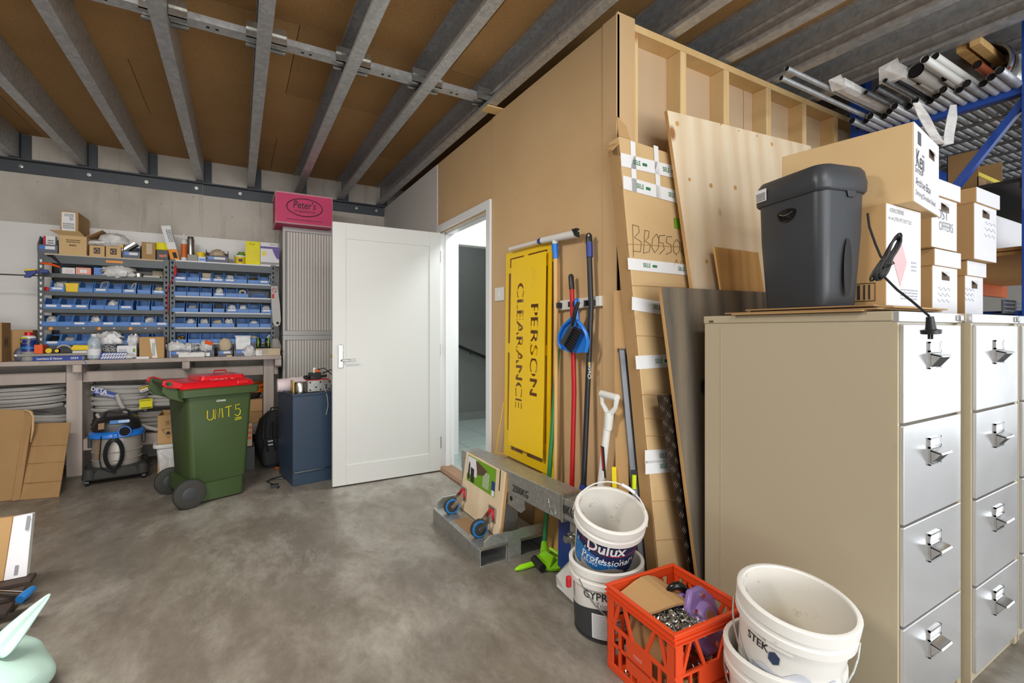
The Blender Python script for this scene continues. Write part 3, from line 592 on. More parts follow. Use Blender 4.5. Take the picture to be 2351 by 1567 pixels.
patch(t, OY(627, 679.5, YR-.031), (1, 0, 0), (0, 0, 1), .02, .042, 'red_print'); a = OY(637.5, 741, YR-.0305); wpart('eyelet', MB().cyl(a, a+Vector((0, -.002, 0)), .012, n=14), 'hole_black', t)
wpart('tie', MB().tube([OY(625, 655, YR-.02), OY(619, 645, YR-.02), OY(620, 632, YR-.012), OY(626, 640, YR-.006)], .0022, 5), 'white_plastic', t)
# ---- rack top
def grey_bin(px0, px1, z, y, lab, h=.12, d=.22, card=True):
    xa, xb = fx(px0, y), fx(px1, y); t = thing('storage_bin', lab, 'storage bin', ((xa+xb)/2, y, z), 0, 'dark grey storage bins'); bin_parts(t, xb-xa, d, h, 'bin_grey', .5, None)
    w = xb-xa
    if card: part('card_label', MB().box((-w*.38, -.003, h*.24), (w*.36, -.0006, h*.42)), 'card_white', t); part('blue_tab', MB().box((-w*.38, -.004, h*.24), (-w*.12, -.003, h*.42)), 'blue_plastic', t)
    return t
Z0, Z1 = ZL[0], ZR[0]
grey_bin(86, 133, Z0, YR+.02, 'dark grey storage bin holding a small carton at left end of rack top', .145)
t, w, h = shelf_box(99, 127, 541, Z0+.004, YR+.10, 'small red and white carton standing in dark grey bin', 'paper_white', d=.05); patch(t, (w*.12, 0, h*.5), (1, 0, 0), (0, 0, 1), w*.2, h*.96, 'red_print', world=False); lines(t, (w*.62, 0, h*.55), (1, 0, 0), (0, 0, 1), w*.5, h*.5, 4, 'grey_print', world=False)
# open carton and the closed carton on it
t, w, h = shelf_box(135, 199, 541, Z0, YR+.02, 'open cardboard carton with raised flaps on left rack top', 'cardboard_light', d=.3)
part('flap', MB().slab([(0, 0, h), (w*.92, 0, h), (w*.80, -.05, h+.03), (-.05, -.04, h+.028)], .004), 'cardboard_light', t); part('flap', MB().slab([(w, .0, h), (w, .3, h), (w+.1, .3, h+.07), (w+.1, .02, h+.07)], .004), 'cardboard', t)
lines(t, (w*.52, 0, h*.72), (1, 0, 0), (0, 0, 1), w*.5, h*.2, 2, 'brown_print', world=False); lines(t, (w*.5, 0, h*.5), (1, 0, 0), (0, 0, 1), w*.26, h*.16, 1, 'brown_print', world=False)
xa, xb = fx(137.5, YR+.03), fx(180, YR+.03); zb = Z0+h+.008
c = carton('closed cardboard carton with white shipping label on top of open carton', 'box', (xb-xa, .34, fz(160, 484, YR+.03)-zb-.01), (xa, YR+.03, zb+.006), 0, 'cardboard')
w2_, h2_ = xb-xa, fz(160, 484, YR+.03)-zb-.01; patch(c, (w2_*.47, 0, h2_*.52), (1, 0, 0), (0, 0, 1), w2_*.74, h2_*.86, 'paper_white', world=False)
lines(c, (w2_*.5, 0, h2_*.83), (1, 0, 0), (0, 0, 1), w2_*.5, h2_*.12, 2, 'grey_print', world=False); lines(c, (w2_*.47, 0, h2_*.36), (1, 0, 0), (0, 0, 1), w2_*.6, h2_*.26, 3, 'label_text_grey', world=False, fill=.7); patch(c, (w2_*.62, 0, h2_*.68), (1, 0, 0), (0, 0, 1), w2_*.2, h2_*.15, 'pale_print', world=False, lift=.0016)
part('support', MB().box((w2_*.1, .05, -.0065), (w2_*.9, .3, 0)), 'cardboard_edge', c)
for k, (a, b_) in enumerate(((205, 240), (243, 278))):
    t, w, h = shelf_box(a, b_, 563.5+k*2, Z0, YR+.02, ('small cardboard box with recycling stamp, left of a pair on rack top', 'small cardboard box with recycling stamp, right of a pair on rack top')[k], 'cardboard_light', d=.16)
    patch(t, (w/2, 0, h*.53), (1, 0, 0), (0, 0, 1), w*.42, h*.55, 'brown_print', world=False)
    g = MB()
    for j in range(3):
        a0 = j*2*PI/3+.5; g.tube([(w/2+.014*math.cos(a0+s), -.0022, h*.53+.014*math.sin(a0+s)) for s in (0, .5, 1.0, 1.4)], .0022, 4)
    part('recycling_mark', g, 'paper_white', t)
bag('plastic_bag', 'crumpled white plastic bag lying on two small recycling boxes', (fx(227, YR+.1), YR+.12, Z0+.125), (.10, .08, .03), 71, 'clear_bag', .3, flat=.05)
bag('plastic_bag', 'puffed clear plastic bag of parts on rack top', (fx(262, YR+.1), YR+.13, Z0+.155), (.105, .085, .07), 72, 'clear_bag', .2, flat=.05)
grey_bin(281, 322, Z0, YR+.02, 'dark grey storage bin holding a scraper tool on rack top', .125)
t = thing('sanding_block', 'black and yellow sanding tool leaning in dark grey bin', 'tool', (fx(303, YR+.08), YR+.08, Z0+.06)); g = Matrix.Rotation(math.radians(-40), 4, 'Y')
part('plate', MB().cb((0, 0, .05), (.15, .06, .02), g), 'zinc', t, b=.002); part('pad', MB().cb((.02, -.005, .030), (.12, .06, .02), g), 'black_plastic', t, b=.002); part('handle', MB().cb((-.04, 0, .075), (.07, .03, .03), g), 'yellow', t, b=.008); part('knob', MB().cb((-.07, 0, .085), (.035, .03, .03), g), 'red_print', t, b=.008)
t, w, h = shelf_box(325, 357, 556, Z0, YR+.02, 'plain cardboard box with torn clear tape on rack top', 'cardboard_dull', d=.16); patch(t, (w*.55, 0, h*.62), (1, 0, 0), (0, 0, 1), w*.42, h*.62, 'tan_paper', 'tape', world=False)
t, w, h = shelf_box(359.5, 386, 573, Z0, YR+.02, 'dark grey carton with orange lettering on rack top', 'gyprock_black', d=.14); text(t, 'spit', (w*.55, 0, h*.45), (1, 0, 0), (0, 0, 1), .04, 'orange_plastic', .02, world=False)
p = fx(371, YR+.08); solo('strapping_roll', MB().lathe([(.03, 0), (.055, 0), (.055, .065), (.03, .065), (.03, 0)], 24, Matrix.Translation((p, YR+.09, Z0+h+.001))), 'yellow_paper', 'roll of yellow strapping on the dark grey carton', 'roll', smooth=True)
y = YR+.03; q = [OY(393, 594, y), OY(413, 591, y), OY(391, 517, y+.05), OY(369, 518, y+.05)]; q[0].z = Z0+.001; q[1].z = Z0+.004
t = thing('leaning_carton', 'narrow white and orange carton leaning on the rack top', 'box', (q[0].x, y, Z0)); wpart('box_body', MB().slab(q, .03), 'paper_white', t, b=.002)
m0, m1 = q[0].lerp(q[3], .33), q[1].lerp(q[2], .33); n_ = Vector((0, -.001, 0)); wpart('orange_band', MB().slab([q[0]+n_, q[1]+n_, m1+n_, m0+n_], .0004), 'amber', t)
rt = (q[1]-q[0]).normalized(); u_ = (q[3]-q[0]).normalized(); lines(t, q[0].lerp(q[2], .7), u_*-1, rt, .12, .05, 4, 'grey_print', lift=.002); patch(t, q[0].lerp(q[1], .62)+u_*.055, rt, u_, .03, .055, 'black_print', lift=.003)
# right half of the rack top
p = OY(422, 580, YR+.03); t = thing('sealant_tube', 'pale sealant cartridge with nozzle on right rack top', 'tube', (p.x, YR+.05, Z1)); hh = fz(422, 548, YR+.05)-Z1
part('cartridge', MB().lathe([(0, 0), (.024, 0), (.024, hh-.02), (.018, hh-.005), (.008, hh), (.005, hh+.05), (0, hh+.05)], 18), 'white_plastic', t, smooth=True); part('print', MB().lathe([(.0244, .03), (.0244, hh-.05)], 18), 'orange_cable', t)
p = OY(437, 570, YR+.12); hh = fz(437, 545, YR+.12)-Z1; t = thing('spray_can', 'silver spray can behind grey box on right rack top', 'can', (p.x, YR+.15, Z1)); part('body', MB().lathe([(0, 0), (.03, 0), (.032, .01), (.032, hh-.02), (.026, hh), (0, hh)], 20), 'zinc', t, smooth=True); part('cap', MB().lathe([(.0, hh), (.026, hh), (.026, hh+.01), (0, hh+.01)], 18), 'black_plastic', t)
t, w, h = shelf_box(430, 454, 584, Z1, YR+.02, 'small weathered grey carton in front of spray can', 'conduit_dark', d=.08); t, w, h = shelf_box(455, 476, 589, Z1, YR+.02, 'low blue and white carton under yellow tape roll', 'card_white', d=.1); patch(t, (w*.5, 0, h*.4), (1, 0, 0), (0, 0, 1), w*.8, h*.5, 'blue_plastic', world=False)
p = fx(460, YR+.06); solo('tape_roll', MB().lathe([(.02, 0), (.04, 0), (.04, .042), (.02, .042), (.02, 0)], 20, Matrix.Translation((p, YR+.07, Z1+h+.001))), 'yellow', 'yellow tape roll on low carton at right rack top', 'tape', smooth=True)
grey_bin(472, 524, Z1, YR+.02, 'dark grey storage bin with packets heaped in it on right rack top', .12)
bag('loose_packets', 'small white and tan packets heaped in dark grey bin', (fx(500, YR+.1), YR+.11, Z1+.09), (.06, .05, .045), 21, 'tan_paper', .35, 'packets', .1)
p = OY(551, 590, YR+.06); t = thing('paste_tub', 'small yellow tub with white lid on right rack top', 'tub', (p.x, YR+.06, Z1)); part('tub', MB().lathe([(0, 0), (.042, 0), (.047, .07), (0, .07)], 22), 'yellow', t, smooth=True); part('lid', MB().lathe([(.049, .068), (.051, .072), (.051, .082), (.046, .084), (0, .084)], 22), 'white_gloss', t, smooth=True); part('printed_label', MB().box((-.012, -.047, .02), (.02, -.045, .05)), 'grey_print', t)
bag('plastic_bag', 'green and white plastic packet behind small yellow tub', (p.x+.01, YR+.15, Z1+.07), (.045, .03, .07), 23, 'green_card', .2, flat=.05)
y = YR+.03; q = [OY(563, 604, y), OY(597, 605, y), OY(597, 555, y), OY(564, 553, y)]; q[0].z = q[1].z = Z1+.001
t = thing('yellow_pad', 'upright bright yellow notice pad on right rack top', 'pad', (q[0].x, y, Z1)); wpart('sheets', MB().slab(q, .02), 'yellow_paper', t); lines(t, (q[0]+q[2])/2-Vector((0, 0, .01)), (1, 0, 0), (0, 0, 1), .1, .15, 14, 'wd_yellow', fill=.4)
wpart('scribble', MB().tube([(q[0]+q[2])/2+Vector((a*.012-.03, -.002, .085+.008*math.sin(a*2))) for a in range(5)], .0016, 4), 'black_print', t)
t, w, h = shelf_box(598, 641, 566, Z1, YR+.03, 'purple and white glove carton at right end of rack top', 'card_white', d=.12); patch(t, (w*.5, 0, h*.94), (1, 0, 0), (0, 0, 1), w, h*.11, 'purple_card', world=False); g = MB().add([(w*.62, -.001, h*.88), (w, -.001, h*.88), (w, -.001, h*.35), (w*.86, -.001, h*.4), (w*.74, -.001, h*.6)], [(0, 1, 2, 3, 4)]); part('purple_swoosh', g, 'purple_card', t)
patch(t, (w*.2, 0, h*.62), (1, 0, 0), (0, 0, 1), w*.22, h*.22, 'wd_yellow', world=False)
patch(t, (w*.5, 0, h*.12), (1, 0, 0), (0, 0, 1), w*.96, h*.12, 'conduit_dark', world=False)
t2, w, h2 = shelf_box(598, 636, 557, Z1+h+.001, YR+.04, 'flat white carton lying on the glove carton', 'card_white', d=.1); patch(t2, (w*.75, 0, h2*.5), (1, 0, 0), (0, 0, 1), w*.4, h2*.4, 'conduit', world=False)
# ---- bench top things
c = carton('tall cardboard carton at left end of workbench with handling marks', 'box', (.42, .17, fz(4, 740, 5.12)-ZB), (fx(4, 5.12)-.42, 5.12, ZB), 0, 'cardboard_dull', seam=False); hh = fz(4, 740, 5.12)-ZB
wx = .42
for k in range(2): patch(c, (wx, .06+.035*k, hh*.5), (0, 1, 0), (0, 0, 1), .02, .05, 'brown_print', 'handling_mark', world=False)
part('mark_frame', MB().tube([(wx+.001, .035, hh*.38), (wx+.001, .125, hh*.38), (wx+.001, .125, hh*.62), (wx+.001, .035, hh*.62)], .0012, 4, closed=True), 'brown_print', c)
xa, xb = fx(20, 5.33), fx(79, 5.33); carton('low cardboard carton behind the spray can on workbench', 'box', (xb-xa-.01, .14, fz(60, 757, 5.33)-ZB), (xa, 5.33, ZB), 0, 'cardboard')
p = OY(65, 800, 5.18); hh = fz(65, 771, 5.18)-ZB-.03; t = thing('spray_can', 'blue and yellow lubricant spray can with red cap on workbench', 'can', (p.x, 5.19, ZB+.03))
part('body', MB().lathe([(0, -.03), (.046, -.03), (.047, -.02), (.047, hh-.025), (.04, hh-.005), (.03, hh), (0, hh)], 28), 'wd_blue', t, smooth=True); part('shoulder', MB().lathe([(.0475, hh-.03), (.041, hh-.003), (.028, hh+.004)], 28), 'white_gloss', t, smooth=True); part('cap', MB().lathe([(.0, hh+.03), (.023, hh+.03), (.025, hh+.026), (.025, hh-.003)], 20), 'lid_red', t, smooth=True)
part('lower_band', MB().lathe([(.0476, -.028), (.0476, .045)], 28), 'conduit_dark', t); part('teal_band', MB().lathe([(.0476, .065), (.0476, .085)], 28), 'dulux_blue', t)
cw = lambda r, z: (lambda u, v: (r*math.sin(u/r+.26*-1), -r*math.cos(u/r-.26), z+v))
part('shield', MB().add([cw(.0478, .135)(.034*math.cos(a), .026*math.sin(a)) for a in [2*PI*k/24 for k in range(24)]], [tuple(range(24))]), 'wd_yellow', t); text(t, 'WD-40', (0, 0, 0), (1, 0, 0), (0, 0, 1), .026, 'wd_blue', .02, warp=cw(.0486, .137), world=False)
bag('small_tin', 'small dark pouch of screws beside the tall carton on workbench', (fx(43, 5.16), 5.17, ZB+.05), (.032, .03, .052), 91, 'bin_grey', .1, 'pouch', .02)
# stacked catalogues
xa, xb = fx(74, 5.10), fx(189, 5.10); t = thing('catalogue', 'thick blue catalogue lying spine outward at the bench edge', 'book', ((xa+xb)/2, 5.11, ZB)); L = xb-xa
part('cover', MB().box((-L/2, 0, 0), (L/2, .15, .036)), 'blue_label', t, b=.003); part('pages', MB().box((-L/2+.004, .003, .004), (L/2+.002, .148, .032)), 'card_white', t)
text(t, 'Lawrence & Hanson', (-L*.17, 0, .018), (1, 0, 0), (0, 0, 1), .028, 'paper_white', .01, world=False, width=L*.5); text(t, '2024', (L*.33, 0, .018), (1, 0, 0), (0, 0, 1), .024, 'paper_white', .01, world=False)
t = thing('catalogue', 'grey catalogue lying on the blue one', 'book', (fx(125, 5.13), 5.135, ZB+.037)); part('cover', MB().box((-.22, 0, 0), (.24, .16, .02)), 'conduit_dark', t, b=.003); part('pages', MB().box((-.235, .004, .003), (-.218, .156, .017)), 'card_white', t)
zc = ZB+.058
xa, xb = fx(78, 5.15), fx(98, 5.15); t = thing('orange_carton', 'small plain orange carton standing on grey catalogue', 'box', (xa, 5.15, zc)); hh = fz(90, 791, 5.15)-zc; part('box_body', MB().box((0, 0, 0), (xb-xa, .12, hh)), 'orange_box', t, b=.002); part('lid_flap', MB().prism([(.004, 0), (xb-xa-.004, 0), (xb-xa-.015, -.014), ((xb-xa)*.5, -.02), (.015, -.012)], .001, Matrix.Translation((0, 0, hh-.006)) @ RXY), 'orange_plastic', t)
p = OY(147, 805, 5.16); t = thing('tape_dispenser', 'grey tape dispenser on catalogues', 'dispenser', (p.x, 5.17, zc)); part('body', MB().prism([(-.05, 0), (.06, 0), (.055, .03), (.03, .045), (-.03, .045), (-.05, .02)], .03, RXY), 'black_plastic', t, b=.004); part('arch', MB().tube([(.045*math.cos(a), -.015, .02+.045*math.sin(a)) for a in [PI*k/12 for k in range(13)]], .006, 8), 'conduit', t, smooth=True)
p = OY(125, 806, 5.16); t = thing('measuring_tape', 'small black and yellow tape measure on catalogues', 'tape measure', (p.x, 5.17, zc)); part('case', MB().prism([(-.01, 0), (.045, 0), (.045, .035), (.02, .042), (-.01, .03)], .03, RXY), 'black_plastic', t, b=.005); part('yellow_face', MB().cyl((.02, -.031, .02), (.02, -.033, .02), .013, n=14), 'yellow', t); part('reel', MB().cyl((-.03, 0, .022), (-.03, -.03, .022), .02, n=14), 'yellow', t)
p = OY(190, 802, 5.16); t = thing('laser_level', 'yellow tool lying on a white box by the water bottle', 'tool', (p.x, 5.17, zc+.022)); part('body', MB().prism([(-.06, 0), (.05, 0), (.06, .012), (.05, .04), (-.045, .045), (-.065, .02)], .06, RXY), 'yellow', t, b=.006); part('dark_face', MB().box((.048, -.05, .01), (.062, -.01, .035)), 'black_plastic', t)
solo('flat_box', MB().box((p.x-.06, 5.14, zc), (p.x+.08, 5.2, zc+.02)), 'card_white', 'flat white box under the yellow tool', 'box', b=.002)
solo('red_screwdriver', MB().cyl((fx(163, 5.15), 5.15, zc+.008), (fx(176, 5.15), 5.16, zc+.012), .007, n=10), 'lid_red', 'red handled tool lying beside tape dispenser', 'tool', smooth=True)
p = OY(216, 800, 5.13); t = thing('water_bottle', 'clear pale blue plastic water bottle on workbench', 'bottle', (p.x, 5.135, ZB)); zt = fz(217, 766, 5.13)-ZB
part('bottle', MB().lathe([(0, .004), (.03, 0), (.045, .012), (.045, zt*.42), (.042, zt*.5), (.045, zt*.58), (.04, zt*.75), (.02, zt*.9), (.017, zt*.95)], 24), 'bottle_blue', t, smooth=True); part('cap', MB().lathe([(.0205, zt*.9), (.021, zt), (0, zt)], 20), 'white_plastic', t, smooth=True); part('label_sleeve', MB().lathe([(.0458, zt*.18), (.0458, zt*.42)], 24), 'card_white', t, smooth=True); part('water', MB().lathe([(0, .008), (.04, .014), (.042, zt*.35), (0, zt*.35)], 20), 'bottle_blue', t, smooth=True)
xa, xb = fx(229, 5.12), fx(288, 5.12); t = thing('small_carton', 'long low blue carton with white diagonal print at bench edge', 'box', (xa, 5.115, ZB)); L = xb-xa; hh = fz(260, 809, 5.12)-ZB; part('box_body', MB().box((0, 0, 0), (L, .1, hh)), 'blue_label', t, b=.002)
g = MB()
for k in range(9):
    for j in range(2): a = L*(k+.3+.4*j)/9.4; z = hh*(.12+.45*j); g.add([(a, -.001, z), (a+.012, -.001, z), (a+.026, -.001, z+hh*.36), (a+.014, -.001, z+hh*.36)], [(0, 1, 2, 3)])
part('white_print', g, 'paper_white', t)
xa, xb = fx(229, 5.23), fx(267, 5.23); t = thing('small_carton', 'black carton with white diagonal lettering behind blue carton', 'box', (xa, 5.225, ZB)); L = xb-xa; hh = fz(250, 785, 5.23)-ZB; part('box_body', MB().box((0, 0, 0), (L, .07, hh)), 'gyprock_black', t, b=.002)
for k in range(3): text(t, 'CTION', (L*(.2+.32*k), 0, hh*.6), (1, 0, -.6), (.6, 0, 1), .035, 'conduit', .01, world=False)
xa, xb = fx(268, 5.2), fx(313, 5.2); t = thing('small_carton', 'white carton with green print in middle of workbench', 'box', (xa, 5.205, ZB)); L = xb-xa; hh = fz(290, 793, 5.2)-ZB; part('box_body', MB().box((0, 0, 0), (L, .085, hh)), 'card_white', t, b=.002); lines(t, (L*.3, 0, hh*.6), (1, 0, 0), (0, 0, 1), L*.4, hh*.3, 3, 'label_text_grey', world=False); patch(t, (L*.88, 0, hh*.62), (1, 0, 0), (0, 0, 1), .016, .03, 'green_card', world=False)
bag('plastic_bag', 'clear grey bag crumpled in front of white carton', (fx(292, 5.13), 5.15, ZB+.022), (.05, .03, .022), 31, flat=.05); bag('plastic_bag', 'big pale plastic bag puffed up on black carton', (fx(252, 5.22), 5.255, ZB+hh+.045), (.085, .05, .085), 32, flat=.6, rough=.35); bag('plastic_bag', 'clear bag standing on white carton', (fx(304, 5.22), 5.25, ZB+hh+.04), (.04, .03, .06), 33, flat=.3)
xa, xb = fx(319.5, 5.13), fx(377, 5.13); hh = fz(345, 773, 5.13)-ZB; c = carton('cardboard carton patched with white printed tape on workbench', 'box', (xb-xa, .13, hh), (xa, 5.13, ZB), 0, 'cardboard'); L = xb-xa
patch(c, (L*.57, 0, hh*.47), (1, 0, .0), (-.12, 0, 1), L*.2, hh*.9, 'paper_white', 'tape', world=False); lines(c, (L*.57, 0, hh*.42), (0, 0, 1), (-1, 0, 0), hh*.6, L*.13, 3, 'green_faint', world=False, lift=.002)
solo('flat_box', MB().box((fx(313, 5.1), 5.098, ZB), (fx(342, 5.1), 5.118, ZB+.018)), 'card_white', 'slim white packet lying at the bench edge before carton', 'packet', b=.001)
for k, (a, b_, h_, lab) in enumerate(((383, 441, .12, 'dark grey bin with bags and red lead on workbench'), (444, 492, .11, 'dark grey bin with clear bags in middle of right bench'), (500, 534, .11, 'narrow dark grey bin with paper packet on workbench'), (537, 588, .12, 'dark grey bin with blue tab at right on workbench'))): grey_bin(a, b_, ZB, 5.175, lab, h_, .11, k != 1)
bag('plastic_bag', 'clear bag with red print in leftmost bench bin', (fx(402, 5.22), 5.23, ZB+.09), (.07, .035, .05), 34, flat=.1); bag('plastic_bag', 'clear crinkled bag in front of bench bins', (fx(437, 5.22), 5.23, ZB+.08), (.05, .035, .05), 35, flat=.1); bag('plastic_bag', 'foil and orange packet in second bench bin', (fx(474, 5.22), 5.235, ZB+.09), (.055, .035, .06), 36, flat=.1)
bag('paper_packet', 'cream paper packet in narrow bench bin', (fx(517, 5.22), 5.235, ZB+.10), (.055, .035, .07), 37, 'tan_paper', .12, 'packet', .1); patch_o = solo('orange_wrapper', MB().slab([(fx(470, 5.18), 5.185, ZB+.12), (fx(490, 5.18), 5.185, ZB+.105), (fx(488, 5.18), 5.2, ZB+.135), (fx(470, 5.18), 5.2, ZB+.15)], .003), 'orange_plastic', 'torn orange wrapper on second bench bin', 'wrapper')
xa, xb = fx(541, 5.23), fx(575, 5.23); t = thing('clear_box', 'clear plastic box standing in the right bench bin', 'box', (xa, 5.24, ZB+.05)); part('box_body', MB().box((0, 0, 0), (xb-xa, .03, .13)), 'clear_bag', t, b=.002); part('rim', MB().box((-.006, -.003, .13), (xb-xa+.006, .033, .142)), 'clear_film', t)
solo('timber_stick', MB().box((fx(521, 5.24), 5.2, ZB+.197), (fx(592, 5.24), 5.21, ZB+.205)), 'handle_wood', 'thin pale stick lying across bench bins', 'stick') if False else None
# white gun, cables
a = OY(409, 823, 5.13); b_ = OY(466, 820, 5.13); t = thing('power_board', 'long white power board with cord at the bench edge', 'power board', (a.x, 5.13, ZB)); part('body', MB().box((0, 0, 0), (.2, .035, .045)), 'white_plastic', t, b=.006); part('end_cap', MB().box((.203, .004, .004), (.24, .031, .04)), 'white_gloss', t, b=.006)
for k in range(4): part('socket', MB().cyl((.03+.045*k, .0175, .045), (.03+.045*k, .0175, .047), .013, n=14), 'conduit', t)
wpart('cord', MB().tube([OY(px, py, 5.115) for px, py in ((398, 826), (391, 818), (391, 805), (398, 795), (408, 790), (420, 794))], .003, 6).tube([OY(px, py, 5.11) for px, py in ((432, 812), (440, 800), (455, 796), (470, 800), (473, 810), (468, 818), (462, 824))], .003, 6), 'white_plastic', t, smooth=True)
solo('hacksaw', MB().tube([OY(px, 821-k*.4, 5.115) for k, px in enumerate((475, 495, 520, 545))], [.006, .008, .006, .004], 8), 'black_steel', 'dark slim hand tool lying along the bench edge', 'tool', smooth=True)
solo('key_fob', MB().box((fx(519, 5.1), 5.10, ZB), (fx(533, 5.1), 5.12, ZB+.012)), 'gold_metal', 'small brass tool piece at bench edge', 'fitting', b=.003)
# ear muffs, carton, bag at the right end
p = OY(604, 787, 5.19); t = thing('ear_muffs', 'black ear muffs with lime bands on carton', 'ear muffs', (p.x, 5.2, ZB+.07))
for s in (-1, 1):
    cu = part('ear_cup', MB().lathe([(0, -.018), (.035, -.018), (.044, -.005), (.044, .012), (.036, .022), (0, .024)], 24, Matrix.Translation((s*.034, 0, .055)) @ Matrix.Rotation(s*PI/2, 4, 'Y')), 'black_plastic', t, smooth=True); part('lime_band', MB().lathe([(.0445, .006), (.0455, .010), (.0445, .014)], 24, Matrix.Translation((s*.034, 0, .055)) @ Matrix.Rotation(s*PI/2, 4, 'Y')), 'lime_bright', cu)
part('headband', MB().tube([(.03, 0, .09), (.055, .02, .125), (.06, .05, .10), (.02, .07, .05), (-.03, .06, .04)], .006, 8), 'white_plastic', t, smooth=True)
xa, xb = fx(587, 5.13), fx(645, 5.13); hh = .068; c = carton('low cream carton at right end of workbench under ear muffs', 'box', (xb-xa-.006, .14, hh), (xa, 5.125, ZB), 0, 'tan_paper', seam=False); lines(c, ((xb-xa)*.3, 0, hh*.55), (0, 0, 1), (-1, 0, 0), hh*.7, .08, 7, 'label_text_grey', world=False, fill=.35); patch(c, ((xb-xa)*.12, 0, hh*.4), (1, 0, 0), (0, 0, 1), .05, hh*.7, 'paper_white', world=False)
bag('plastic_bag', 'crumpled clear bag beside cream carton on workbench', (fx(573, 5.13), 5.15, ZB+.04), (.05, .035, .055), 38, flat=.2); bag('dark_parts', 'grey plastic parts behind ear muffs', (fx(632, 5.3), 5.275, ZB+.07), (.05, .018, .1), 39, 'conduit_dark', .15, 'parts', .3)
solo('wire_hook', MB().tube([OY(646, 812, 5.1), OY(650, 808, 5.09), OY(654, 806, 5.09), OY(655, 802, 5.09)], .003, 6), 'zinc', 'small bent wire hook at right bench corner', 'hook', smooth=True)
solo('blue_tie', MB().tube([OY(186, 825, 5.085), OY(192, 826, 5.08), OY(197, 833, 5.078), OY(199, 840, 5.08)], .0018, 5), 'blue_plastic', 'thin blue cable tie hanging over bench edge', 'cable tie', smooth=True)
# ================================================================ UNDER THE BENCH AND ON THE FLOOR AT LEFT
def coil(name, label, c, R, turns, r, mat, squash=1.0, tilt=(0, 0), seed=1, pitch=None, jit=.012, cat='conduit coil', n=6):
    rnd = random.Random(seed); pts = []; N = 26; pit = pitch or r*1.75; X = Matrix.Translation(c) @ Matrix.Rotation(tilt[0], 4, 'X') @ Matrix.Rotation(tilt[1], 4, 'Y')
    off = [(rnd.uniform(-jit, jit), rnd.uniform(-jit, jit)) for _ in range(turns+2)]
    for i in range(turns*N+1):
        k = i/N; a = 2*PI*k; j = int(k); f = k-j; o = [off[j][q]*(1-f)+off[j+1][q]*f for q in (0, 1)]
        rad = R+o[0]-(r*1.9 if j % 2 else 0); pts.append(X @ Vector((rad*math.cos(a), rad*squash*math.sin(a), (k//1*.5+f*.5)*pit+o[1]*.4)))
    return solo(name, MB().tube(pts, r, n), mat, label, cat, 'conduit coils under the workbench', smooth=True)
ZS = .302
coil('conduit_coil', 'grey conduit coil at top left under the bench', (-1.54, 5.47, .56), .25, 6, .0165, 'conduit', .62, seed=2, pitch=.062)
coil('conduit_coil', 'tilted grey conduit coil below the left one under bench', (-1.49, 5.47, ZS+.075), .215, 6, .0185, 'conduit', .62, (.0, .16), 3, pitch=.045)
coil('conduit_coil', 'grey conduit coil with blue label under bench beside white post', (-.925, 5.47, .50), .195, 9, .0155, 'conduit', .62, (.0, .06), 4, pitch=.050)
coil('conduit_coil', 'pale wrapped conduit coil with yellow label under bench', (-.53, 5.47, .52), .18, 9, .0150, 'conduit', .62, (0, 0.03), 5, pitch=.038)
coil('conduit_coil', 'slanted pale conduit coil at top behind bin handle', (-.54, 5.47, .725), .19, 3, .0145, 'conduit', .6, (0, -.14), 6, pitch=.03)
coil('conduit_coil', 'lowest pale conduit coil on the lower shelf behind vacuum', (-.60, 5.47, ZS+.015), .215, 8, .0150, 'conduit_dark', .62, (0, 0), 7, pitch=.038)
coil('conduit_coil', 'shiny film wrapped conduit coil low beside white post', (-1.005, 5.46, ZS+.018), .10, 7, .016, 'zinc', .85, (0, 0), 8, pitch=.032)
coil('hose_coil', 'thick grey hose loops standing upright behind green bin', (-.30, 5.50, .50), .17, 6, .019, 'conduit', .9, (0, PI/2-.15), 9, pitch=.05, cat='hose coil')
coil('orange_cable_coil', 'coil of orange extension cable under right end of bench', (.12, 5.45, .62), .12, 7, .011, 'orange_cable', .8, (.15, .1), 10, pitch=.02, cat='cable coil')
# labels on the coils lie on them: stickers
def sticker(name, lab, pts, mat, extra=None):
    o = solo(name, MB().slab([Vector(p) for p in pts], .002), mat, lab, 'label'); return o
y = 5.30
q = [OY(px, py, y) for px, py in ((213, 903), (265, 914), (268, 902), (217, 889))]; t = thing('coil_label', 'blue wrap label with white lettering on conduit coil', 'label', q[0]); wpart('sleeve', MB().slab(q, .004), 'blue_label', t)
rt = q[1]-q[0]; up = q[3]-q[0]; text(t, 'DETA', q[0]+rt*.22+up*.72, rt, up, .045, 'paper_white', .02); text(t, '20mm', q[0]+rt*.62+up*.28, rt, up, .04, 'paper_white', .01); lines(t, q[0]+rt*.25+up*.3, rt, up, .06, .014, 1, 'paper_white')
q = [OY(px, py, y) for px, py in ((320, 939), (350, 936), (350, 914), (320, 917))]; t = thing('coil_label', 'yellow card label on pale wrapped conduit coil', 'label', q[0]); wpart('card', MB().slab(q, .003), 'yellow_paper', t); rt = q[1]-q[0]; up = q[3]-q[0]; lines(t, q[0]+rt*.5+up*.86, rt, up, .08, .012, 1, 'black_print'); wpart('print_bar', MB().slab([q[0]+rt*.1+up*.06+Vector((0, -.001, 0)), q[0]+rt*.95+up*.06+Vector((0, -.001, 0)), q[0]+rt*.95+up*.15+Vector((0, -.001, 0)), q[0]+rt*.1+up*.15+Vector((0, -.001, 0))], .0003), 'black_print', t)
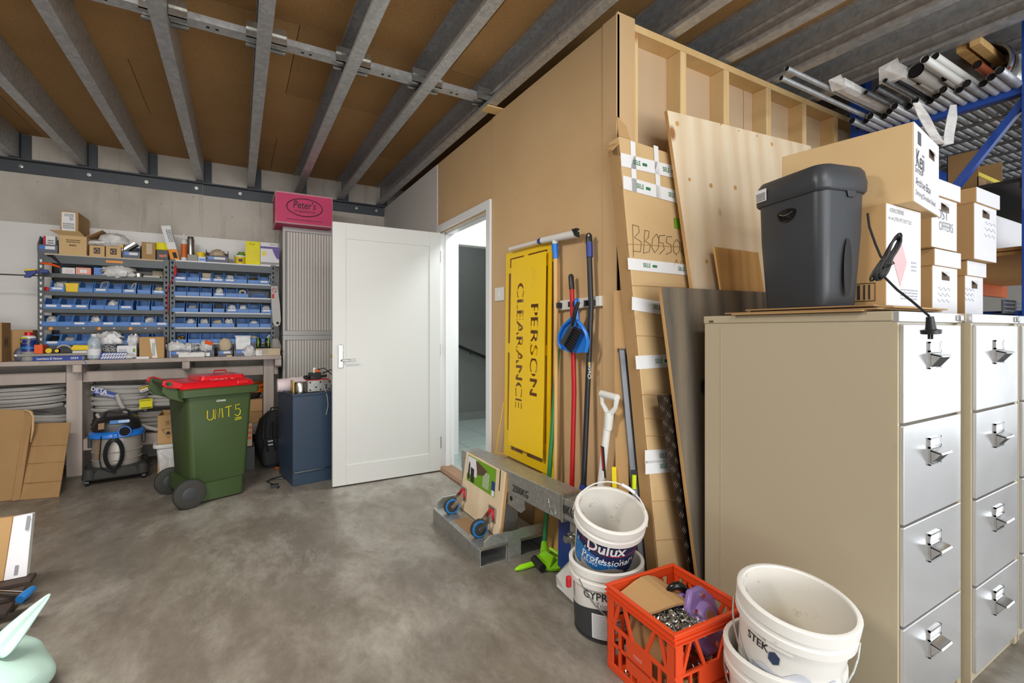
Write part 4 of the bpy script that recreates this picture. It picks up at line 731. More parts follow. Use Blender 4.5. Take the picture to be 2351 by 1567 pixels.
q = [OY(px, py, y) for px, py in ((324, 901), (368, 886), (362, 876), (318, 891))]; t = thing('coil_label', 'black yellow and white printed band on slanted coil', 'label', q[0]); wpart('band', MB().slab(q, .003), 'paper_white', t); rt = q[1]-q[0]; up = q[3]-q[0]; f_ = Vector((0, -.001, 0)); wpart('yellow_stripe', MB().slab([q[3]+f_, q[3]-up*.45+f_, q[2]-up*.45+f_, q[2]+f_][::-1], .0004), 'yellow', t); lines(t, q[0]+rt*.5+up*.8, rt, up, .14, .016, 1, 'black_print', lift=.003); lines(t, q[0]+rt*.5+up*.25, rt, up, .13, .014, 2, 'grey_print', lift=.003)
solo('loose_conduit', MB().tube([OY(268, 905, 5.25), OY(275, 925, 5.235), OY(290, 948, 5.23), (OY(310, 968, 5.23)), OY(335, 980, 5.23), OY(362, 986, 5.24)], .0165, 8), 'conduit', 'loose end of thick grey conduit sweeping down over vacuum', 'conduit', smooth=True)
solo('loose_conduit', MB().tube([OY(222, 950, 5.25), OY(230, 962, 5.24), OY(243, 970, 5.23)], .012, 8), 'conduit', 'short grey conduit end poking out above vacuum', 'conduit', smooth=True)
solo('dark_tool_case', MB().box((-1.75, 5.35, ZS), (-1.46, 5.62, .47)), 'black_plastic', 'dark plastic tool case under left end of bench', 'case', b=.01)
solo('clear_wrap', blob(MB(), (-.95, 5.47, .12), (.13, .11, .09), 77, .2, flat=0), 'clear_bag', 'bundle of clear wrapped conduit on floor behind white post', 'bundle')
# shelf boxes at right
carton('small cardboard box on lower shelf behind green bin', 'box', (.15, .2, .11), (.062, 5.33, ZS), 0, 'cardboard_dull'); carton('second small cardboard box stacked on lower shelf', 'box', (.15, .2, .12), (.062, 5.33, ZS+.113), 0, 'cardboard')
bag('black_bag', 'dark tangle of cable in black bag under bench', (.09, 5.45, .10), (.11, .13, .10), 51, 'pack_black', .2, 'bag', 0); bag('cable_heap', 'dark cable heap on the boxes under orange coil', (.11, 5.42, .575), (.09, .09, .04), 52, 'pack_black', .25, 'cable', .05)
carton('narrow dark grey box on floor behind green bin', 'box', (.09, .22, .20), (fx(564, 4.72)-.02, 4.72, 0), 0, 'gyprock_black', name='grey_box', seam=False)
c = carton('small box with orange stripes standing on dark grey box', 'box', (.06, .1, .20), (fx(564, 4.75)-.01, 4.76, .201), 0, 'tan_paper', seam=False)
for k in range(3): part('orange_stripe', MB().box((-.001, -.001, .06+.045*k), (.061, .0, .085+.045*k)), 'orange_cable', c)
# ---- vacuum cleaner
V = thing('vacuum_cleaner', 'blue and black wet and dry vacuum with steel drum under the bench', 'vacuum cleaner', (-.865, 5.045, 0), .12)
part('drum', MB().lathe([(0, .10), (.150, .10), (.158, .115), (.158, .165), (.164, .17), (.158, .176), (.160, .23), (.166, .236), (.160, .242), (.162, .36), (0, .36)], 40), 'steel_drum', V, smooth=True)
part('dolly', MB().loft([ring3(rrect(.36, .33, .05, 4), .035), ring3(rrect(.40, .36, .08, 4), .05), ring3(rrect(.37, .34, .11, 4), .11), ring3(rrect(.33, .32, .12, 4), .125)]), 'rubber', V, b=.004)
for sx in (-1, 1):
    for sy in (-1, 1):
        p_ = part('foot_pod', MB().lathe([(0, .13), (.028, .125), (.04, .1), (.045, .05), (0, .045)], 14, c=(sx*.165, sy*.145)), 'rubber', V, smooth=True); part('castor', MB().cyl((sx*.175-.012, sy*.15, .024), (sx*.175+.012, sy*.15, .024), .024, n=16), 'black_plastic', p_, smooth=True)
part('blue_ring', MB().loft([ring3(rrect(.345, .345, .15, 6), .352), ring3(rrect(.365, .365, .15, 6), .36), ring3(rrect(.36, .36, .15, 6), .385), ring3(rrect(.31, .31, .14, 6), .408)]), 'blue_plastic', V, smooth=True)
part('motor_head', MB().loft([ring3(rrect(.315, .315, .13, 6), .405), ring3(rrect(.31, .31, .12, 6), .44), ring3(rrect(.27, .27, .10, 6), .49), ring3(rrect(.18, .18, .07, 6), .515)]), 'black_plastic', V, smooth=True)
part('handle', MB().tube([(-.085, -.02, .50), (-.075, -.02, .545), (-.05, -.02, .558), (.05, -.02, .558), (.075, -.02, .545), (.085, -.02, .50)], .010, 8), 'black_plastic', V, smooth=True)
for s in (-1, 1): part('latch', MB().box((s*.172-.012, -.02, .27), (s*.172+.012, .02, .385)), 'black_plastic', V, b=.005)
part('hose_inlet', MB().lathe([(.036, 0), (.042, .0), (.042, .03), (.036, .03)], 24, Matrix.Translation((.055, -.16, .405)) @ Matrix.Rotation(PI/2, 4, 'X')), 'blue_plastic', V, smooth=True); part('inlet_hole', MB().cyl((.055, -.16, .405), (.055, -.187, .405), .036, n=24), 'hole_black', V)
part('cord_hook', MB().box((-.02, -.20, .355), (.015, -.165, .392)), 'blue_plastic', V, b=.008)
g = MB()
for k in range(4): g.tube([(-.012+(.062-.006*k)*math.cos(a), -.187-.004*k, .235+(.125-.008*k)*math.sin(a)) for a in [2*PI*j/24 for j in range(24)]], .006, 6, closed=True)
g.tube([(-.09, -.17, .38), (-.095, -.175, .30), (-.10, -.18, .2), (-.09, -.185, .14), (-.04, -.19, .10), (.0, -.19, .095)], .005, 6).cyl((-.012, -.192, .145), (-.012, -.192, .085), .012, n=8); part('power_cord', g, 'black_plastic', V, smooth=True)
part('info_sticker', MB().lathe([(.1625, .19), (.1635, .33)], 40, Matrix.Rotation(math.radians(205), 4, 'Z')) if False else MB().add([(.1635*math.sin(a), -.1635*math.cos(a), z) for z in (.19, .335) for a in (-.95, -.85, -.75)], [(0, 1, 4, 3), (1, 2, 5, 4)]), 'tan_strip', V); patch(V, (.02, -.138, .475), (1, 0, 0), (0, .5, 1), .12, .03, 'dulux_blue', world=False, lift=.012); lines(V, (.05, -.138, .475), (1, 0, 0), (0, .5, 1), .07, .02, 2, 'zinc', world=False, lift=.014); patch(V, (-.09, -.13, .45), (1, .3, 0), (0, .4, 1), .05, .05, 'tan_strip', 'sticker', world=False, lift=.016)
# ---- tub with carton
xa = fx(366, 4.77); T_ = thing('plastic_tub', 'translucent plastic tub holding cable coil behind green bin', 'tub', (xa+.17, 4.95, 0))
part('tub_body', MB().loft([ring3(rrect(.34, .34, .03, 3), .002), ring3(rrect(.39, .38, .035, 3), .265), ring3(rrect(.385, .375, .035, 3), .265), ring3(rrect(.335, .335, .03, 3), .008)], False), 'frosted_tub', T_, smooth=True); part('floor_panel', MB().box((-.165, -.165, .002), (.165, .165, .006)), 'frosted_tub', T_)
part('rim', MB().loft([ring3(rrect(.425, .415, .04, 3), .262), ring3(rrect(.43, .42, .04, 3), .268), ring3(rrect(.43, .42, .04, 3), .29), ring3(rrect(.38, .37, .03, 3), .29), ring3(rrect(.38, .37, .03, 3), .262)], False, True), 'white_plastic', T_, smooth=True)
coil('cable_coil', 'tan cable coil seen through the plastic tub', (xa+.15, 4.95, .09), .10, 5, .009, 'tan_paper', .9, (0, PI/2-.5), 12, pitch=.02, cat='cable coil')
xa = fx(362, 4.80); cx_ = thing('open_carton', 'open cardboard carton with warning triangle standing in plastic tub', 'box', (xa, 4.80, .02)); w, d, h0, h1 = .28, .28, .0, .5
part('box_body', MB().box((0, 0, 0), (w, .004, h1)).box((0, d-.004, 0), (w, d, h1+.005)).box((0, .004, 0), (.004, d-.004, h1)).box((w-.004, .004, 0), (w, d-.004, h1)).box((.004, .004, 0), (w-.004, d-.004, .004)), 'cardboard', cx_)
part('warning_triangle', MB().tube([(.03, -.001, .385), (.11, -.001, .395), (.07, -.001, .31)], .0025, 4, closed=True).cyl((.07, -.001, .352), (.07, -.002, .352), .014, n=8), 'black_print', cx_); part('arrow_mark', MB().tube([(.052, -.001, .42), (.083, -.001, .422), (.083, -.001, .452), (.052, -.001, .45)], .0012, 4, closed=True).box((.06, -.0012, .425), (.064, 0, .447)).box((.07, -.0012, .425), (.074, 0, .447)), 'black_print', cx_); patch(cx_, (.165, 0, .47), (1, 0, 0), (0, 0, 1), .012, .06, 'red_print', world=False); patch(cx_, (.178, 0, .47), (1, 0, 0), (0, 0, 1), .012, .06, 'paper_white', world=False)
# ---- wheelie bin
ang = math.radians(19.8); B = thing('wheelie_bin', 'green wheelie bin with red lid marked unit five', 'wheelie bin', (-.178, 4.185, 0), ang)
def br(w, d, z, r=.03, c=(0, 0)): return ring3(rrect(w, d, r, 3, c), z)
part('bin_body', MB().loft([br(.33, .36, .012), br(.335, .365, .03), br(.345, .37, .14), br(.36, .385, .15), br(.40, .42, .55), br(.425, .435, .765), br(.43, .44, .79), br(.40, .41, .79), br(.31, .34, .03)], False).add(br(.33, .36, .012), [tuple(range(16))]), 'bin_green', B, smooth=True, b=.003)
part('rim', MB().loft([br(.47, .47, .755), br(.50, .50, .76), br(.505, .505, .808), br(.47, .47, .815), br(.42, .43, .80), br(.42, .43, .755)], False, True), 'bin_green', B, smooth=True)
for s in (-.15, .18): part('handle_bracket', MB().prism([(-.24, .80), (-.21, .72), (-.30, .755), (-.34, .80), (-.330, .865), (-.315, .885), (-.285, .86)], .03, Matrix.Translation((0, s, 0)) @ RXY), 'bin_green', B, b=.006)
part('handle_bar', MB().cyl((-.308, -.215, .86), (-.308, .215, .86), .016, n=14), 'bin_green', B, smooth=True)
L_ = part('lid', MB().loft([br(.47, .455, .812, .03, (-.01, 0)), br(.475, .46, .82, .03, (-.01, 0)), br(.45, .43, .85, .03, (-.01, 0)), br(.43, .41, .856, .03, (-.01, 0)), br(.31, .30, .861, .03, (.04, 0)), br(.29, .28, .888, .03, (.04, 0)), br(.0, .0, .892, .0, (.04, 0))]), 'lid_red', B, smooth=True)
for s in (-1, 1): part('hinge_arm', MB().prism([(-.21, .815), (-.21, .845), (-.30, .885), (-.335, .88), (-.345, .855), (-.325, .835), (-.28, .825)], .025, Matrix.Translation((0, s*.19+.0125, 0)) @ RXY), 'lid_red', L_, b=.005); part('hinge_pin', MB().cyl((-.318, s*.205-.012, .86), (-.318, s*.205+.012, .86), .009, n=12), 'black_plastic', L_)
part('lid_grip', MB().box((.10, -.235, .823), (.185, -.205, .853)), 'lid_red', L_, b=.008); part('lid_grip', MB().tube([(.08, .18, .86), (.09, .2, .9), (.17, .2, .9), (.18, .18, .86)], .006, 6), 'lid_red', L_)
text(L_, 'UNIT 5', (.02, -.185, .862), (1, 0, 0), (0, 1, .25), .05, 'pink_print', world=False, lift=.004)
for s in (-1, 1):
    W = part('wheel', MB().lathe([(.03, -.018), (.085, -.022), (.096, -.016), (.1, 0), (.096, .016), (.085, .022), (.03, .018)], 36, Matrix.Translation((-.195, s*.222, .1)) @ Matrix.Rotation(PI/2, 4, 'X')), 'rubber', B, smooth=True)
    part('hub', MB().lathe([(0, -.016), (.045, -.02), (.05, -.017), (.05, .017), (.045, .02), (0, .016)], 28, Matrix.Translation((-.195, s*.222, .1)) @ Matrix.Rotation(PI/2, 4, 'X')), 'gyprock_black', W, smooth=True)
part('axle', MB().cyl((-.195, -.22, .1), (-.195, .22, .1), .012, n=10).box((-.215, -.17, .08), (-.15, .17, .17)), 'bin_green', B)
sl = math.atan2(.0375, .62)
def face(x, z): return (x, -(.1925+(z-.15)*.0437)-.0012, z)
strokes = [[(-.03, .655), (-.03, .60), (-.018, .585), (.0, .588), (.008, .60), (.008, .658)], [(.018, .588), (.02, .658), (.045, .592), (.048, .66)], [(.062, .66), (.068, .592)], [(.082, .662), (.125, .67)], [(.105, .666), (.107, .592)], [(.178, .675), (.15, .672), (.152, .64), (.172, .645), (.185, .628), (.18, .6), (.165, .59), (.147, .603)], [(.148, .575), (.19, .58)], [(.147, .562), (.193, .569)]]
g = MB()
for s_ in strokes: g.tube([face(x-.055, z) for x, z in s_], .0027, 5)
part('lettering', g, 'wd_yellow', B, 'handwritten unit number in yellow'); text(B, '529450', face(.0, .715), (1, 0, 0), (0, 0, 1), .02, 'paper_white', .01, world=False, lift=.001)
# ---- blue cabinet with gate motor, cloth, pack, cord
A_ = math.radians(8.7); K = thing('blue_cabinet', 'dark blue steel cabinet standing behind the open door', 'cabinet', (.368, 4.041, 0), A_)
part('carcass', MB().box((0, .004, .115), (.46, .47, .70)).box((.003, .012, 0), (.457, .45, .113)), 'blue_cabinet', K, b=.004); part('front_panel', MB().box((0, -.004, .112), (.46, .004, .70)), 'blue_cabinet', K, b=.003); part('plinth_strip', MB().box((.01, -.005, .106), (.24, .0, .111)), 'zinc', K)
part('top_tray', MB().box((-.004, -.006, .70), (.464, .474, .706)).box((-.004, -.006, .706), (.464, .0, .722)).box((-.004, .468, .706), (.464, .474, .722)).box((-.004, 0, .706), (.0, .468, .722)), 'blue_cabinet', K, b=.002)
P = K.matrix_basis @ Vector((.11, .10, .707)); Gt = thing('gate_motor', 'dismantled metal motor gearbox with loose wires on blue cabinet', 'motor', P, A_)
part('motor', MB().lathe([(0, 0), (.045, 0), (.047, .01), (.047, .085), (.04, .095), (0, .1)], 24, Matrix.Translation((-.03, 0, 0))), 'zinc', Gt, smooth=True); part('gear_plate', MB().box((.02, -.045, .015), (.20, -.035, .105)), 'galvanised_jib', Gt, b=.003); part('gear_block', MB().box((.02, -.035, .01), (.20, .05, .095)), 'conduit_dark', Gt, b=.004)
for x, z in ((.035, .03), (.035, .09), (.115, .03), (.115, .09), (.185, .03), (.185, .09), (.08, .05), (.16, .06), (.16, .04)): part('bolt_head', MB().cyl((x, -.045, z), (x, -.050, z), .007, n=8), 'black_steel', Gt)
part('side_bracket', MB().box((-.09, -.03, 0), (-.08, .05, .11)), 'gold_metal', Gt); part('red_trim', MB().box((.02, -.046, .105), (.19, .05, .11)), 'red_print', Gt)
part('valve_block', MB().box((.045, -.02, .11), (.13, .05, .165)).cyl((.0, 0, .13), (.05, .01, .13), .016, n=8).cyl((.13, 0, .13), (.18, 0, .135), .012, n=8), 'black_plastic', Gt, b=.004); part('white_post', MB().cyl((.08, 0, .165), (.08, 0, .205), .011, n=10), 'white_plastic', Gt); part('orange_cap', MB().cb((.10, .0, .178), (.045, .03, .022)), 'orange_cable', Gt, b=.004)
part('lever_arm', MB().tube([(.16, .06, .15), (.28, .07, .19), (.285, .07, .03)], .009, 8), 'zinc', Gt); part('terminal', MB().cyl((.235, -.02, .0), (.235, -.02, .03), .018, n=12).cyl((.215, -.03, .05), (.225, -.03, .05), .014, n=12), 'conduit', Gt)
part('wires', MB().tube([(.10, -.02, .19), (.15, -.03, .20), (.20, -.05, .15), (.24, -.08, .06), (.25, -.11, -.02), (.255, -.112, -.04)], .004, 6).tube([(.0, -.03, .12), (.04, -.02, .15), (.09, -.03, .14)], .004, 6), 'black_plastic', Gt, smooth=True); part('grey_lead', MB().tube([(.12, -.05, .11), (.135, -.09, .04), (.15, -.112, -.03), (.155, -.112, -.1), (.14, -.112, -.17)], .004, 6), 'conduit_dark', Gt, smooth=True); part('red_clip', MB().tube([(.255, -.112, -.04), (.257, -.114, -.085), (.255, -.114, -.105)], [.003, .009, .004], 8), 'lid_red', Gt, smooth=True)
Pc = K.matrix_basis @ Vector((.06, .31, .707)); g = MB(); rings = []; rnd = random.Random(4)
for i in range(9):
    u = i/8; rings.append([(Pc.x-.10+.30*u, Pc.y+.07*math.cos(a)*(1+.12*rnd.uniform(-1, 1)), Pc.z+.055+(.052+.012*math.sin(3*u))*math.sin(a)*(1+.08*rnd.uniform(-1, 1))) for a in [2*PI*k/14 for k in range(14)]])
solo('folded_cloth', g.loft(rings), 'pink_cloth', 'rolled pale pink cloth lying on blue cabinet', 'cloth', smooth=True)
bp = thing('backpack', 'black backpack leaning beside the blue cabinet', 'backpack', (.25, 4.80, 0), .25)
part('pack_body', MB().loft([ring3(rrect(.17, .2, .06, 4, (.03, 0)), .002), ring3(rrect(.22, .24, .08, 4, (.02, 0)), .08), ring3(rrect(.22, .24, .08, 4, (.0, 0)), .28), ring3(rrect(.19, .2, .08, 4, (.015, 0)), .42), ring3(rrect(.11, .12, .05, 4, (.04, 0)), .485)]), 'pack_black', bp, smooth=True); part('front_pocket', MB().loft([ring3(rrect(.15, .08, .035, 4, (-.02, -.125)), .05), ring3(rrect(.16, .09, .04, 4, (-.025, -.125)), .15), ring3(rrect(.13, .07, .03, 4, (-.015, -.115)), .27)]), 'pack_black', bp, smooth=True)
for k in range(3): part('strap', MB().tube([(-.08+.06*k, -.12, .44-.03*k), (-.10+.06*k, -.16, .30), (-.07+.06*k, -.165, .18), (-.05+.06*k, -.13, .06)], .010, 6), 'black_steel', bp, smooth=True)
part('reflective_tab', MB().box((-.07, -.176, .25), (-.03, -.172, .262)).box((-.07, -.178, .22), (-.03, -.174, .232)), 'conduit', bp); part('grab_loop', MB().tube([(.0, 0, .48), (.01, 0, .515), (.06, 0, .52), (.08, 0, .48)], .008, 6), 'pack_black', bp)
z = .006; solo('appliance_lead', MB().tube([OZ(px, py, z) for px, py in ((655, 1068), (657, 1078), (650, 1092), (625, 1098), (612, 1104), (628, 1112), (640, 1117))]+[OZ(637, 1120, z)], .0045, 6).tube([OZ(px, py, z) for px, py in ((668, 1090), (650, 1098), (630, 1100), (614, 1103))], .0045, 6).box((OZ(628, 1119).x-.02, OZ(628, 1119).y-.015, 0), (OZ(628, 1119).x+.035, OZ(628, 1119).y+.015, .025)), 'black_plastic', 'black power cord with plug lying on floor by blue cabinet', 'cord', smooth=True)
a, b_ = OZ(633, 1073, .012), OZ(655, 1077, .012); solo('screwdriver', MB().tube([a, a.lerp(b_, .5), b_], [.010, .012, .008], 10), 'orange_cable', 'orange handled screwdriver lying on floor', 'screwdriver', smooth=True)
solo('extension_lead', MB().tube([(.03, 5.25, .62), (.02, 5.235, .5), (.05, 5.23, .42), (.045, 5.23, .3), (.0, 5.2, .15), (-.02, 5.15, .01)], .006, 6), 'orange_cable', 'orange cable hanging down from coil to the floor', 'cord', smooth=True)
# ---- flattened cardboard leaning on the bench
Fc = thing('flattened_carton', 'large flattened cardboard carton leaning against left of workbench', 'cardboard', OZ(60, 1147))
wpart('panel', MB().slab([OZ(-90, 1160, .003), OZ(33, 1147, .003), OY(57, 941, 4.98), OY(-80, 935, 5.02)], .012), 'cardboard_dull', Fc, b=.002)
wpart('panel', MB().slab([OZ(46, 1147, .003), OZ(135, 1140, .003), OY(162, 969, 5.06), OY(80, 971, 5.06)], .008), 'cardboard_dull', Fc, b=.001)
wpart('fold', MB().slab([OZ(28, 1150, .003), OZ(46, 1146, .003), OY(72, 1010, 4.96), OY(76, 944, 4.96), OY(58, 941, 4.985)], .006), 'cardboard_dull', Fc); wpart('torn_edge', MB().tube([OY(56, 940, 4.97), OY(70, 945, 4.95), OY(76, 955, 4.95), OY(75, 985, 4.94), OY(70, 1015, 4.93)], [.004, .010, .007, .009, .004], 6), 'cardboard_light', Fc)
for f in (.2, .45, .68): a = OZ(46, 1147, .003).lerp(OY(80, 971, 5.06), f); b_ = OZ(135, 1140, .003).lerp(OY(162, 969, 5.06), f); n_ = Vector((0, -.004, .001)); wpart('crease', MB().tube([a+n_, b_+n_], .0022, 4), 'cardboard_edge', Fc)
# ---- foreground left: pallet, white box, clamp, bag
p0 = OZ(0, 1425); pal = thing('timber_pallet', 'dark timber pallet end at left edge of floor', 'pallet', (-1.1, 2.95, 0))
e0, e1 = OZ(84, 1312, .12), OZ(-6, 1432, .12); dr = (e1-e0); dl = Vector((-1, -.06, 0)).normalized()
for k, (f, w_) in enumerate(((-.30, .09), (.0, .09), (.30, .09), (.62, .09), (.93, .09))):
    s = e0+dr*f; s.z = .12; s.x -= .10 if f < 0 else 0; d2 = dr.normalized()*w_; d2.z = 0
    wpart('slat', MB().slab([s, s+d2, s+d2+dl*.9, s+dl*.9][::-1], .018), 'dark_timber', pal, b=.002)
for f in (.05, .8): s = e0+dr*f; wpart('bearer', MB().slab([Vector((s.x-.05, s.y, .10)), Vector((s.x-.05, s.y, .10))+dr.normalized()*.07, Vector((s.x-.95, s.y-.05, .10))+dr.normalized()*.07, Vector((s.x-.95, s.y-.05, .10))][::-1], .1), 'dark_timber', pal)
wpart('end_face', MB().slab([e0-Vector((.012, 0, .02)), e0+dr-Vector((.012, 0, .02)), Vector((e1.x-.012, e1.y, .002)), Vector((e0.x-.012, e0.y, .002))], .02), 'handle_wood', pal) if False else None
zb = .122; b0, b1 = OZ(8, 1333, zb), OZ(61, 1322, zb); tt = (b0-CP).dot(FW); t1 = (b1-CP).dot(FW)
wbx = thing('white_box', 'tall white and brown box standing on the dark pallet', 'box', b0); tl, tr_ = OD(31, 1186, tt+.05), OD(75, 1178, t1+.05); bl = OZ(-80, 1340, zb); tlb = OD(-50, 1196, (bl-CP).dot(FW)+.04)
wpart('side_panel', MB().slab([b0, b1, tr_, tl], .05), 'card_white', wbx, b=.002); wpart('front_panel', MB().slab([bl, b0-Vector((.004, 0, 0)), tl-Vector((.004, 0, 0)), tlb], .05), 'cardboard', wbx, b=.002)
rt = (b1-b0).normalized(); u_ = (tl-b0).normalized(); patch(wbx, b0.lerp(b1, .7)+u_*.23, rt, u_, .012, .06, 'label_text_grey', lift=.002); patch(wbx, b0.lerp(b1, .5)+u_*.035, rt, u_, .012, .04, 'label_text_grey', lift=.002)
zc = .14; gc = thing('f_clamp', 'blue handled steel clamp lying on pallet', 'clamp', OZ(40, 1366, .122)); wpart('rod', MB().cyl(OZ(-30, 1358, zc), OZ(54, 1362, zc), .009, n=10), 'chrome', gc, smooth=True); wpart('handle', MB().tube([OZ(45, 1376, zc+.005), OZ(60, 1363, zc+.01), OZ(76, 1350, zc+.012)], [.016, .017, .012], 10), 'dulux_blue', gc, smooth=True); wpart('jaw', MB().slab([OZ(34, 1385, .13), OZ(62, 1383, .13), OZ(75, 1362, .13), OZ(44, 1362, .13)], .006), 'dark_steel', gc) 
bagm = thing('mint_bag', 'pale mint plastic shopping bag slumped on the floor', 'plastic bag', OD(-40, 1560, 1.55)*1.0); bagm.location.z = 0
c = OD(-75, 1567, 1.50); c.x -= .02; rnd = random.Random(9); rings = []
out = [(0, .20, .24), (.05, .225, .26), (.10, .205, .24), (.14, .16, .19), (.175, .10, .12), (.19, .04, .05)]
for z, rx, ry in out: rings.append([(c.x+(rx*math.cos(a))*(1+.09*math.sin(5*a+z*30)+rnd.uniform(-.05, .05)), c.y+ry*math.sin(a)*(1+.09*math.sin(4*a+z*20)+rnd.uniform(-.05, .05)), z+.002+rnd.uniform(0, .02)) for a in [2*PI*k/26 for k in range(26)]])
o = wpart('bag_body', MB().loft(rings), 'mint_bag', bagm, smooth=True); m_ = o.modifiers.new('soft', 'SUBSURF'); m_.levels = m_.render_levels = 2
hd = [OD(px, py, d) for px, py, d in ((-40, 1475, 1.50), (0, 1437, 1.54), (60, 1392, 1.60), (116, 1355, 1.66), (123, 1361, 1.665), (98, 1395, 1.64), (76, 1431, 1.60), (60, 1440, 1.58), (50, 1475, 1.55), (0, 1530, 1.5))]
g = MB(); nn = Vector((.02, -.03, 0)); top = hd[:4]; low = [hd[9], hd[8], hd[6], hd[4]]; rings = []
for i in range(4):
    a, b_ = top[i], low[i]; m = a.lerp(b_, .5); k = 1-i/3.2; rings.append([a, a.lerp(b_, .3)+nn*1.2*k, m+nn*.5*k, a.lerp(b_, .75)+nn*1.5*k, b_, m-nn*1.2*k])
o = wpart('bag_handle', g.loft(rings), 'mint_bag', bagm, smooth=True); m_ = o.modifiers.new('soft', 'SUBSURF'); m_.levels = m_.render_levels = 2
# ---- tambour cabinets and pink carton
YT = 5.2
def tambour(lab, z0, z1, mat):
    t = thing('tambour_cabinet', lab, 'cabinet', (.88, YT+.25, z0)); x0, x1 = .385, 1.40
    g = MB().box((x0, YT+.03, z0), (x1, YB-.02, z0+.03)).box((x0, YT+.03, z1-.03), (x1, YB-.02, z1)).box((x0, YT+.03, z0+.03), (x0+.02, YB-.02, z1-.03)).box((x1-.02, YT+.03, z0+.03), (x1, YB-.02, z1-.03))
    wpart('carcass', g, 'tambour_frame', t, b=.002); wpart('front_frame', MB().box((x0, YT, z0), (x1, YT+.03, z0+.045)).box((x0, YT, z1-.045), (x1, YT+.03, z1)).box((x0, YT, z0+.045), (x0+.022, YT+.03, z1-.045)).box((x1-.022, YT, z0+.045), (x1, YT+.03, z1-.045)), 'tambour_top', t, b=.002)
    x = x0+.04; sl = None
    wpart('guide', MB().box((x0+.022, YT+.022, z0+.045), (x0+.04, YT+.03, z1-.045)), 'conduit_dark', t)
    while x < x1-.06:
        if sl is None: sl = wpart('slat', MB().prism([(.001, 0), (.004, -.006), (.013, -.009), (.0225, -.006), (.0255, 0), (.0255, .006), (.001, .006)], z1-z0-.094, Matrix.Translation((x, YT+.018, z0+.047))), 'tambour', t); xs = x
        else: o = sl.copy(); COL.objects.link(o); o.parent = t; o.location = (x-xs, 0, 0)
        x += .0265
    return t
tambour('lower grey tambour door cabinet behind the blue cabinet', 0.02, 1.165, 'tambour'); solo('plinth', MB().box((.40, YT+.04, 0), (1.385, YB-.04, .019)), 'black_steel', 'dark plinth under lower tambour cabinet', 'plinth')
tambour('upper grey tambour door cabinet stacked under pink carton', 1.167, 2.245, 'tambour')
y0 = 5.02; xa, xb = OY(633, 470, y0).x, OY(763, 470, y0).x; zb = 2.247; hh = OY(633, 438, y0).z-zb
c = carton('bright pink gift shop carton on top of the upper tambour cabinet', 'box', (xb-xa, .42, hh), (xa, y0, zb), 0, 'pink_box', name='pink_carton', seam=False); w = xb-xa
part('pale_edge', MB().tube([(0, 0, 0), (w, 0, 0), (w, 0, hh), (0, 0, hh)], .008, 4, closed=True).tube([(0, 0, 0), (0, .42, 0)], .007, 4).tube([(0, 0, hh), (0, .42, hh)], .007, 4), 'pink_print', c)
part('oval', MB().tube([(w*.5+.16*math.cos(a), -.001, hh*.56+.085*math.sin(a)) for a in [2*PI*k/48 for k in range(48)]], .004, 5, closed=True), 'black_print', c)
text(c, "Peter's", (w*.5, 0, hh*.63), (1, 0, 0), (.12, 0, 1), .10, 'black_print', .006, width=.2, world=False); text(c, 'OF KENSINGTON', (w*.5, 0, hh*.42), (1, 0, 0), (0, 0, 1), .03, 'black_print', .004, width=.19, world=False); text(c, 'www.petersofkensington.com.au', (w*.5, 0, hh*.14), (1, 0, 0), (0, 0, 1), .025, 'black_print', 0, width=.32, world=False)
# ================================================================ ON AND AGAINST THE PARTITION
def OP(px, py, p0, n):
    d = ray(px, py); p0 = Vector(p0); n = Vector(n); return CP + d*((p0-CP).dot(n)/d.dot(n))
def loops_of(s, bold=0.0):
    """outlines of the glyphs of s, 2-D, centred, size 1"""
    vs, fs = glyphs(s, bold); cnt = {}
    for f in fs:
        for i in range(len(f)):
            e = (f[i], f[(i+1) % len(f)]); k = tuple(sorted((tuple(round(c, 5) for c in vs[e[0]][:2]), tuple(round(c, 5) for c in vs[e[1]][:2])))); cnt[k] = cnt.get(k, 0)+1
    nx = {}
    for (a, b_), c in cnt.items():
        if c == 1 and a != b_: nx.setdefault(a, []).append(b_); nx.setdefault(b_, []).append(a)
    out = []; seen = set()
    for st in nx:
        if st in seen: continue
        lp = [st]; seen.add(st); cur = st
        while True:
            nb = [q for q in nx[cur] if q not in seen]
            if not nb: break
            cur = nb[0]; seen.add(cur); lp.append(cur)
        if len(lp) > 2: out.append(lp)
    return out
def cutplate(loops, th):
    """flat plate from closed 2-D loops (holes by even-odd rule); returns verts, faces with z in -th/2..th/2"""
    cu = bpy.data.curves.new('plate', 'CURVE'); cu.dimensions = '2D'; cu.fill_mode = 'BOTH'; cu.extrude = th/2
    for lp in loops:
        sp = cu.splines.new('POLY'); sp.points.add(len(lp)-1); sp.use_cyclic_u = True
        for i, (x, y) in enumerate(lp): sp.points[i].co = (x, y, 0, 1)
    o = bpy.data.objects.new('plate', cu); COL.objects.link(o); bpy.context.view_layer.update()
    me = bpy.data.meshes.new_from_object(o.evaluated_get(bpy.context.evaluated_depsgraph_get()))
    r = ([tuple(v.co) for v in me.vertices], [tuple(p.vertices) for p in me.polygons]); bpy.data.objects.remove(o); bpy.data.curves.remove(cu); bpy.data.meshes.remove(me); return r
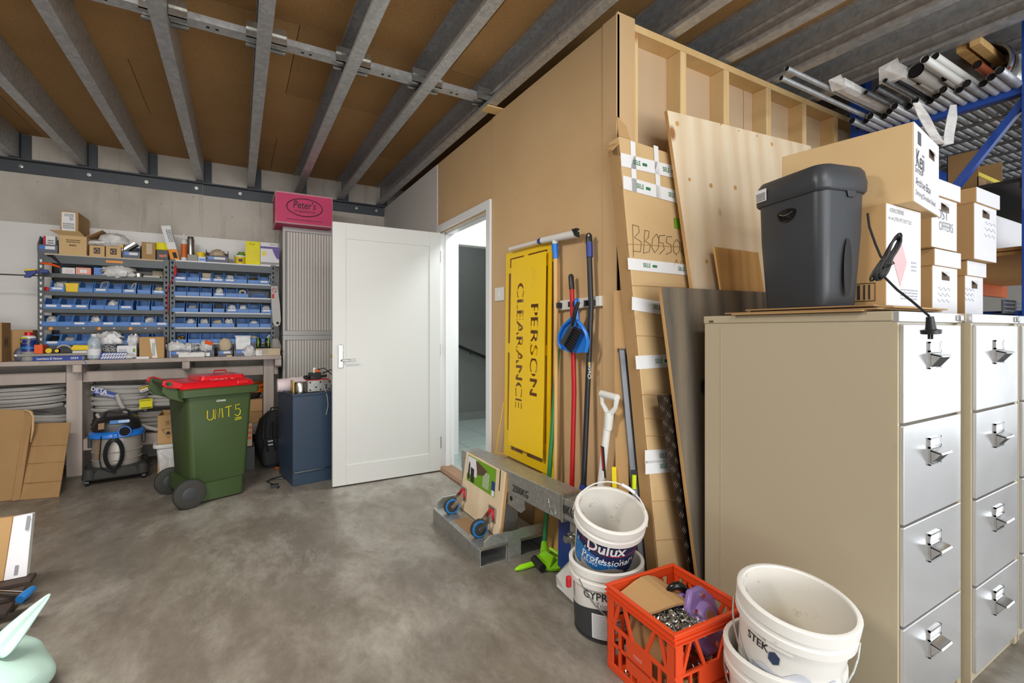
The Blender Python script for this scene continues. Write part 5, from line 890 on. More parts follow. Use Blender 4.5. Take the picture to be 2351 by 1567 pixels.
# plate coordinates: u to the right in the picture (-y), v up (z); hangs against the wall
def plate(loops, y_left, z0, xb, xt, H, th=.004):
    vs, fs = cutplate(loops, th); return MB().add([(xb+(xt-xb)*v/H-w, y_left-u, z0+v) for u, v, w in vs], fs)
RC = lambda x0, y0, x1, y1: [(x0, y0), (x1, y0), (x1, y1), (x0, y1)]
W1, H1 = .52, 1.30
S1 = thing('slotted_stencil', 'yellow metal stencil surround with slots, hung rearmost on the partition', 'stencil', (1.5, 2.45, .41))
wpart('plate', plate([RC(0, 0, W1, H1), RC(.085, .05, .23, .125), RC(.275, .05, .475, .125), RC(.05, H1-.10, .22, H1-.04), RC(.27, H1-.10, .475, H1-.04), RC(.035, .165, .48, .66), RC(.035, .72, .48, H1-.135)], 2.692, .415, 1.497, 1.512, H1), 'stencil_yellow', S1)
wpart('spare_plate', plate([RC(.415, .0, .545, 1.26), RC(.44, .06, .52, 1.20)], 2.680, .40, 1.507, 1.519, H1, .003), 'stencil_yellow', S1)
wpart('bent_edge', MB().tube([(1.492, 2.69, .42), (1.475, 2.77, .41), (1.49, 2.69, .75)], .003, 4), 'stencil_yellow', S1)
S2 = thing('stencil_plate', 'yellow stencil plate cut with person clearance lettering, hung foremost', 'stencil', (1.48, 2.43, .50))
W2, H2 = .385, 1.155; lp = [RC(0, 0, W2, H2)]
def tloops(s, cx, cv, size, width):
    ls = loops_of(s, .018); xs = [p[0] for l in ls for p in l]; k = width/(max(xs)-min(xs)); m = (max(xs)+min(xs))/2
    return [[(cx+p[1]*size, cv-(p[0]-m)*k) for p in l] for l in ls]
lp += tloops('CLEARANCE', .110, .62, .115, .76); lp += tloops('PERSON', .272, .60, .115, .53)
def skew(u, v): return u
wpart('plate', plate(lp, 2.585, .505, 1.466, 1.490, H2), 'stencil_yellow', S2)
br = MB()
for cx, n, L, cv in ((.110, 9, .76, .62), (.272, 6, .53, .60)):
    for i in range(n): v = cv+L/2-(i+.5)*L/n; br.box((1.466+.024*v/H2-.0022, 2.585-cx-.048, .505+v-.005), (1.466+.024*v/H2+.0022, 2.585-cx+.048, .505+v+.005))
wpart('bridge', br, 'stencil_yellow', S2, kind='stuff')
# broom holder rail with clips
hr = thing('tool_rail', 'white wall rail with black spring clips holding brooms', 'tool rail', (XW, 1.94, 1.34)); wpart('rail', MB().slab([(1.508, 2.12, 1.325), (1.508, 1.765, 1.335), (1.508, 1.765, 1.385), (1.508, 2.12, 1.378)], .02), 'white_plastic', hr, b=.004)
for y in (2.10, 1.955, 1.825): wpart('clip', MB().box((1.478, y-.028, 1.338), (1.508, y-.014, 1.366)).box((1.478, y+.014, 1.338), (1.508, y+.028, 1.366)).box((1.503, y-.02, 1.34), (1.508, y+.02, 1.364)), 'black_plastic', hr, b=.002)
def pole(g, a, b_, r, n=12): return g.tube([a, b_], r, n)
# squeegee
sq = thing('squeegee_mop', 'wooden handled squeegee with blue collar and white head uppermost', 'squeegee', (1.47, 2.1, .40)); c0, c1 = OX(1274, 560, 1.487), OX(1276, 1135, 1.44)
wpart('handle', MB().tube([OX(1276, 592, 1.487), OX(1277, 800, 1.485)], .013, 12), 'handle_wood', sq, smooth=True); wpart('lower_handle', MB().tube([OX(1277, 800, 1.485), OX(1276, 1120, 1.47)], .0115, 12), 'handle_wood', sq, smooth=True)
wpart('collar', MB().tube([OX(1274, 560, 1.487), OX(1274, 575, 1.487), OX(1275, 579, 1.487), OX(1276, 594, 1.487)], [.019, .018, .015, .015], 14), 'blue_plastic', sq, smooth=True); wpart('socket', MB().tube([OX(1275, 545, 1.487), OX(1274, 561, 1.487)], [.02, .014], 12), 'white_plastic', sq, smooth=True)
a, b_ = OX(1245, 552, 1.485), OX(1324, 536, 1.485); wpart('head', MB().tube([a, b_], [.018, .021], 10), 'white_plastic', sq, smooth=True); wpart('end_grip', MB().tube([OX(1238, 554, 1.485), a], .017, 10), 'navy_plastic', sq); wpart('blade', MB().slab([OX(1168, 570, 1.49), OX(1330, 527, 1.49), OX(1331, 532, 1.475), OX(1169, 575, 1.475)], .006), 'white_gloss', sq); wpart('rubber_end', MB().slab([OX(1319, 527, 1.48), OX(1330, 524, 1.48), OX(1331, 545, 1.48), OX(1326, 540, 1.48)], .02), 'black_plastic', sq)
# red handle broom, black broom
rb = thing('red_broom', 'red pole broom with black grip in the middle of rail', 'broom', (1.47, 1.95, 0)); wpart('pole', MB().tube([OX(1313, 662, 1.487), OX(1318, 900, 1.482), (1.43, 1.90, .02)], .0125, 12), 'red_handle', rb, smooth=True); wpart('grip', MB().tube([OX(1311, 629, 1.487), OX(1311, 634, 1.487), OX(1313, 664, 1.487)], [.008, .0145, .0145], 12), 'black_plastic', rb, smooth=True)
bb = thing('black_broom', 'tall black pole broom with navy grip and navy head', 'broom', (1.46, 1.83, 0)); wpart('pole', MB().tube([OX(1353, 588, 1.487), OX(1357, 700, 1.486), OX(1350, 870, 1.482), OX(1340, 1112, 1.44)], .0135, 12), 'black_handle', bb, smooth=True); wpart('grip', MB().tube([OX(1353, 556, 1.487), OX(1354, 590, 1.487)], .0165, 14), 'navy_plastic', bb, smooth=True); wpart('hang_loop', MB().tube([OX(1352, 535, 1.487), OX(1352, 540, 1.487), OX(1353, 557, 1.487)], [.008, .0155, .0165], 12), 'black_plastic', bb, smooth=True)
p = OX(1352, 540, 1.47); wpart('eyelet', MB().cyl(p, p+Vector((-.003, 0, 0)), .006, n=10), 'conduit', bb)
j = OX(1340, 1112, 1.44); wpart('socket', MB().tube([j, j+Vector((-.02, 0, -.09))], [.018, .022], 12), 'navy_plastic', bb, smooth=True); wpart('head', MB().slab([(1.40, 1.97, .33), (1.40, 1.74, .30), (1.43, 1.74, .36), (1.43, 1.97, .39)], .04), 'navy_plastic', bb, b=.006); wpart('bristles', MB().slab([(1.402, 1.965, .03), (1.402, 1.745, .0), (1.41, 1.745, .31), (1.41, 1.965, .335)], .03), 'navy_plastic', bb)
p = OX(1353, 850, 1.468); text(bb, 'Oates', p, (0, .05, 1), (0, 1, 0), .034, 'paper_white', .015, lift=.0); p2 = OX(1352.5, 836, 1.468); wpart('sun_mark', MB().cyl(p2, p2+Vector((-.001, 0, 0)), .006, n=8), 'wd_yellow', bb)
# dustpan with brush
dp = thing('dustpan', 'blue dustpan hung from the wall rail', 'dustpan', (1.44, 1.9, 1.09)); XP = 1.455
out = [(1322, 684), (1330, 685), (1331, 693), (1324, 720), (1325, 735), (1338, 750), (1346, 765), (1350, 785), (1345, 808), (1330, 810), (1307, 808), (1290, 800), (1283, 788), (1284, 768), (1293, 748), (1312, 732), (1319, 715), (1323, 700)]
wpart('pan', MB().slab([OX(px, py, XP) for px, py in out], .006), 'blue_plastic', dp, b=.002)
wall = [(1312, 731), (1293, 748), (1284, 768), (1283, 788), (1290, 800)]; wpart('rim', MB().tube([OX(px, py, XP-.012) for px, py in wall], .009, 6).tube([OX(px, py, XP-.012) for px, py in ((1325, 735), (1338, 750), (1346, 765), (1350, 785), (1345, 808))], .009, 6).tube([OX(1322, 690, XP-.004), OX(1325, 735, XP-.01)], [.008, .012], 6), 'blue_plastic', dp, smooth=True)
hb = thing('hand_brush', 'black hand brush clipped inside the blue dustpan', 'brush', OX(1305, 790, XP-.03)); wpart('handle', MB().tube([OX(1328, 693, XP-.03), OX(1321, 712, XP-.035), OX(1316, 735, XP-.035), OX(1313, 748, XP-.03)], [.009, .011, .011, .008], 10), 'black_plastic', hb, smooth=True)
wpart('brush_back', MB().slab([OX(1313, 745, XP-.042), OX(1318, 752, XP-.042), OX(1297, 792, XP-.042), OX(1290, 786, XP-.042)], .016), 'gyprock_black', hb, b=.004); g = MB()
for i in range(9): a = OX(1317, 752, XP-.036).lerp(OX(1297, 792, XP-.036), i/8); d = OX(1334, 760, XP-.03).lerp(OX(1312, 806, XP-.03), i/8); g.tube([a, d], [.007, .009], 5)
wpart('bristles', g, 'black_plastic', hb, kind='stuff')
# green spray mop
gm = thing('green_mop', 'green pole mop with lime foot and lever on floor', 'mop', (1.40, 2.05, 0)); gb = OX(1250, 1248, 1.42); wpart('pole', MB().tube([OX(1281, 800, 1.50), gb], .0125, 12), 'green_handle', gm, smooth=True); wpart('top_grip', MB().tube([OX(1283, 757, 1.502), OX(1281, 800, 1.50)], .015, 12), 'lime', gm, smooth=True)
wpart('socket', MB().tube([gb+Vector((0, 0, .005)), OZ(1250, 1270, .06)], [.018, .024], 12), 'lime', gm, smooth=True); wpart('yoke', MB().slab([OZ(1236, 1272, .055), OZ(1262, 1302, .03), OZ(1272, 1275, .055), OZ(1250, 1262, .08)], .02), 'lime', gm, b=.004)
wpart('pedal', MB().tube([OZ(1183, 1307, .012), OZ(1195, 1302, .014), OZ(1225, 1293, .016)], [.006, .014, .014], 8), 'lime_bright', gm, smooth=True); wpart('hinge', MB().cyl(OZ(1226, 1282, .035), OZ(1246, 1304, .028), .02, n=10), 'black_plastic', gm)
cc = OZ(1270, 1290, .02); wpart('mop_disc', MB().lathe([(0, .004), (.085, .004), (.092, .012), (.092, .022), (.085, .026), (0, .026)], 28, c=(cc.x+.01, cc.y+.02)), 'lime', gm, smooth=True); wpart('dark_pad', MB().lathe([(.0, 0), (.08, 0), (.08, .006), (0, .006)], 24, c=(cc.x+.01, cc.y+.02)), 'pack_black', gm); wpart('spring_arm', MB().tube([OZ(1262, 1258, .07), OZ(1278, 1268, .06), OZ(1300, 1280, .045)], .009, 6), 'lime_bright', gm, smooth=True)
# shovel
sh = thing('shovel', 'white plastic shovel with D handle standing behind the buckets', 'shovel', (1.43, 1.69, 0)); a = OX(1397, 956, 1.45); wpart('shaft', MB().tube([a+Vector((0, 0, -.0)), OX(1378, 1122, 1.45), (1.445, 1.74, .2)], .0165, 12), 'white_plastic', sh, smooth=True); wpart('neck', MB().tube([OX(1399, 945, 1.45), OX(1396, 985, 1.45)], [.022, .018], 12), 'white_plastic', sh, smooth=True)
wpart('grip', MB().tube([OX(1381, 903, 1.45), OX(1417, 913, 1.45)], .0165, 12), 'white_plastic', sh, smooth=True); wpart('yoke', MB().tube([OX(1383, 905, 1.45), OX(1383, 925, 1.45), OX(1398, 952, 1.45)], [.012, .010, .014], 8).tube([OX(1416, 914, 1.45), OX(1413, 935, 1.45), OX(1400, 952, 1.45)], [.012, .010, .014], 8), 'white_plastic', sh, smooth=True)
p = OX(1386, 1060, 1.433); patch(sh, p, (0, -1, .0), (0, .11, 1), .024, .14, 'black_print', lift=.002); patch(sh, p+Vector((0, .008, .015)), (0, -1, 0), (0, .11, 1), .008, .10, 'red_print', lift=.003); patch(sh, p-Vector((0, -.004, .055)), (0, -1, 0), (0, .11, 1), .018, .03, 'paper_white', lift=.003); wpart('blade', MB().slab([(1.40, 1.83, .01), (1.40, 1.64, .01), (1.44, 1.66, .24), (1.44, 1.81, .24)], .006), 'white_plastic', sh)
# spirit levels
lv = thing('spirit_level', 'long grey spirit level leaning beside tall cardboard carton', 'spirit level', (1.45, 1.5, 0)); A0, A1 = OY(1428, 803, 1.60), OY(1459, 1140, 1.53); dd = (A1-A0); A2 = A0+dd*((A0.z-.002)/(A0.z-A1.z)); s_ = Vector((.88, -.48, 0)); n_ = Vector((.48, .88, 0))
wpart('body', MB().slab([A2-s_*.012, A2+s_*.012, A0+s_*.012, A0-s_*.012], .022), 'level_grey', lv, b=.002); wpart('web', MB().slab([A2+s_*.012, A2+s_*.02, A0+s_*.02, A0+s_*.012], .02), 'black_steel', lv); wpart('end_cap', MB().slab([A0-s_*.014-Vector((0, 0, .008)), A0+s_*.022-Vector((0, 0, .008)), A0+s_*.022+Vector((0, 0, .006)), A0-s_*.014+Vector((0, 0, .006))], .024), 'black_plastic', lv)
vp = A0+dd*((A0.z-OY(1456, 1105, 1.535).z)/(A0.z-A1.z))-n_*.002; wpart('vial', MB().cyl(vp+Vector((0, 0, .03)), vp-Vector((0, 0, .03)), .010, n=12), 'lime_vial', lv, smooth=True); wpart('vial_frame', MB().slab([vp-s_*.013-Vector((0, 0, .05)), vp+s_*.013-Vector((0, 0, .05)), vp+s_*.013+Vector((0, 0, .05)), vp-s_*.013+Vector((0, 0, .05))], .004), 'black_steel', lv)
solo('yellow_level', MB().slab([(1.435, 1.585, .005), (1.45, 1.57, .005), (1.478, 1.62, .60), (1.465, 1.635, .60)], .02), 'wd_yellow', 'short yellow spirit level behind the grey one', 'spirit level', b=.002)
# white plate at the floor by the buckets
solo('white_plate', MB().slab([OZ(1300, 1368, .004), OZ(1330, 1395, .004), OD(1330, 1275, 2.16), OD(1312, 1281, 2.17), OD(1276, 1320, 2.2), OZ(1278, 1345, .02)], .005), 'white_plastic', 'flat white plastic sheet leaning behind the lower bucket', 'sheet') 
# ---- forklift jib
J = thing('forklift_jib', 'galvanised forklift jib attachment with long lifting beam', 'lifting jib', (1.28, 2.4, 0))
y0, y1 = 2.19, 2.865; hb_ = .088
def tubebox(g, x0, x1, z0, z1, ya, yb, t): g.box((x0, ya, z0), (x1, yb, z0+t)).box((x0, ya, z1-t), (x1, yb, z1)).box((x0, ya, z0+t), (x0+t, yb, z1-t)).box((x1-t, ya, z0+t), (x1, yb, z1-t))
g = MB(); tubebox(g, 1.075, 1.235, 0, hb_, y0, y1, .006); wpart('fork_pocket', g, 'galvanised_jib', J, b=.002); g = MB(); tubebox(g, 1.315, 1.475, 0, hb_, y0, y1, .006); wpart('fork_pocket', g, 'galvanised_jib', J, b=.002)
for y in (y0+.004, y1-.012): wpart('gusset', MB().prism([(1.10, hb_), (1.47, hb_), (1.47, .15), (1.14, .15), (1.10, .125)], .008, Matrix.Translation((0, y+.008, 0)) @ RXY), 'galvanised_jib', J, b=.001); wpart('strap', MB().box((1.237, y-.003, 0), (1.313, y+.009, .15)), 'galvanised_jib', J)
for x0, x1 in ((1.08, 1.235), (1.315, 1.475)): wpart('weld', MB().cyl((x0, y0, hb_+.004), (x1, y0, hb_+.004), .007, n=8), 'zinc', J, smooth=True)
wpart('deck_plate', MB().box((1.11, 2.40, hb_), (1.20, 2.62, hb_+.002)), 'tan_strip', J, 'worn rating plate')
def bm(x0, x1, ya, za, yb, zb, h): return MB().loft([[(x0, ya, za-h), (x1, ya, za-h), (x1, ya, za), (x0, ya, za)], [(x0, yb, zb-h), (x1, yb, zb-h), (x1, yb, zb), (x0, yb, zb)]])
bx0, bx1 = 1.262, 1.385; zt = lambda y: .440+(2.84-y)*.034
wpart('beam', bm(bx0, bx1, 2.85, zt(2.85), 1.74, zt(1.74), .118), 'galvanised_jib', J, b=.004); wpart('collar', bm(bx0-.004, bx1+.004, 1.745, zt(1.745)+.004, 1.73, zt(1.73)+.004, .126), 'zinc', J, b=.003); wpart('inner_tube', bm(bx0+.012, bx1-.012, 1.76, zt(1.76)-.014, 1.645, zt(1.645)-.014, .095), 'galvanised_jib', J, b=.003); wpart('end_flange', bm(bx0+.006, bx1-.006, 1.645, zt(1.645)-.008, 1.638, zt(1.638)-.008, .108), 'galvanised_jib', J)
for y in (2.77, 2.32): wpart('post', MB().box((bx0+.006, y, hb_), (bx1-.006, y+.08, zt(y)-.116)), 'galvanised_jib', J, b=.003)
wpart('cheek_plate', MB().prism([(2.30, .345), (2.08, .352), (2.07, .30), (2.10, .275), (2.30, .28)], .008, Matrix.Translation((bx0+.012, 0, 0)) @ Matrix(((0, 0, -1, 0), (1, 0, 0, 0), (0, 1, 0, 0), (0, 0, 0, 1)))), 'galvanised_jib', J); wpart('pin_hole', MB().cyl((bx0+.002, 2.20, .32), (bx0+.0035, 2.20, .32), .013, n=14), 'hole_black', J)
p = OX(1195, 1128, bx0); text(J, '2500KG', (bx0, p.y, p.z), (0, -1, .034), (0, 0, 1), .05, 'black_print', .012, width=.155, lift=.003); p = OX(1307, 1190, bx0+.012); text(J, '0KG', (bx0+.012, 1.70, zt(1.7)-.066), (0, -1, .034), (0, 0, 1), .06, 'black_print', .012, width=.085, lift=.003)
p = OX(1264, 1163, bx0-.006); wpart('split_pin', MB().tube([p+Vector((0, .02, .03)), p+Vector((-.004, .012, .01)), p+Vector((-.006, 0, .0)), p+Vector((0, -.02, -.03)), p+Vector((-.003, -.012, -.01)), p+Vector((-.002, .005, .008)), p+Vector((0, .016, .034))], .0025, 5), 'chrome', J, smooth=True)
hk = part('hook_lug', MB().box((1.30-1.28, 1.66-2.4, .27), (1.335-1.28, 1.73-2.4, .375)), 'galvanised_jib', J, b=.004); wpart('shackle_bolt', MB().cyl((1.255, 1.69, .30), (1.38, 1.69, .30), .011, n=10).cyl((1.272, 1.69, .30), (1.287, 1.69, .30), .024, n=12).cyl((1.245, 1.69, .30), (1.262, 1.69, .30), .017, n=6), 'zinc', J, smooth=True); wpart('shackle', MB().tube([(1.29, 1.69, .30), (1.288, 1.69, .24), (1.30, 1.69, .20), (1.325, 1.69, .19), (1.35, 1.69, .20), (1.36, 1.69, .24), (1.36, 1.69, .30)], .010, 8), 'zinc', J, smooth=True)
# ---- dolly standing on the jib
Dl = thing('furniture_dolly', 'square plywood furniture dolly with blue castors leaning on jib beam', 'dolly', (1.24, 2.52, hb_)); up = Vector((.030, 0, .36)); u_ = up.normalized(); rt = Vector((0, -1, 0))
Q = [Vector((1.222, 2.79, hb_+.004)), Vector((1.222, 2.265, hb_+.004)), Vector((1.252, 2.245, .448)), Vector((1.252, 2.745, .448))]
wpart('board', MB().slab(Q, -.018) if False else MB().slab(Q, .010), 'plywood', Dl, b=.001); wpart('rear_ply', MB().slab([q+Vector((-.0, 0, 0))+Vector((.0105, -.012, 0)) for q in Q], .008), 'ply_edge', Dl)
wpart('slit', MB().slab([Q[2].lerp(Q[3], .1)+u_*.002-Vector((.002, 0, 0)), Q[2].lerp(Q[3], .085)+u_*.002-Vector((.002, 0, 0)), Q[2].lerp(Q[3], .085)-u_*.11-Vector((.002, 0, 0)), Q[2].lerp(Q[3], .1)-u_*.11-Vector((.002, 0, 0))], .001), 'hole_black', Dl)
n_ = Vector((-1, 0, .083)).normalized(); ctr = Q[3].lerp(Q[2], .44)-u_*.085
patch(Dl, ctr, rt, u_, .37, .155, 'green_card', lift=.002, th=.001); patch(Dl, ctr-rt*.115+u_*.02, rt, u_, .13, .105, 'card_white', lift=.0032, th=.0006); patch(Dl, ctr+rt*.165-u_*.02, rt, u_, .04, .05, 'navy_plastic', lift=.0034, th=.0006); patch(Dl, ctr+rt*.165-u_*.06, rt, u_, .03, .03, 'paper_white', lift=.0034, th=.0006); lines(Dl, ctr+rt*.075-u_*.015, rt, u_, .08, .09, 9, 'paper_white', lift=.0036)
tb_ = ctr-rt*.02+u_*.035+n_*.004; wpart('picture_dolly', MB().slab([tb_-rt*.05+u_*.035, tb_+rt*.10+u_*.005, tb_+rt*.06-u_*.03, tb_-rt*.02-u_*.045][::-1], .0006), 'brown_print', Dl); fg = ctr-rt*.155+n_*.004; wpart('picture_figure', MB().slab([fg-rt*.016-u_*.06, fg+rt*.012-u_*.06, fg+rt*.012+u_*.03, fg-rt*.004+u_*.045][::-1], .0006).slab([fg+rt*.03-u_*.07, fg+rt*.075-u_*.07, fg+rt*.07+u_*.01, fg+rt*.025+u_*.015][::-1], .0006), 'black_print', Dl)
for yc, zc in ((2.735, .195), (2.35, .195)):
    x = 1.222+.03*(zc-hb_)/.36-.006; cs = wpart('castor_plate', MB().box((x-.004, yc-.045, zc-.04), (x+.002, yc+.03, zc+.045)), 'zinc', Dl, b=.002); yc -= .0
    wpart('swivel', MB().cyl((x-.004, yc-.008, zc), (x-.014, yc-.008, zc), .032, n=20), 'red_print', cs, smooth=True); wpart('fork', MB().slab([(x-.012, yc-.03, zc+.025), (x-.012, yc-.03, zc-.02), (x-.085, yc-.03, zc-.075), (x-.095, yc-.03, zc-.055)], .003).slab([(x-.012, yc+.012, zc+.025), (x-.012, yc+.012, zc-.02), (x-.085, yc+.012, zc-.075), (x-.095, yc+.012, zc-.055)], .003), 'zinc', cs)
    wx, wz = x-.082, zc-.06
    wh = wpart('wheel', MB().lathe([(.0, -.017), (.030, -.017), (.030, -.014), (.047, -.014), (.050, -.008), (.050, .008), (.047, .014), (.03, .014), (.03, .017), (0, .017)], 30, Matrix.Translation((wx, yc-.009, wz)) @ Matrix.Rotation(PI/2, 4, 'X')), 'rubber', Dl, smooth=True); wpart('blue_tyre', MB().lathe([(.034, -.0175), (.044, -.0175), (.046, -.014), (.034, -.014)], 30, Matrix.Translation((wx, yc-.009, wz)) @ Matrix.Rotation(PI/2, 4, 'X')).lathe([(.034, .0175), (.044, .0175), (.046, .014), (.034, .014)], 30, Matrix.Translation((wx, yc-.009, wz)) @ Matrix.Rotation(PI/2, 4, 'X')), 'dulux_blue', wh, smooth=True); wpart('axle_nut', MB().cyl((wx, yc-.034, wz), (wx, yc-.028, wz), .010, n=6), 'chrome', wh)
# ---- small ply offcut behind jib
solo('ply_offcut', MB().slab([(1.475, 2.33, .002), (1.475, 2.02, .002), (1.52, 2.02, .30), (1.52, 2.33, .30)], .009), 'plywood_warm', 'pale timber offcut leaning on wall behind jib', 'board')
# ================================================================ SHEETS LEANING ON THE STUD WALL
nC = Vector((0, -1, .2/2.09)).normalized(); c0 = Vector((1.5, 1.40, 0)); uC = Vector((0, .2/2.09, 1)).normalized(); rC = Vector((1, 0, 0))
CT = thing('long_carton', 'tall long cardboard carton banded with white tape, standing on end', 'box', (1.65, 1.43, 0))
TL, BL_ = OP(1421, 312, c0, nC), OP(1521, 1400, c0, nC); k = (TL.z-.003)/(TL.z-BL_.z); BL0 = TL+(BL_-TL)*k; wC = .40; TRp = TL+Vector((wC, 0, -.02)); BR0 = BL0+Vector((wC, 0, 0))
wpart('box_body', MB().slab([BL0, BR0, TRp, TL], .07), 'cardboard_light', CT, b=.003); wpart('side_lip', MB().slab([BL0-Vector((.003, -.004, 0)), BL0-Vector((.003, -.066, 0)), TL-Vector((.003, -.066, .05)), TL-Vector((.003, -.004, .05))], .002), 'cardboard_dull', CT)
fl = OP(1410, 290, c0, nC); wpart('torn_flap', MB().slab([TL, TL+Vector((.07, 0, .0)), TL+Vector((.035, -.01, .05)), TL+Vector((-.03, -.02, .075))], .004).slab([TL+Vector((0, 0, -.03)), TL+Vector((0, .05, -.02)), TL+Vector((-.055, .03, -.06)), TL+Vector((-.05, -.01, -.075))], .004), 'cardboard', CT)
def tape(pa, pb, w, txt=True, mat='paper_white'):
    a, b_ = OP(*pa, c0, nC), OP(*pb, c0, nC); d = (b_-a); L = d.length; d.normalize(); uu = nC.cross(d)*1.0
    if uu.z < 0 or (abs(uu.z) < .3 and uu.x > 0): uu = -uu
    m = (a+b_)/2
    rr_ = d if d.cross(uu).dot(nC) > 0 else -d
    patch(CT, m, rr_, uu, L, w, mat, 'tape', lift=.0022, th=.0005)
    if txt:
        n = max(1, int(L/.16))
        for i in range(n): q = a.lerp(b_, (i+.5)/n); text(CT, 'SELE', q, rr_, uu, w*.5, 'green_print', .008, width=.045, lift=.004); patch(CT, q+rr_*.05, rr_, uu, .028, w*.22, 'green_print', 'tape_mark', lift=.004, th=.0003)
tape((1425, 366), (1560, 398), .062); tape((1430, 418), (1575, 458), .062); tape((1452, 325), (1456, 440), .030, False); tape((1505, 335), (1512, 455), .030, False); tape((1441, 605), (1600, 622), .052); tape((1450, 696), (1560, 714), .058); tape((1459, 832), (1560, 826), .058); tape((1480, 1048), (1560, 1043), .055); tape((1481, 1073), (1562, 1066), .055)
hand = [[(1452, 515), (1454, 590)], [(1452, 516), (1466, 520), (1467, 533), (1456, 545), (1472, 555), (1470, 578), (1453, 576)], [(1480, 528), (1477, 582)], [(1480, 528), (1490, 531), (1488, 546), (1480, 552), (1493, 562), (1490, 578), (1477, 581)], [(1507, 537), (1498, 548), (1496, 568), (1503, 580), (1511, 570), (1513, 550), (1507, 537)], [(1527, 540), (1513, 541), (1512, 556), (1522, 558), (1525, 572), (1514, 583)], [(1542, 543), (1531, 543), (1529, 556), (1540, 562), (1541, 578), (1529, 584)], [(1553, 549), (1546, 560), (1546, 577), (1553, 585), (1560, 575), (1560, 558), (1553, 549)], [(1572, 548), (1564, 560), (1563, 578), (1570, 588), (1577, 578), (1570, 570), (1564, 578)], [(1545, 612), (1553, 596), (1558, 612), (1566, 597)]]
for hs_ in hand: wpart('handwriting', MB().tube([OP(px, py, c0, nC)+nC*.0015 for px, py in hs_], .0013, 4), 'brown_print', CT)
q = OP(1556, 513, c0, nC); patch(CT, q, rC, uC, .05, .05, 'green_card', 'green_sticker', lift=.002)
for i, py in enumerate((560, 655, 770, 905, 960, 1000, 1150, 1240)): a, b_ = OP(1440+(py-560)*.09, py, c0, nC), OP(1590, py+8-i*2, c0, nC); wpart('crease', MB().tube([a+nC*.001, b_+nC*.001], .0018, 4), 'cardboard', CT)
# folded cardboard sheet at its left
solo('cardboard_strip', MB().slab([(1.478, 1.615, .002), (1.50, 1.55, .002), (1.512, 1.60, 1.40), (1.495, 1.655, 1.40)], .005), 'cardboard', 'narrow cardboard strip standing in the wall corner', 'cardboard')
# big plywood
nP = Vector((0, -1, .21/2.3)).normalized(); p0 = Vector((2, 1.36, 0)); PT, PR, PM = OP(1532, 253, p0, nP), OP(1862, 335, p0, nP), OP(1590, 660, p0, nP); e = PM-PT; PB = PT+e*((PT.z-.003)/(-e.z)); dR = PR-PT; PBR = PB+Vector((dR.x, 0, 0)); 
sp = thing('plywood_sheet', 'large knotty pale plywood sheet leaning on the stud wall', 'plywood', (2.4, 1.38, 0)); wpart('sheet', MB().slab([PB, PBR, PR, PT], .017), 'plywood', sp); wpart('edge', MB().slab([PB-Vector((.002, .0, 0)), PB+Vector((.0, .0, 0)), PT+Vector((.0, .0, 0)), PT-Vector((.002, .0, 0))], .0165), 'ply_edge', sp)
for px, py, r in ((1555, 284, .012), (1772, 331, .011), (1583, 412, .009), (1632, 426, .012), (1688, 431, .012), (1622, 600, .010), (1738, 312, .006), (1655, 285, .006), (1696, 300, .005), (1790, 315, .005)):
    q = OP(px, py, p0, nP)-Vector((0, .0008, 0)); wpart('knot', MB().cyl(q, q-Vector((0, .0005, 0)), r*1.0, n=14), 'plywood_warm', sp)
nQ = Vector((0, -1, .11/1.63)).normalized(); q0 = Vector((2, 1.345, 0)); a, b_ = OP(1640, 566, q0, nQ), OP(1745, 571, q0, nQ); a2 = OP(1655, 662, q0, nQ); e = a2-a; a3 = a+e*((a.z-.003)/(-e.z)); b3 = a3+Vector((.34, 0, 0)); solo('plywood_offcut', MB().slab([a3, b3, a+Vector((.34, 0, 0)), a], .009), 'plywood_warm', 'smaller warm brown plywood offcut in front of the pale sheet', 'plywood')
nF = Vector((0, -1, .10/1.41)).normalized(); f0 = Vector((2, 1.308, 0)); a, m = OP(1517, 658, f0, nF), OP(1600, 1310, f0, nF); e = m-a; a3 = a+e*((a.z-.003)/(-e.z)); b_ = OP(1735, 669, f0, nF); dR = (b_-a)*1.7; fp = thing('formply_sheet', 'weathered dark formply sheet leaning behind filing cabinet', 'formply', (1.9, 1.32, 0)); wpart('sheet', MB().slab([a3, a3+Vector((dR.x, 0, 0)), a+dR, a], .014), 'formply', fp); wpart('edge', MB().slab([a3-Vector((.003, 0, 0)), a3, a, a-Vector((.003, 0, 0))], .013), 'ply_edge', fp)
nK = Vector((0, -1, .06/.94)).normalized(); k0 = Vector((1.6, 1.345, 0)); a, m = OP(1510, 908, k0, nK), OP(1582, 1310, k0, nK); e = m-a; a3 = a+e*((a.z-.003)/(-e.z)); ck = thing('checker_plate', 'dark checker plate strip wedged between carton and formply', 'metal plate', (1.6, 1.35, 0)); wpart('plate', MB().slab([a3, a3+Vector((.14, 0, 0)), a+Vector((.16, 0, 0)), a], .004), 'checker', ck); uK = (a-a3).normalized(); g = MB(); L = (a-a3).length; rows = int(L/.033)
for i in range(rows):
    for j in range(5):
        c = a3+uK*(.02+i*.033)+rC*(.014+j*.031)-Vector((0, .0012, 0)); s = 1 if (i+j) % 2 else -1
        for q in (-1, 0, 1): d = (rC*.010+uK*.010*s); o_ = (rC*-.005*s+uK*.005)*q*1.3; g.tube([c-d+o_, c+o_, c+d+o_], [.0004, .0022, .0004], 4)
wpart('tread_bars', g, 'chrome' if False else 'checker', ck, kind='stuff')
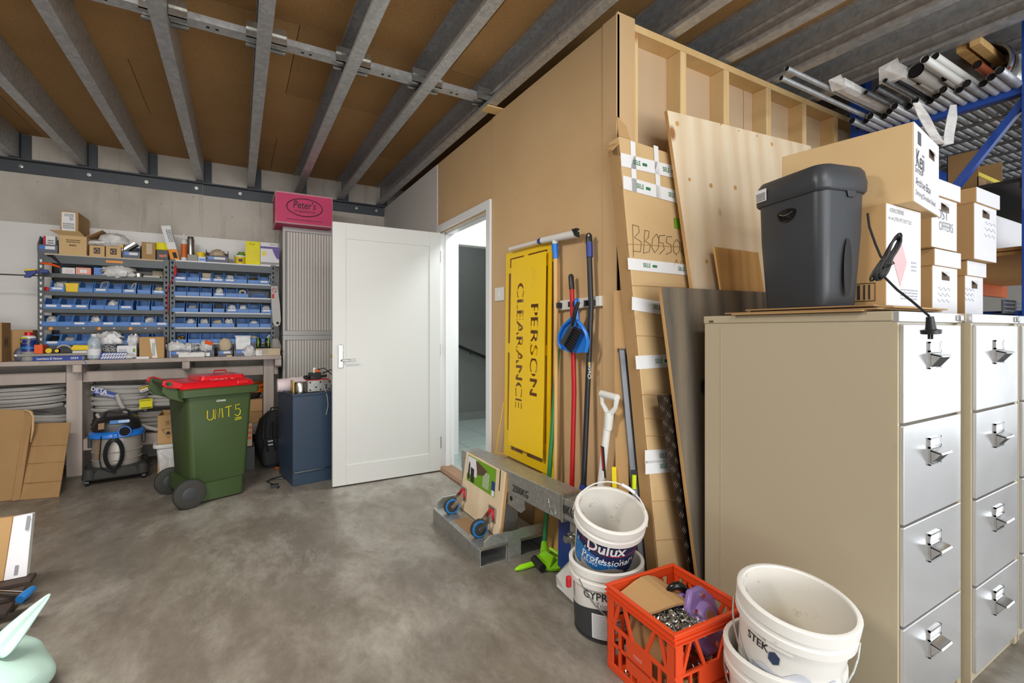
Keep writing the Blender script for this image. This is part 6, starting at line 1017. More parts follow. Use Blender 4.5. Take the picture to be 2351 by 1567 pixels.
# ================================================================ BUCKETS AND CRATE
def bucket(name, label, base, r0, r1, h, tilt=0, mat='bucket_white', inner='bucket_inside', fwd=0):
    t = thing(name, label, 'bucket', base); f = Vector((base[0], base[1], 0)).normalized(); r_ = Vector((f.y, -f.x, 0)); X = Matrix.Rotation(tilt, 4, f) @ Matrix.Rotation(fwd, 4, r_)
    t['x'] = 0; del t['x']
    rad = lambda z: r0+(r1-r0)*z/h
    o = part('shell', MB().lathe([(0, 0), (r0-.006, 0), (r0, .006), (rad(h-.07), h-.07), (rad(h)-.001, h)], 48, X), mat, t, smooth=True)
    part('rim', MB().lathe([(rad(h-.072), h-.072), (r1+.007, h-.070), (r1+.008, h-.05), (r1+.003, h-.048), (r1+.003, h-.034), (r1+.009, h-.032), (r1+.010, h-.003), (r1+.006, h), (r1-.004, h), (r1-.006, h-.006)], 48, X), mat, t, smooth=True)
    part('inside', MB().lathe([(0, .006), (r0-.01, .006), (r1-.006, h-.005)], 48, X), inner, t, smooth=True)
    def warp(dz, ang=0, k=.0012): return lambda u, v: tuple(X @ Vector((0, 0, 0)).lerp(Vector((0, 0, 0)), 0)+X @ ((-f*math.cos(u/r1+ang)+r_*math.sin(u/r1+ang))*(rad(dz+v)+k)+Vector((0, 0, dz+v))))
    def wrap(name, z0, z1, a0, a1, mt, k=.0008, n=24, zf=None, lab=None):
        g = MB(); rows = 5; vs = []; fs = []
        for j in range(rows+1):
            for i in range(n+1):
                a = a0+(a1-a0)*i/n; lo = z0(a) if callable(z0) else z0; hi = z1(a) if callable(z1) else z1; z = lo+(hi-lo)*j/rows
                vs.append(tuple(X @ ((-f*math.cos(a)+r_*math.sin(a))*(rad(z)+k)+Vector((0, 0, z)))))
        for j in range(rows):
            for i in range(n): b = j*(n+1)+i; fs.append((b, b+1, b+n+2, b+n+1))
        return part(name, g.add(vs, fs), mt, t, lab, smooth=True)
    return t, X, f, r_, warp, wrap, rad
def hoop(t, X, f, r_, r, z, top, mat='zinc', lean=0, rr=.0028, drop=False):
    pts = []
    for k in range(17):
        a = PI*k/16; c = -math.cos(a); s = math.sin(a); pts.append(X @ (r_*(r*c)+Vector((0, 0, z))+(Vector((0, 0, 1))*top+f*lean)*s))
    part('wire_handle', MB().tube(pts, rr, 6), mat, t, smooth=True); return pts
bx, by = 1.318, 1.505
t, X, f, r_, warp, wrap, rad = bucket('plaster_bucket', 'white and black plasterboard compound bucket under the blue paint bucket', (bx, by, 0), .128, .143, .285)
wrap('black_wrap', .004, lambda a: .125+.014*math.cos(a*2), -1.5, 1.5, 'gyprock_black'); wrap('white_panel', .020, .118, -.42, 1.1, 'paper_white', .0016); wrap('base_line', .012, .018, -1.5, 1.5, 'black_print', .002)
for j in range(15): wrap('small_print', .024+j*.0062, .0262+j*.0062, -.38, .55+.3*((j*7) % 3)/3, 'label_text_grey', .0022, 16)
text(t, 'GYPROCK', (0, 0, 0), (1, 0, 0), (0, 0, 1), .042, 'black_print', .012, warp=warp(.186, .0, .002), world=False); text(t, 'Top Topping', (0, 0, 0), (1, 0, 0), (0, 0, 1), .030, 'label_text_grey', 0, warp=warp(.154, .25, .002), world=False)
part('wire_handle', MB().tube([X @ ((-f*math.cos(a)+r_*math.sin(a))*(rad(z)+.012)+Vector((0, 0, z))) for a, z in ((-.75, .24), (-.55, .20), (-.3, .16), (.0, .125), (.3, .10), (.6, .10), (.9, .14), (1.3, .24))], .0028, 6), 'zinc', t, smooth=True); part('red_lug', MB().cb(tuple((-f*math.cos(-1.15)+r_*math.sin(-1.15))*(.163)+Vector((0, 0, .2))), (.02, .02, .045)), 'red_print', t, b=.006)
# paint bucket, tilted, stuck in the one below
t, X, f, r_, warp, wrap, rad = bucket('paint_bucket', 'tilted white paint bucket with navy label, nested in lower bucket', (bx+.015, by+.055, .215), .112, .137, .30, math.radians(9), fwd=math.radians(17))
wrap('navy_wrap', .075, .228, -1.25, 1.35, 'dulux_navy'); wrap('blue_wave', .08, lambda a: .175-.035*(a+.9), -1.2, .45, 'dulux_blue', .0014); wrap('red_line', lambda a: .172+.028*(a-.35)**2, lambda a: .176+.028*(a-.35)**2, -1.2, 1.3, 'dulux_red', .002); wrap('bare_patch', .0, lambda a: .100+.012*math.sin(a*5), -.8, .75, 'taupe', .002); wrap('paint_drip', .075, lambda a: .100-.9*abs(a-.03), -.03, .10, 'bucket_white', .0028, 6)
text(t, 'Dulux', (0, 0, 0), (1, 0, 0), (0, 0, 1), .068, 'paper_white', .02, warp=warp(.200, -.02, .003), world=False); text(t, 'Professional', (0, 0, 0), (1, 0, 0), (0, 0, 1), .046, 'paper_white', .008, warp=warp(.140, .05, .0035), world=False); text(t, 'CEILING', (0, 0, 0), (1, 0, 0), (0, 0, 1), .022, 'paper_white', .0, warp=warp(.116, -.48, .004), world=False)
for i in range(16): a = random.uniform(-1.1, 1.2); z = random.uniform(.11, .21); wrap('scratch', z, z+random.uniform(.004, .02), a, a+random.uniform(.008, .05), 'paper_white', .0042, 2)
pts = hoop(t, X, f, r_, .150, .25, .125, 'white_plastic', .07); part('grip', MB().tube([pts[9], pts[10], pts[11]], .007, 8), 'white_gloss', t, smooth=True)
# right stack
rx_, ry_ = 1.392, .815
t, X, f, r_, warp, wrap, rad = bucket('lower_bucket', 'plain white bucket at bottom of the nearest stack', (rx_, ry_, 0), .132, .150, .285); hoop(t, X, f, r_, .158, .22, -.10, 'zinc', -.155)
t, X, f, r_, warp, wrap, rad = bucket('adhesive_bucket', 'big white adhesive bucket with wire handle, nearest the camera', (rx_, ry_, .160), .122, .146, .300, math.radians(7), fwd=math.radians(5))
wrap('grey_wash', lambda a: .03, lambda a: .135+.012*math.sin(9*a)+.02*math.sin(2*a+1), -1.1, 1.2, 'stek_grey'); wrap('lid_catch', .215, .252, -.45, .0, 'bucket_white', .009, 10)
text(t, 'STEK', (0, 0, 0), (1, 0, 0), (0, 0, 1), .032, 'black_print', .015, warp=warp(.195, -.66, .0015), world=False); part('hex_badge', MB().add([warp(.18, -.30, .002)(.017*math.cos(k*PI/3+.5), .02*math.sin(k*PI/3+.5)) for k in range(6)], [tuple(range(6))]), 'stek_blue', t); lines_ = [wrap('small_print', .125-.009*j, .128-.009*j, -.75+.02*j, -.35+.02*((j*5) % 4), 'label_text_grey', .002, 10) for j in range(7)]+[wrap('small_print', .10-.009*j, .103-.009*j, .0, .55-.05*((j*3) % 4), 'label_text_grey', .002, 10) for j in range(6)]
pts = hoop(t, X, f, r_, .158, .23, -.15, 'zinc', -.13)
solo('yellow_scoop', MB().lathe([(.0, .0), (.05, .004), (.055, .02), (.048, .024), (.0, .018)], 20, Matrix.Translation((rx_+.035, ry_+.02, .29)) @ Matrix.Rotation(.25, 4, 'Y') @ Matrix.Rotation(.25, 4, 'X')), 'yellow', 'round yellow tool lying inside the nearest bucket', 'tool', smooth=True)
solo('karabiner', MB().tube([(rx_-.01+.018*math.cos(a), ry_+.035+.012*math.sin(a), .325+.004*math.sin(2*a)) for a in [2*PI*k/14 for k in range(14)]], .0045, 6, closed=True), 'chrome', 'small steel snap hook beside yellow tool in bucket', 'hook', smooth=True)
# ---- milk crate
CX, CY, CS, CHt = 1.315, 1.150, .325, .30
C_ = thing('milk_crate', 'orange plastic milk crate full of chain beside the nearest buckets', 'crate', (CX, CY, 0), math.radians(-3))
h2 = CS/2; g = MB(); tubering = lambda z0, z1, o, th: MB().box((-h2-o, -h2-o, z0), (h2+o, -h2-o+th, z1)).box((-h2-o, h2+o-th, z0), (h2+o, h2+o, z1)).box((-h2-o, -h2-o+th, z0), (-h2-o+th, h2+o-th, z1)).box((h2+o-th, -h2-o+th, z0), (h2+o, h2+o-th, z1))
part('top_band', tubering(CHt-.035, CHt-.004, .001, .009), 'crate_orange', C_, b=.003); part('top_lip', tubering(CHt-.009, CHt, .006, .016), 'crate_orange', C_, b=.003); part('mid_lip', tubering(CHt-.024, CHt-.019, .006, .008), 'crate_orange', C_); part('low_lip', tubering(CHt-.039, CHt-.034, .005, .008), 'crate_orange', C_); part('base', MB().box((-h2+.006, -h2+.006, .008), (h2-.006, h2-.006, .014)), 'crate_orange', C_); part('base_band', tubering(0, .03, 0, .008), 'crate_orange', C_, b=.003); part('belt', tubering(.158, .168, .001, .008), 'crate_orange', C_)
for sx in (-1, 1):
    for sy in (-1, 1): part('corner_post', MB().box((min(sx*h2, sx*(h2-.035)), min(sy*h2, sy*(h2-.006)), .03), (max(sx*h2, sx*(h2-.035)), max(sy*h2, sy*(h2-.006)), CHt-.035)).box((min(sx*h2, sx*(h2-.006)), min(sy*h2, sy*(h2-.035)), .03), (max(sx*h2, sx*(h2-.006)), max(sy*h2, sy*(h2-.035)), CHt-.035)), 'crate_orange', C_, b=.002)
def sidepart(k, mb_fn, nm):
    g = MB(); mb_fn(g); R_ = Matrix.Rotation(k*PI/2, 4, 'Z'); return part(nm, MB().add(g.v, g.f, R_), 'crate_orange', C_)
strut = lambda g, x0, z0, x1, z1, w=.011: g.add([(x0-w/2, -h2, z0), (x0+w/2, -h2, z0), (x1+w/2, -h2, z1), (x1-w/2, -h2, z1), (x0-w/2, -h2+.008, z0), (x0+w/2, -h2+.008, z0), (x1+w/2, -h2+.008, z1), (x1-w/2, -h2+.008, z1)], [(0, 1, 2, 3), (7, 6, 5, 4), (0, 4, 5, 1), (1, 5, 6, 2), (2, 6, 7, 3), (3, 7, 4, 0)])
for k in range(4):
    for x0, x1 in ((-.035, -.075), (.035, .075), (-.128, -.095), (.128, .095)): sidepart(k, lambda g: strut(g, x0, .168, x1, .262, .013), 'strut')
    for x in (-.095, .095): sidepart(k, lambda g: strut(g, x, .03, x, .158, .010), 'bar')
    sidepart(k, lambda g: g.box((-.135, -h2, .095), (.135, -h2+.007, .103)), 'cross_bar'); sidepart(k, lambda g: g.box((-.06, -h2, .055), (.06, -h2+.006, .160)), 'name_panel')
    for x in (-.035, .0, .035): sidepart(k, lambda g: strut(g, x, .03, x, .055, .008), 'bar')
lines(C_, (-h2, 0, .125), (0, -1, 0), (0, 0, 1), .04, .012, 2, 'pink_print', world=False)
loc = lambda x, y, z: C_.matrix_basis @ Vector((x, y, z))
cbx = thing('torn_cardboard', 'torn open cardboard box holding chain inside the crate', 'cardboard', loc(0, 0, .016)); A = lambda *p: [loc(*q) for q in p]
wpart('left_wall', MB().slab(A((-.115, -.12, .016), (-.115, .10, .016), (-.085, .12, .215), (-.085, -.125, .20)), .006), 'cardboard_dull', cbx); wpart('near_wall', MB().slab(A((-.115, -.135, .016), (.13, -.135, .016), (.13, -.13, .07), (-.115, -.13, .12)), .006), 'cardboard_dull', cbx)
rings = []
for i in range(9):
    u = i/8; x = -.115+.26*u; z = .255+.055*math.sin(PI*u)**1.2-.05*u; y0 = .015-.05*math.sin(PI*u*.9); rings.append([loc(x, y0, z), loc(x, y0, z-.008), loc(x, .145, z+.012-.008), loc(x, .145, z+.012)])
wpart('curled_flap', MB().loft(rings), 'cardboard', cbx)
g = MB(); rnd = random.Random(3)
def link_(c, d, u, L=.026, w=.016, r=.0028):
    d = d.normalized(); n = d.cross(u).normalized(); pts = [c+d*(L/2*math.cos(a))+n*(w/2*math.sin(a)) for a in [2*PI*k/8 for k in range(8)]]; g.tube(pts, r, 4, closed=True)
for k in range(420): p = Vector((rnd.uniform(-.10, .06), rnd.uniform(-.10, .06), 0)); z = .20+.055*(1-(p.x+.02)**2/.02)*(1-p.y**2/.03)+rnd.uniform(-.04, .012); link_(loc(p.x, p.y, z), Vector((rnd.uniform(-1, 1), rnd.uniform(-1, 1), rnd.uniform(-.6, .6))), Vector((rnd.uniform(-1, 1), rnd.uniform(-1, 1), rnd.uniform(-1, 1))))
for k in range(260): link_(loc(rnd.uniform(-.145, .14), rnd.choice((rnd.uniform(-.15, -.138), rnd.uniform(-.14, .1))), rnd.uniform(.02, .10)), Vector((rnd.uniform(-1, 1), rnd.uniform(-1, 1), rnd.uniform(-1, 1))), Vector((rnd.uniform(-1, 1), rnd.uniform(-1, 1), 1)))
solo('chain_heap', g, 'zinc', 'heap of loose steel chain in the crate', 'chain', kind='stuff', smooth=True)
hs = thing('chain_hoist', 'purple chain hoist with dark hook lying on the chain', 'chain hoist', loc(.07, -.03, .10)); hc = loc(.080, -.05, .225)
def cheek(off, R_, nm):
    d = (RT*.55-FW*.75+Vector((0, 0, .35))).normalized(); e1 = (RT*.75+FW*.35-Vector((0, 0, .15))).normalized(); e1 = (e1-d*e1.dot(d)).normalized(); e2 = d.cross(e1); c = hc+d*off
    pr = [(.075, -.05), (.085, .0), (.06, .055), (.01, .085), (-.045, .075), (-.07, .03), (-.06, -.06), (-.01, -.10), (.05, -.09)]; g = MB()
    return wpart(nm, g.loft([[c+e1*(x*R_*.96)+e2*(y*R_*.96)-d*.012 for x, y in pr], [c+e1*(x*R_)+e2*(y*R_)-d*.006 for x, y in pr], [c+e1*(x*R_)+e2*(y*R_)+d*.006 for x, y in pr], [c+e1*(x*R_*.93)+e2*(y*R_*.93)+d*.014 for x, y in pr]]), 'purple', hs, smooth=True, b=.003), c, d, e1, e2
cheek(-.05, .95, 'side_plate'); _, c, d, e1, e2 = cheek(.0, 1.15, 'side_plate'); wpart('hub', MB().tube([c, c+d*.022, c+d*.034, c+d*.036], [.055, .05, .038, .030], 20), 'purple', hs, smooth=True); wpart('hub_bore', MB().cyl(c+d*.036, c+d*.0375, .026, n=18), 'tan_strip', hs)
for x, y in ((.0, .068), (.03, -.078), (-.05, .02)): q = c+e1*x+e2*y; wpart('bolt', MB().cyl(q+d*.01, q+d*.022, .010, n=6).cyl(q+d*.01, q+d*.013, .014, n=12), 'chrome', hs)
hk0 = loc(.045, .03, .265); wpart('hook', MB().tube([hk0+RT*(.034*math.cos(a))+Vector((0, 0, .040*math.sin(a)+.0)) for a in [PI*(-.15+.12*k) for k in range(11)]], [.008, .011, .013, .014, .015, .015, .014, .013, .011, .009, .006], 10), 'black_gloss', hs, smooth=True)
# ================================================================ FILING CABINETS
YF, ZF = .63, 1.276
def filing(x0, w, y0, lab, full=True, z=ZF):
    t = thing('filing_cabinet', lab, 'filing cabinet', (x0+w/2, y0+.34, 0)); d = 1.30-y0
    wpart('shell', MB().box((x0, y0+.02, 0), (x0+w, 1.30, z-.03)), 'cabinet_tan', t, b=.003); wpart('top_cap', MB().box((x0-.003, y0+.018, z-.03), (x0+w+.003, 1.303, z)), 'cabinet_tan', t, b=.004)
    wpart('front_rail', MB().box((x0, y0+.004, z-.032), (x0+w, y0+.022, z-.001)), 'brushed_drawer', t, b=.002); wpart('rear_seam', MB().box((x0-.0015, 1.222, 0), (x0, 1.2235, z-.04)), 'tan_edge', t)
    wpart('stile', MB().box((x0, y0+.008, .01), (x0+.012, y0+.022, z-.034)).box((x0+w-.03, y0+.008, .01), (x0+w, y0+.022, z-.034)), 'tan_edge', t)
    hh = (z-.036-.05)/4
    for k in range(4):
        zb = .05+k*hh; dr = wpart('drawer_front', MB().box((x0+.014, y0-.002, zb+.003), (x0+w-.032, y0+.018, zb+hh-.004)), 'brushed_drawer', t, b=.003)
        cx, cz = x0+w*.47, zb+hh*.66; g = MB(); o = .042; wpart('label_frame', MB().box((cx-o, y0-.008, cz-.04), (cx-o+.005, y0-.002, cz+.045)).box((cx+o-.005, y0-.008, cz-.04), (cx+o, y0-.002, cz+.045)).box((cx-o, y0-.008, cz+.040), (cx+o, y0-.002, cz+.045)).box((cx-o, y0-.008, cz+.012), (cx+o, y0-.002, cz+.018)).box((cx-o, y0-.008, cz-.04), (cx+o, y0-.002, cz-.036)), 'chrome', dr)
        X = Matrix(((0, 0, 1, 0), (1, 0, 0, 0), (0, 1, 0, 0), (0, 0, 0, 1))); pr = [(y0-.004, cz+.012), (y0-.034, cz+.004), (y0-.037, cz-.002), (y0-.031, cz-.002), (y0-.004, cz+.004)]
        wpart('pull_hood', MB().prism(pr, 2*o-.006, Matrix.Translation((cx-o+.003, 0, 0)) @ X).prism([(y0-.004, cz+.01), (y0-.035, cz+.002), (y0-.006, cz-.036), (y0-.003, cz-.036)], .003, Matrix.Translation((cx-o+.003, 0, 0)) @ X).prism([(y0-.004, cz+.01), (y0-.035, cz+.002), (y0-.006, cz-.036), (y0-.003, cz-.036)], .003, Matrix.Translation((cx+o-.006, 0, 0)) @ X), 'chrome', dr, b=.001); wpart('hood_shade_panel', MB().add([(cx-o+.006, y0-.029, cz-.004), (cx+o-.006, y0-.029, cz-.004), (cx+o-.006, y0-.0045, cz-.034), (cx-o+.006, y0-.0045, cz-.034)], [(0, 1, 2, 3)]), 'gyprock_black', dr); wpart('label_card', MB().box((cx-o+.005, y0-.0035, cz+.018), (cx+o-.005, y0-.0022, cz+.040)), 'card_white', dr)  # dark panel stands in for the shade inside the open pull hood
    wpart('lock', MB().box((x0+w-.045, y0-.006, z-.026), (x0+w-.018, y0+.004, z-.006)), 'chrome', t, b=.003); return t
XF = 1.668
filing(XF, .47, YF, 'tan four drawer filing cabinet under the shredder'); filing(XF+.482, .47, YF-.022, 'second tan filing cabinet beside the one with shredder'); filing(XF+.964, .47, YF-.022, 'third tan filing cabinet at the right edge of picture')
wpart('corner_nick', MB().box((XF-.0042, 1.255, ZF-.026), (XF-.003, 1.275, ZF-.018)), 'brown_print', bpy.data.objects['filing_cabinet'])
# flattened cartons on top
fc = thing('flat_cartons', 'stack of flattened cardboard cartons on the first filing cabinet', 'cardboard', (1.9, .9, ZF+.001)); 
for k, (x0, y0, x1, y1) in enumerate(((1.645, .72, 2.12, 1.16), (1.66, .685, 2.13, 1.20), (1.70, .66, 2.10, 1.13), (1.672, .70, 2.125, 1.12))): wpart('sheet', MB().box((x0, y0, ZF+.001+k*.0052), (x1, y1, ZF+.0058+k*.0052)), 'cardboard_edge' if k % 2 else 'cardboard_dull', fc)
ZK = ZF+.0225
# ---- shredder
cN = Vector((1.655, .835, 0)); dA = Vector((.067, .278, 0)).normalized(); dB = Vector((dA.y, -dA.x, 0)); LA, LB = .295, .21
sd = thing('paper_shredder', 'charcoal paper shredder bin standing on the first filing cabinet', 'shredder', cN+dA*LA/2+dB*LB/2+Vector((0, 0, ZK))); sd.rotation_euler = (0, 0, math.atan2(dB.y, dB.x))
def sr(w, d, z, r): return ring3(rrect(w, d, r, 5), z)      # local x along dB (short), y along dA (long)
part('bin', MB().loft([sr(.158, .245, 0, .03), sr(.164, .25, .006, .032), sr(.194, .277, .25, .038), sr(.202, .284, .395, .04)]), 'charcoal_plastic', sd, smooth=True, b=.001); part('head', MB().loft([sr(.210, .294, .385, .04), sr(.220, .304, .392, .042), sr(.224, .308, .42, .044), sr(.214, .297, .458, .044), sr(.198, .280, .472, .042)]), 'charcoal_plastic', sd, smooth=True, b=.001)
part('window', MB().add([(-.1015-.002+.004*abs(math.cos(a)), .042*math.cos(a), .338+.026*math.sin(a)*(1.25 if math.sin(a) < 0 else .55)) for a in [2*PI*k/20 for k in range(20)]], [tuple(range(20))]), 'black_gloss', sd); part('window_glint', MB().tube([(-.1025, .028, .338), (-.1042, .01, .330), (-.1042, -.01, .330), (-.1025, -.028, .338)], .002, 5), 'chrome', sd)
patch(sd, (-.112, .10, .425), (0, -1, 0), (-.02, 0, 1), .05, .045, 'paper_white', world=False, lift=.003); lines(sd, (-.112, .10, .42), (0, -1, 0), (-.02, 0, 1), .042, .03, 5, 'grey_print', world=False, lift=.0045); part('finger_notch', MB().prism([(-.022, .0), (.022, .0), (.014, -.026), (-.014, -.026)], .004, Matrix.Translation((0.02, -.144, .392)) @ RXY), 'charcoal_plastic', sd, b=.002); part('hand_recess', MB().add([(.01+.018*math.cos(a), -.1385+.02*(.12-(.13+.10*math.sin(a)))*.5-.003, .13+.10*math.sin(a)) for a in [2*PI*k/16 for k in range(16)]], [tuple(range(16))]), 'black_plastic', sd)
part('paper_slot', MB().box((-.02, -.11, .470), (.02, .11, .4735)), 'black_gloss', sd)
pts = [OD(px, py, t_) for px, py, t_ in ((1992, 490, 1.47), (1996, 520, 1.45), (2010, 560, 1.42), (2022, 588, 1.40), (2032, 600, 1.39))]
g = MB().tube(pts, .0035, 6); ct = OD(2030, 595, 1.385)
for k in range(6):
    a = math.radians(58+k*1.5); ax = RT*math.cos(a)+Vector((0, 0, math.sin(a))); sx_ = RT*-math.sin(a)+Vector((0, 0, math.cos(a))); L = .078-.006*(k % 3); w = .013+.004*k/3; c = ct+FW*(-.004*k)+ax*(.004*(k % 2))
    g.tube([c+ax*(L*math.cos(b))*(1 if math.cos(b) > 0 else .95)+sx_*(w*math.sin(b)*(.35+.65*abs(math.cos(b)))) for b in [2*PI*j/20 for j in range(20)]], .0032, 5, closed=True)
g.tube([OD(px, py, t_) for px, py, t_ in ((2028, 610, 1.38), (2030, 635, 1.375), (2060, 665, 1.36), (2095, 692, 1.34), (2118, 712, 1.325), (2134, 726, 1.315))], .0035, 6); wpart('power_cord', g, 'black_plastic', sd, smooth=True); a = OD(2135, 727, 1.315); wpart('plug', MB().tube([a, a+Vector((.004, 0, -.02)), a+Vector((.006, 0, -.034)), a+Vector((.006, 0, -.036)), a+Vector((.007, 0, -.047))], [.009, .011, .013, .024, .023], 14).box((a.x-.004, a.y-.002, a.z-.062), (a.x, a.y+.004, a.z-.046)).box((a.x+.014, a.y-.002, a.z-.062), (a.x+.017, a.y+.004, a.z-.046)), 'black_plastic', sd, smooth=True); wpart('cord_tie', MB().tube([ct+RT*.016*math.cos(b)+Vector((0, 0, -.01+.008*math.sin(b)))+FW*(-.012+.014*math.sin(b)) for b in [2*PI*j/10 for j in range(10)]], .002, 4, closed=True), 'black_steel', sd)
# ---- archive boxes
def white_front(t, w, h, mat='card_white'): part('white_front', MB().box((.001, -.0012, .001), (w-.001, .0, h-.001)), mat, t)
k_ = thing('card_box', 'cardboard box of kerosene bottles with pink diamond between shredder and archive boxes', 'box', (1.857, .742, ZK), 0); w, d, h = .262, .36, 1.640-ZK
part('box_body', MB().box((0, 0, 0), (w, d, h)), 'cardboard', k_, b=.002); white_front(k_, w, h); text(k_, 'KEROSENE', (.075, 0, h*.94), (1, 0, 0), (0, 0, 1), .02, 'label_text_grey', .004, width=.10, world=False, lift=.003); text(k_, '4 x 4 LITRE PET BOTTLES', (.10, 0, h*.86), (1, 0, 0), (0, 0, 1), .018, 'label_text_grey', .004, width=.17, world=False, lift=.003)
part('diamond', MB().add([(w*.38+dx, -.0022, h*.45+dz) for dx, dz in ((0, -.085), (.05, 0), (0, .085), (-.05, 0))], [(0, 1, 2, 3)]), 'pink_print', k_); lines(k_, (w*.78, 0, h*.42), (1, 0, 0), (0, 0, 1), .04, .04, 3, 'pale_print', world=False, lift=.003); lines(k_, (w*.64, 0, h*.13), (1, 0, 0), (0, 0, 1), .13, .04, 4, 'pale_print', world=False, lift=.003); part('barcode', MB().tube([(-.0012, .03, .02), (-.0012, .1, .02), (-.0012, .1, .08), (-.0012, .03, .08)], .0015, 4, closed=True).box((-.0016, .045, .025), (0, .05, .075)).box((-.0016, .06, .025), (0, .064, .075)).box((-.0016, .075, .025), (0, .083, .075)), 'black_print', k_)
A9 = math.radians(8); kj = thing('archive_box', 'large archive box with no lid lying highest above the shredder', 'archive box', (1.918, .690, 1.642), A9); w, d, h = .350, .405, .262
part('box_body', MB().box((0, 0, 0), (w, d, h)), 'cardboard_light', kj, b=.003); white_front(kj, w, h); part('logo_square', MB().box((.048, -.003, h*.76), (.085, -.0012, h*.92)), 'grey_print', kj); text(kj, 'Keji', (.077, 0, h*.56), (1, 0, 0), (0, 0, 1), .085, 'grey_print', .0, world=False, lift=.003, width=.10); text(kj, 'Sorted', (.055, 0, h*.42), (1, 0, 0), (0, 0, 1), .032, 'grey_print', 0, world=False, lift=.003, width=.085); text(kj, 'Archive Box', (.12, 0, h*.27), (1, 0, 0), (0, 0, 1), .040, 'grey_print', .0, world=False, lift=.003, width=.20); text(kj, 'Strong Double-Sided', (.155, 0, h*.13), (1, 0, 0), (0, 0, 1), .024, 'grey_print', 0, world=False, lift=.003, width=.27)
part('hand_hole', MB().box((.20, -.0024, h*.72), (.275, -.0013, h*.83)), 'brown_print', kj); part('hole_flap', MB().slab([(.20, -.003, h*.83), (.275, -.003, h*.83), (.255, -.012, h*.74), (.205, -.014, h*.77)], .002), 'card_white', kj); text(kj, 'se', (0, .17, .02), (0, -1, 0), (0, 0, 1), .03, 'black_print', .01, world=False)
def archive(lab, px0, px1, y, z0, h, script=None, lid=True, d=.38):
    xa, xb = fx(px0, y), fx(px1, y); w = xb-xa; t = thing('archive_box', lab, 'archive box', (xa, y, z0), 0, 'lidded archive boxes on the filing cabinets'); part('box_body', MB().box((0, 0, 0), (w, d, h-.004)), 'cardboard', t, b=.002); white_front(t, w, h-.06)
    part('lid', MB().box((-.008, -.010, h-.07), (w+.008, d+.008, h)), 'cardboard', t, b=.002); part('lid_front', MB().box((-.007, -.0115, h-.069), (w+.007, -.010, h-.001)), 'card_white', t); cz = h-.105
    part('hand_hole', MB().box((w*.36, -.0026, cz-.022), (w*.66, -.0013, cz+.014)), 'brown_print', t); part('hole_flap', MB().slab([(w*.36, -.003, cz+.014), (w*.66, -.003, cz+.014), (w*.44, -.02, cz-.01), (w*.38, -.016, cz+.0)], .002), 'card_white', t)
    g = MB()
    for j in range(3): a0 = j*2*PI/3+.5; g.tube([(-.0016, .09+.020*math.cos(a0+s), .055+.020*math.sin(a0+s)) for s in (0, .5, 1.0, 1.4)], .004, 4)
    part('recycling_mark', g, 'green_faint', t); lines(t, (0, .09, .02), (0, -1, 0), (0, 0, 1), .05, .014, 2, 'tan_paper', world=False)
    if script:
        for s, x, z, sz in script:
            if s == '~':
                for q_ in range(3): part('pencil_scribble', MB().tube([(w*(x-.25+.06*i_), -.002, h*(z-.09*q_)+.008*math.sin(i_*2.1+q_)) for i_ in range(9)], .0009, 4), 'pale_print', t)
                continue
            text(t, s, (w*x, 0, h*z), (1, 0, 0), (0, 0, 1), sz, 'pale_print' if sz < .05 else 'label_text_grey', -.012, world=False, lift=.003, width=w*.55)
    return t
archive('lidded archive box at lower left of the boxes on filing cabinets', 2140, 2197, .85, ZF+.002, .285, (('~', .45, .42, .04), ))
archive('lidded archive box with lost offers handwriting, upper left of the four', 2138, 2196, .835, ZF+.289, .285, (('LOST', .35, .50, .06), ('OFFERS', .55, .33, .055)))
archive('lidded archive box at lower right of the boxes on filing cabinets', 2215, 2256, .875, ZF+.002, .270, (('~', .25, .5, .04), )); archive('lidded archive box at upper right beside blue post', 2236, 2287, .835, ZF+.274, .33, (('~', .7, .55, .04), ))
# ================================================================ BLUE PALLET RACKING AT RIGHT
XR = 3.52
R_ = thing('pallet_rack', 'blue steel pallet racking end frame loaded with pipes', 'pallet rack', (XR, 1.2, 0))
def post(y): 
    g = MB().box((XR-.04, y-.045, 0), (XR+.04, y-.041, 2.90)).box((XR-.04, y-.041, 0), (XR-.036, y+.045, 2.90)).box((XR+.036, y-.041, 0), (XR+.04, y+.045, 2.90)).box((XR-.036, y+.038, 0), (XR-.012, y+.042, 2.90)).box((XR+.012, y+.038, 0), (XR+.036, y+.042, 2.90))
    u = wpart('upright', g, 'blue_rack', R_, b=.002); h = MB()
    for k in range(32): z = .12+k*.08; h.box((XR-.018, y-.0458, z), (XR-.002, y-.0449, z+.022)).box((XR-.0408, y-.01, z), (XR-.0399, y+.006, z+.022))
    wpart('slot_row', h, 'hole_black', u, kind='stuff')
YP0, YP1 = .757, 1.545
post(YP0); post(YP1)
for z in (2.46, 1.3, .3): wpart('brace', MB().box((XR-.022, YP0+.04, z-.02), (XR+.022, YP1-.04, z+.02)), 'blue_rack', R_, b=.002)
for a, b_ in (((YP0+.03, 2.42), (YP1-.03, 1.42)), ((YP1-.03, 1.25), (YP0+.03, .4))):
    wpart('diagonal_brace', MB().loft([[(XR-.02, a[0], a[1]-.03), (XR+.02, a[0], a[1]-.03), (XR+.02, a[0], a[1]+.03), (XR-.02, a[0], a[1]+.03)], [(XR-.02, b_[0], b_[1]-.03), (XR+.02, b_[0], b_[1]-.03), (XR+.02, b_[0], b_[1]+.03), (XR-.02, b_[0], b_[1]+.03)]]), 'blue_rack', R_)
for y in (YP0, YP1): wpart('beam', MB().box((XR+.04, y-.025, 2.36), (6.2, y+.025, 2.45)), 'blue_rack', R_); wpart('beam', MB().box((XR+.04, y-.025, 1.52), (6.2, y+.025, 1.62)), 'orange_beam', R_)
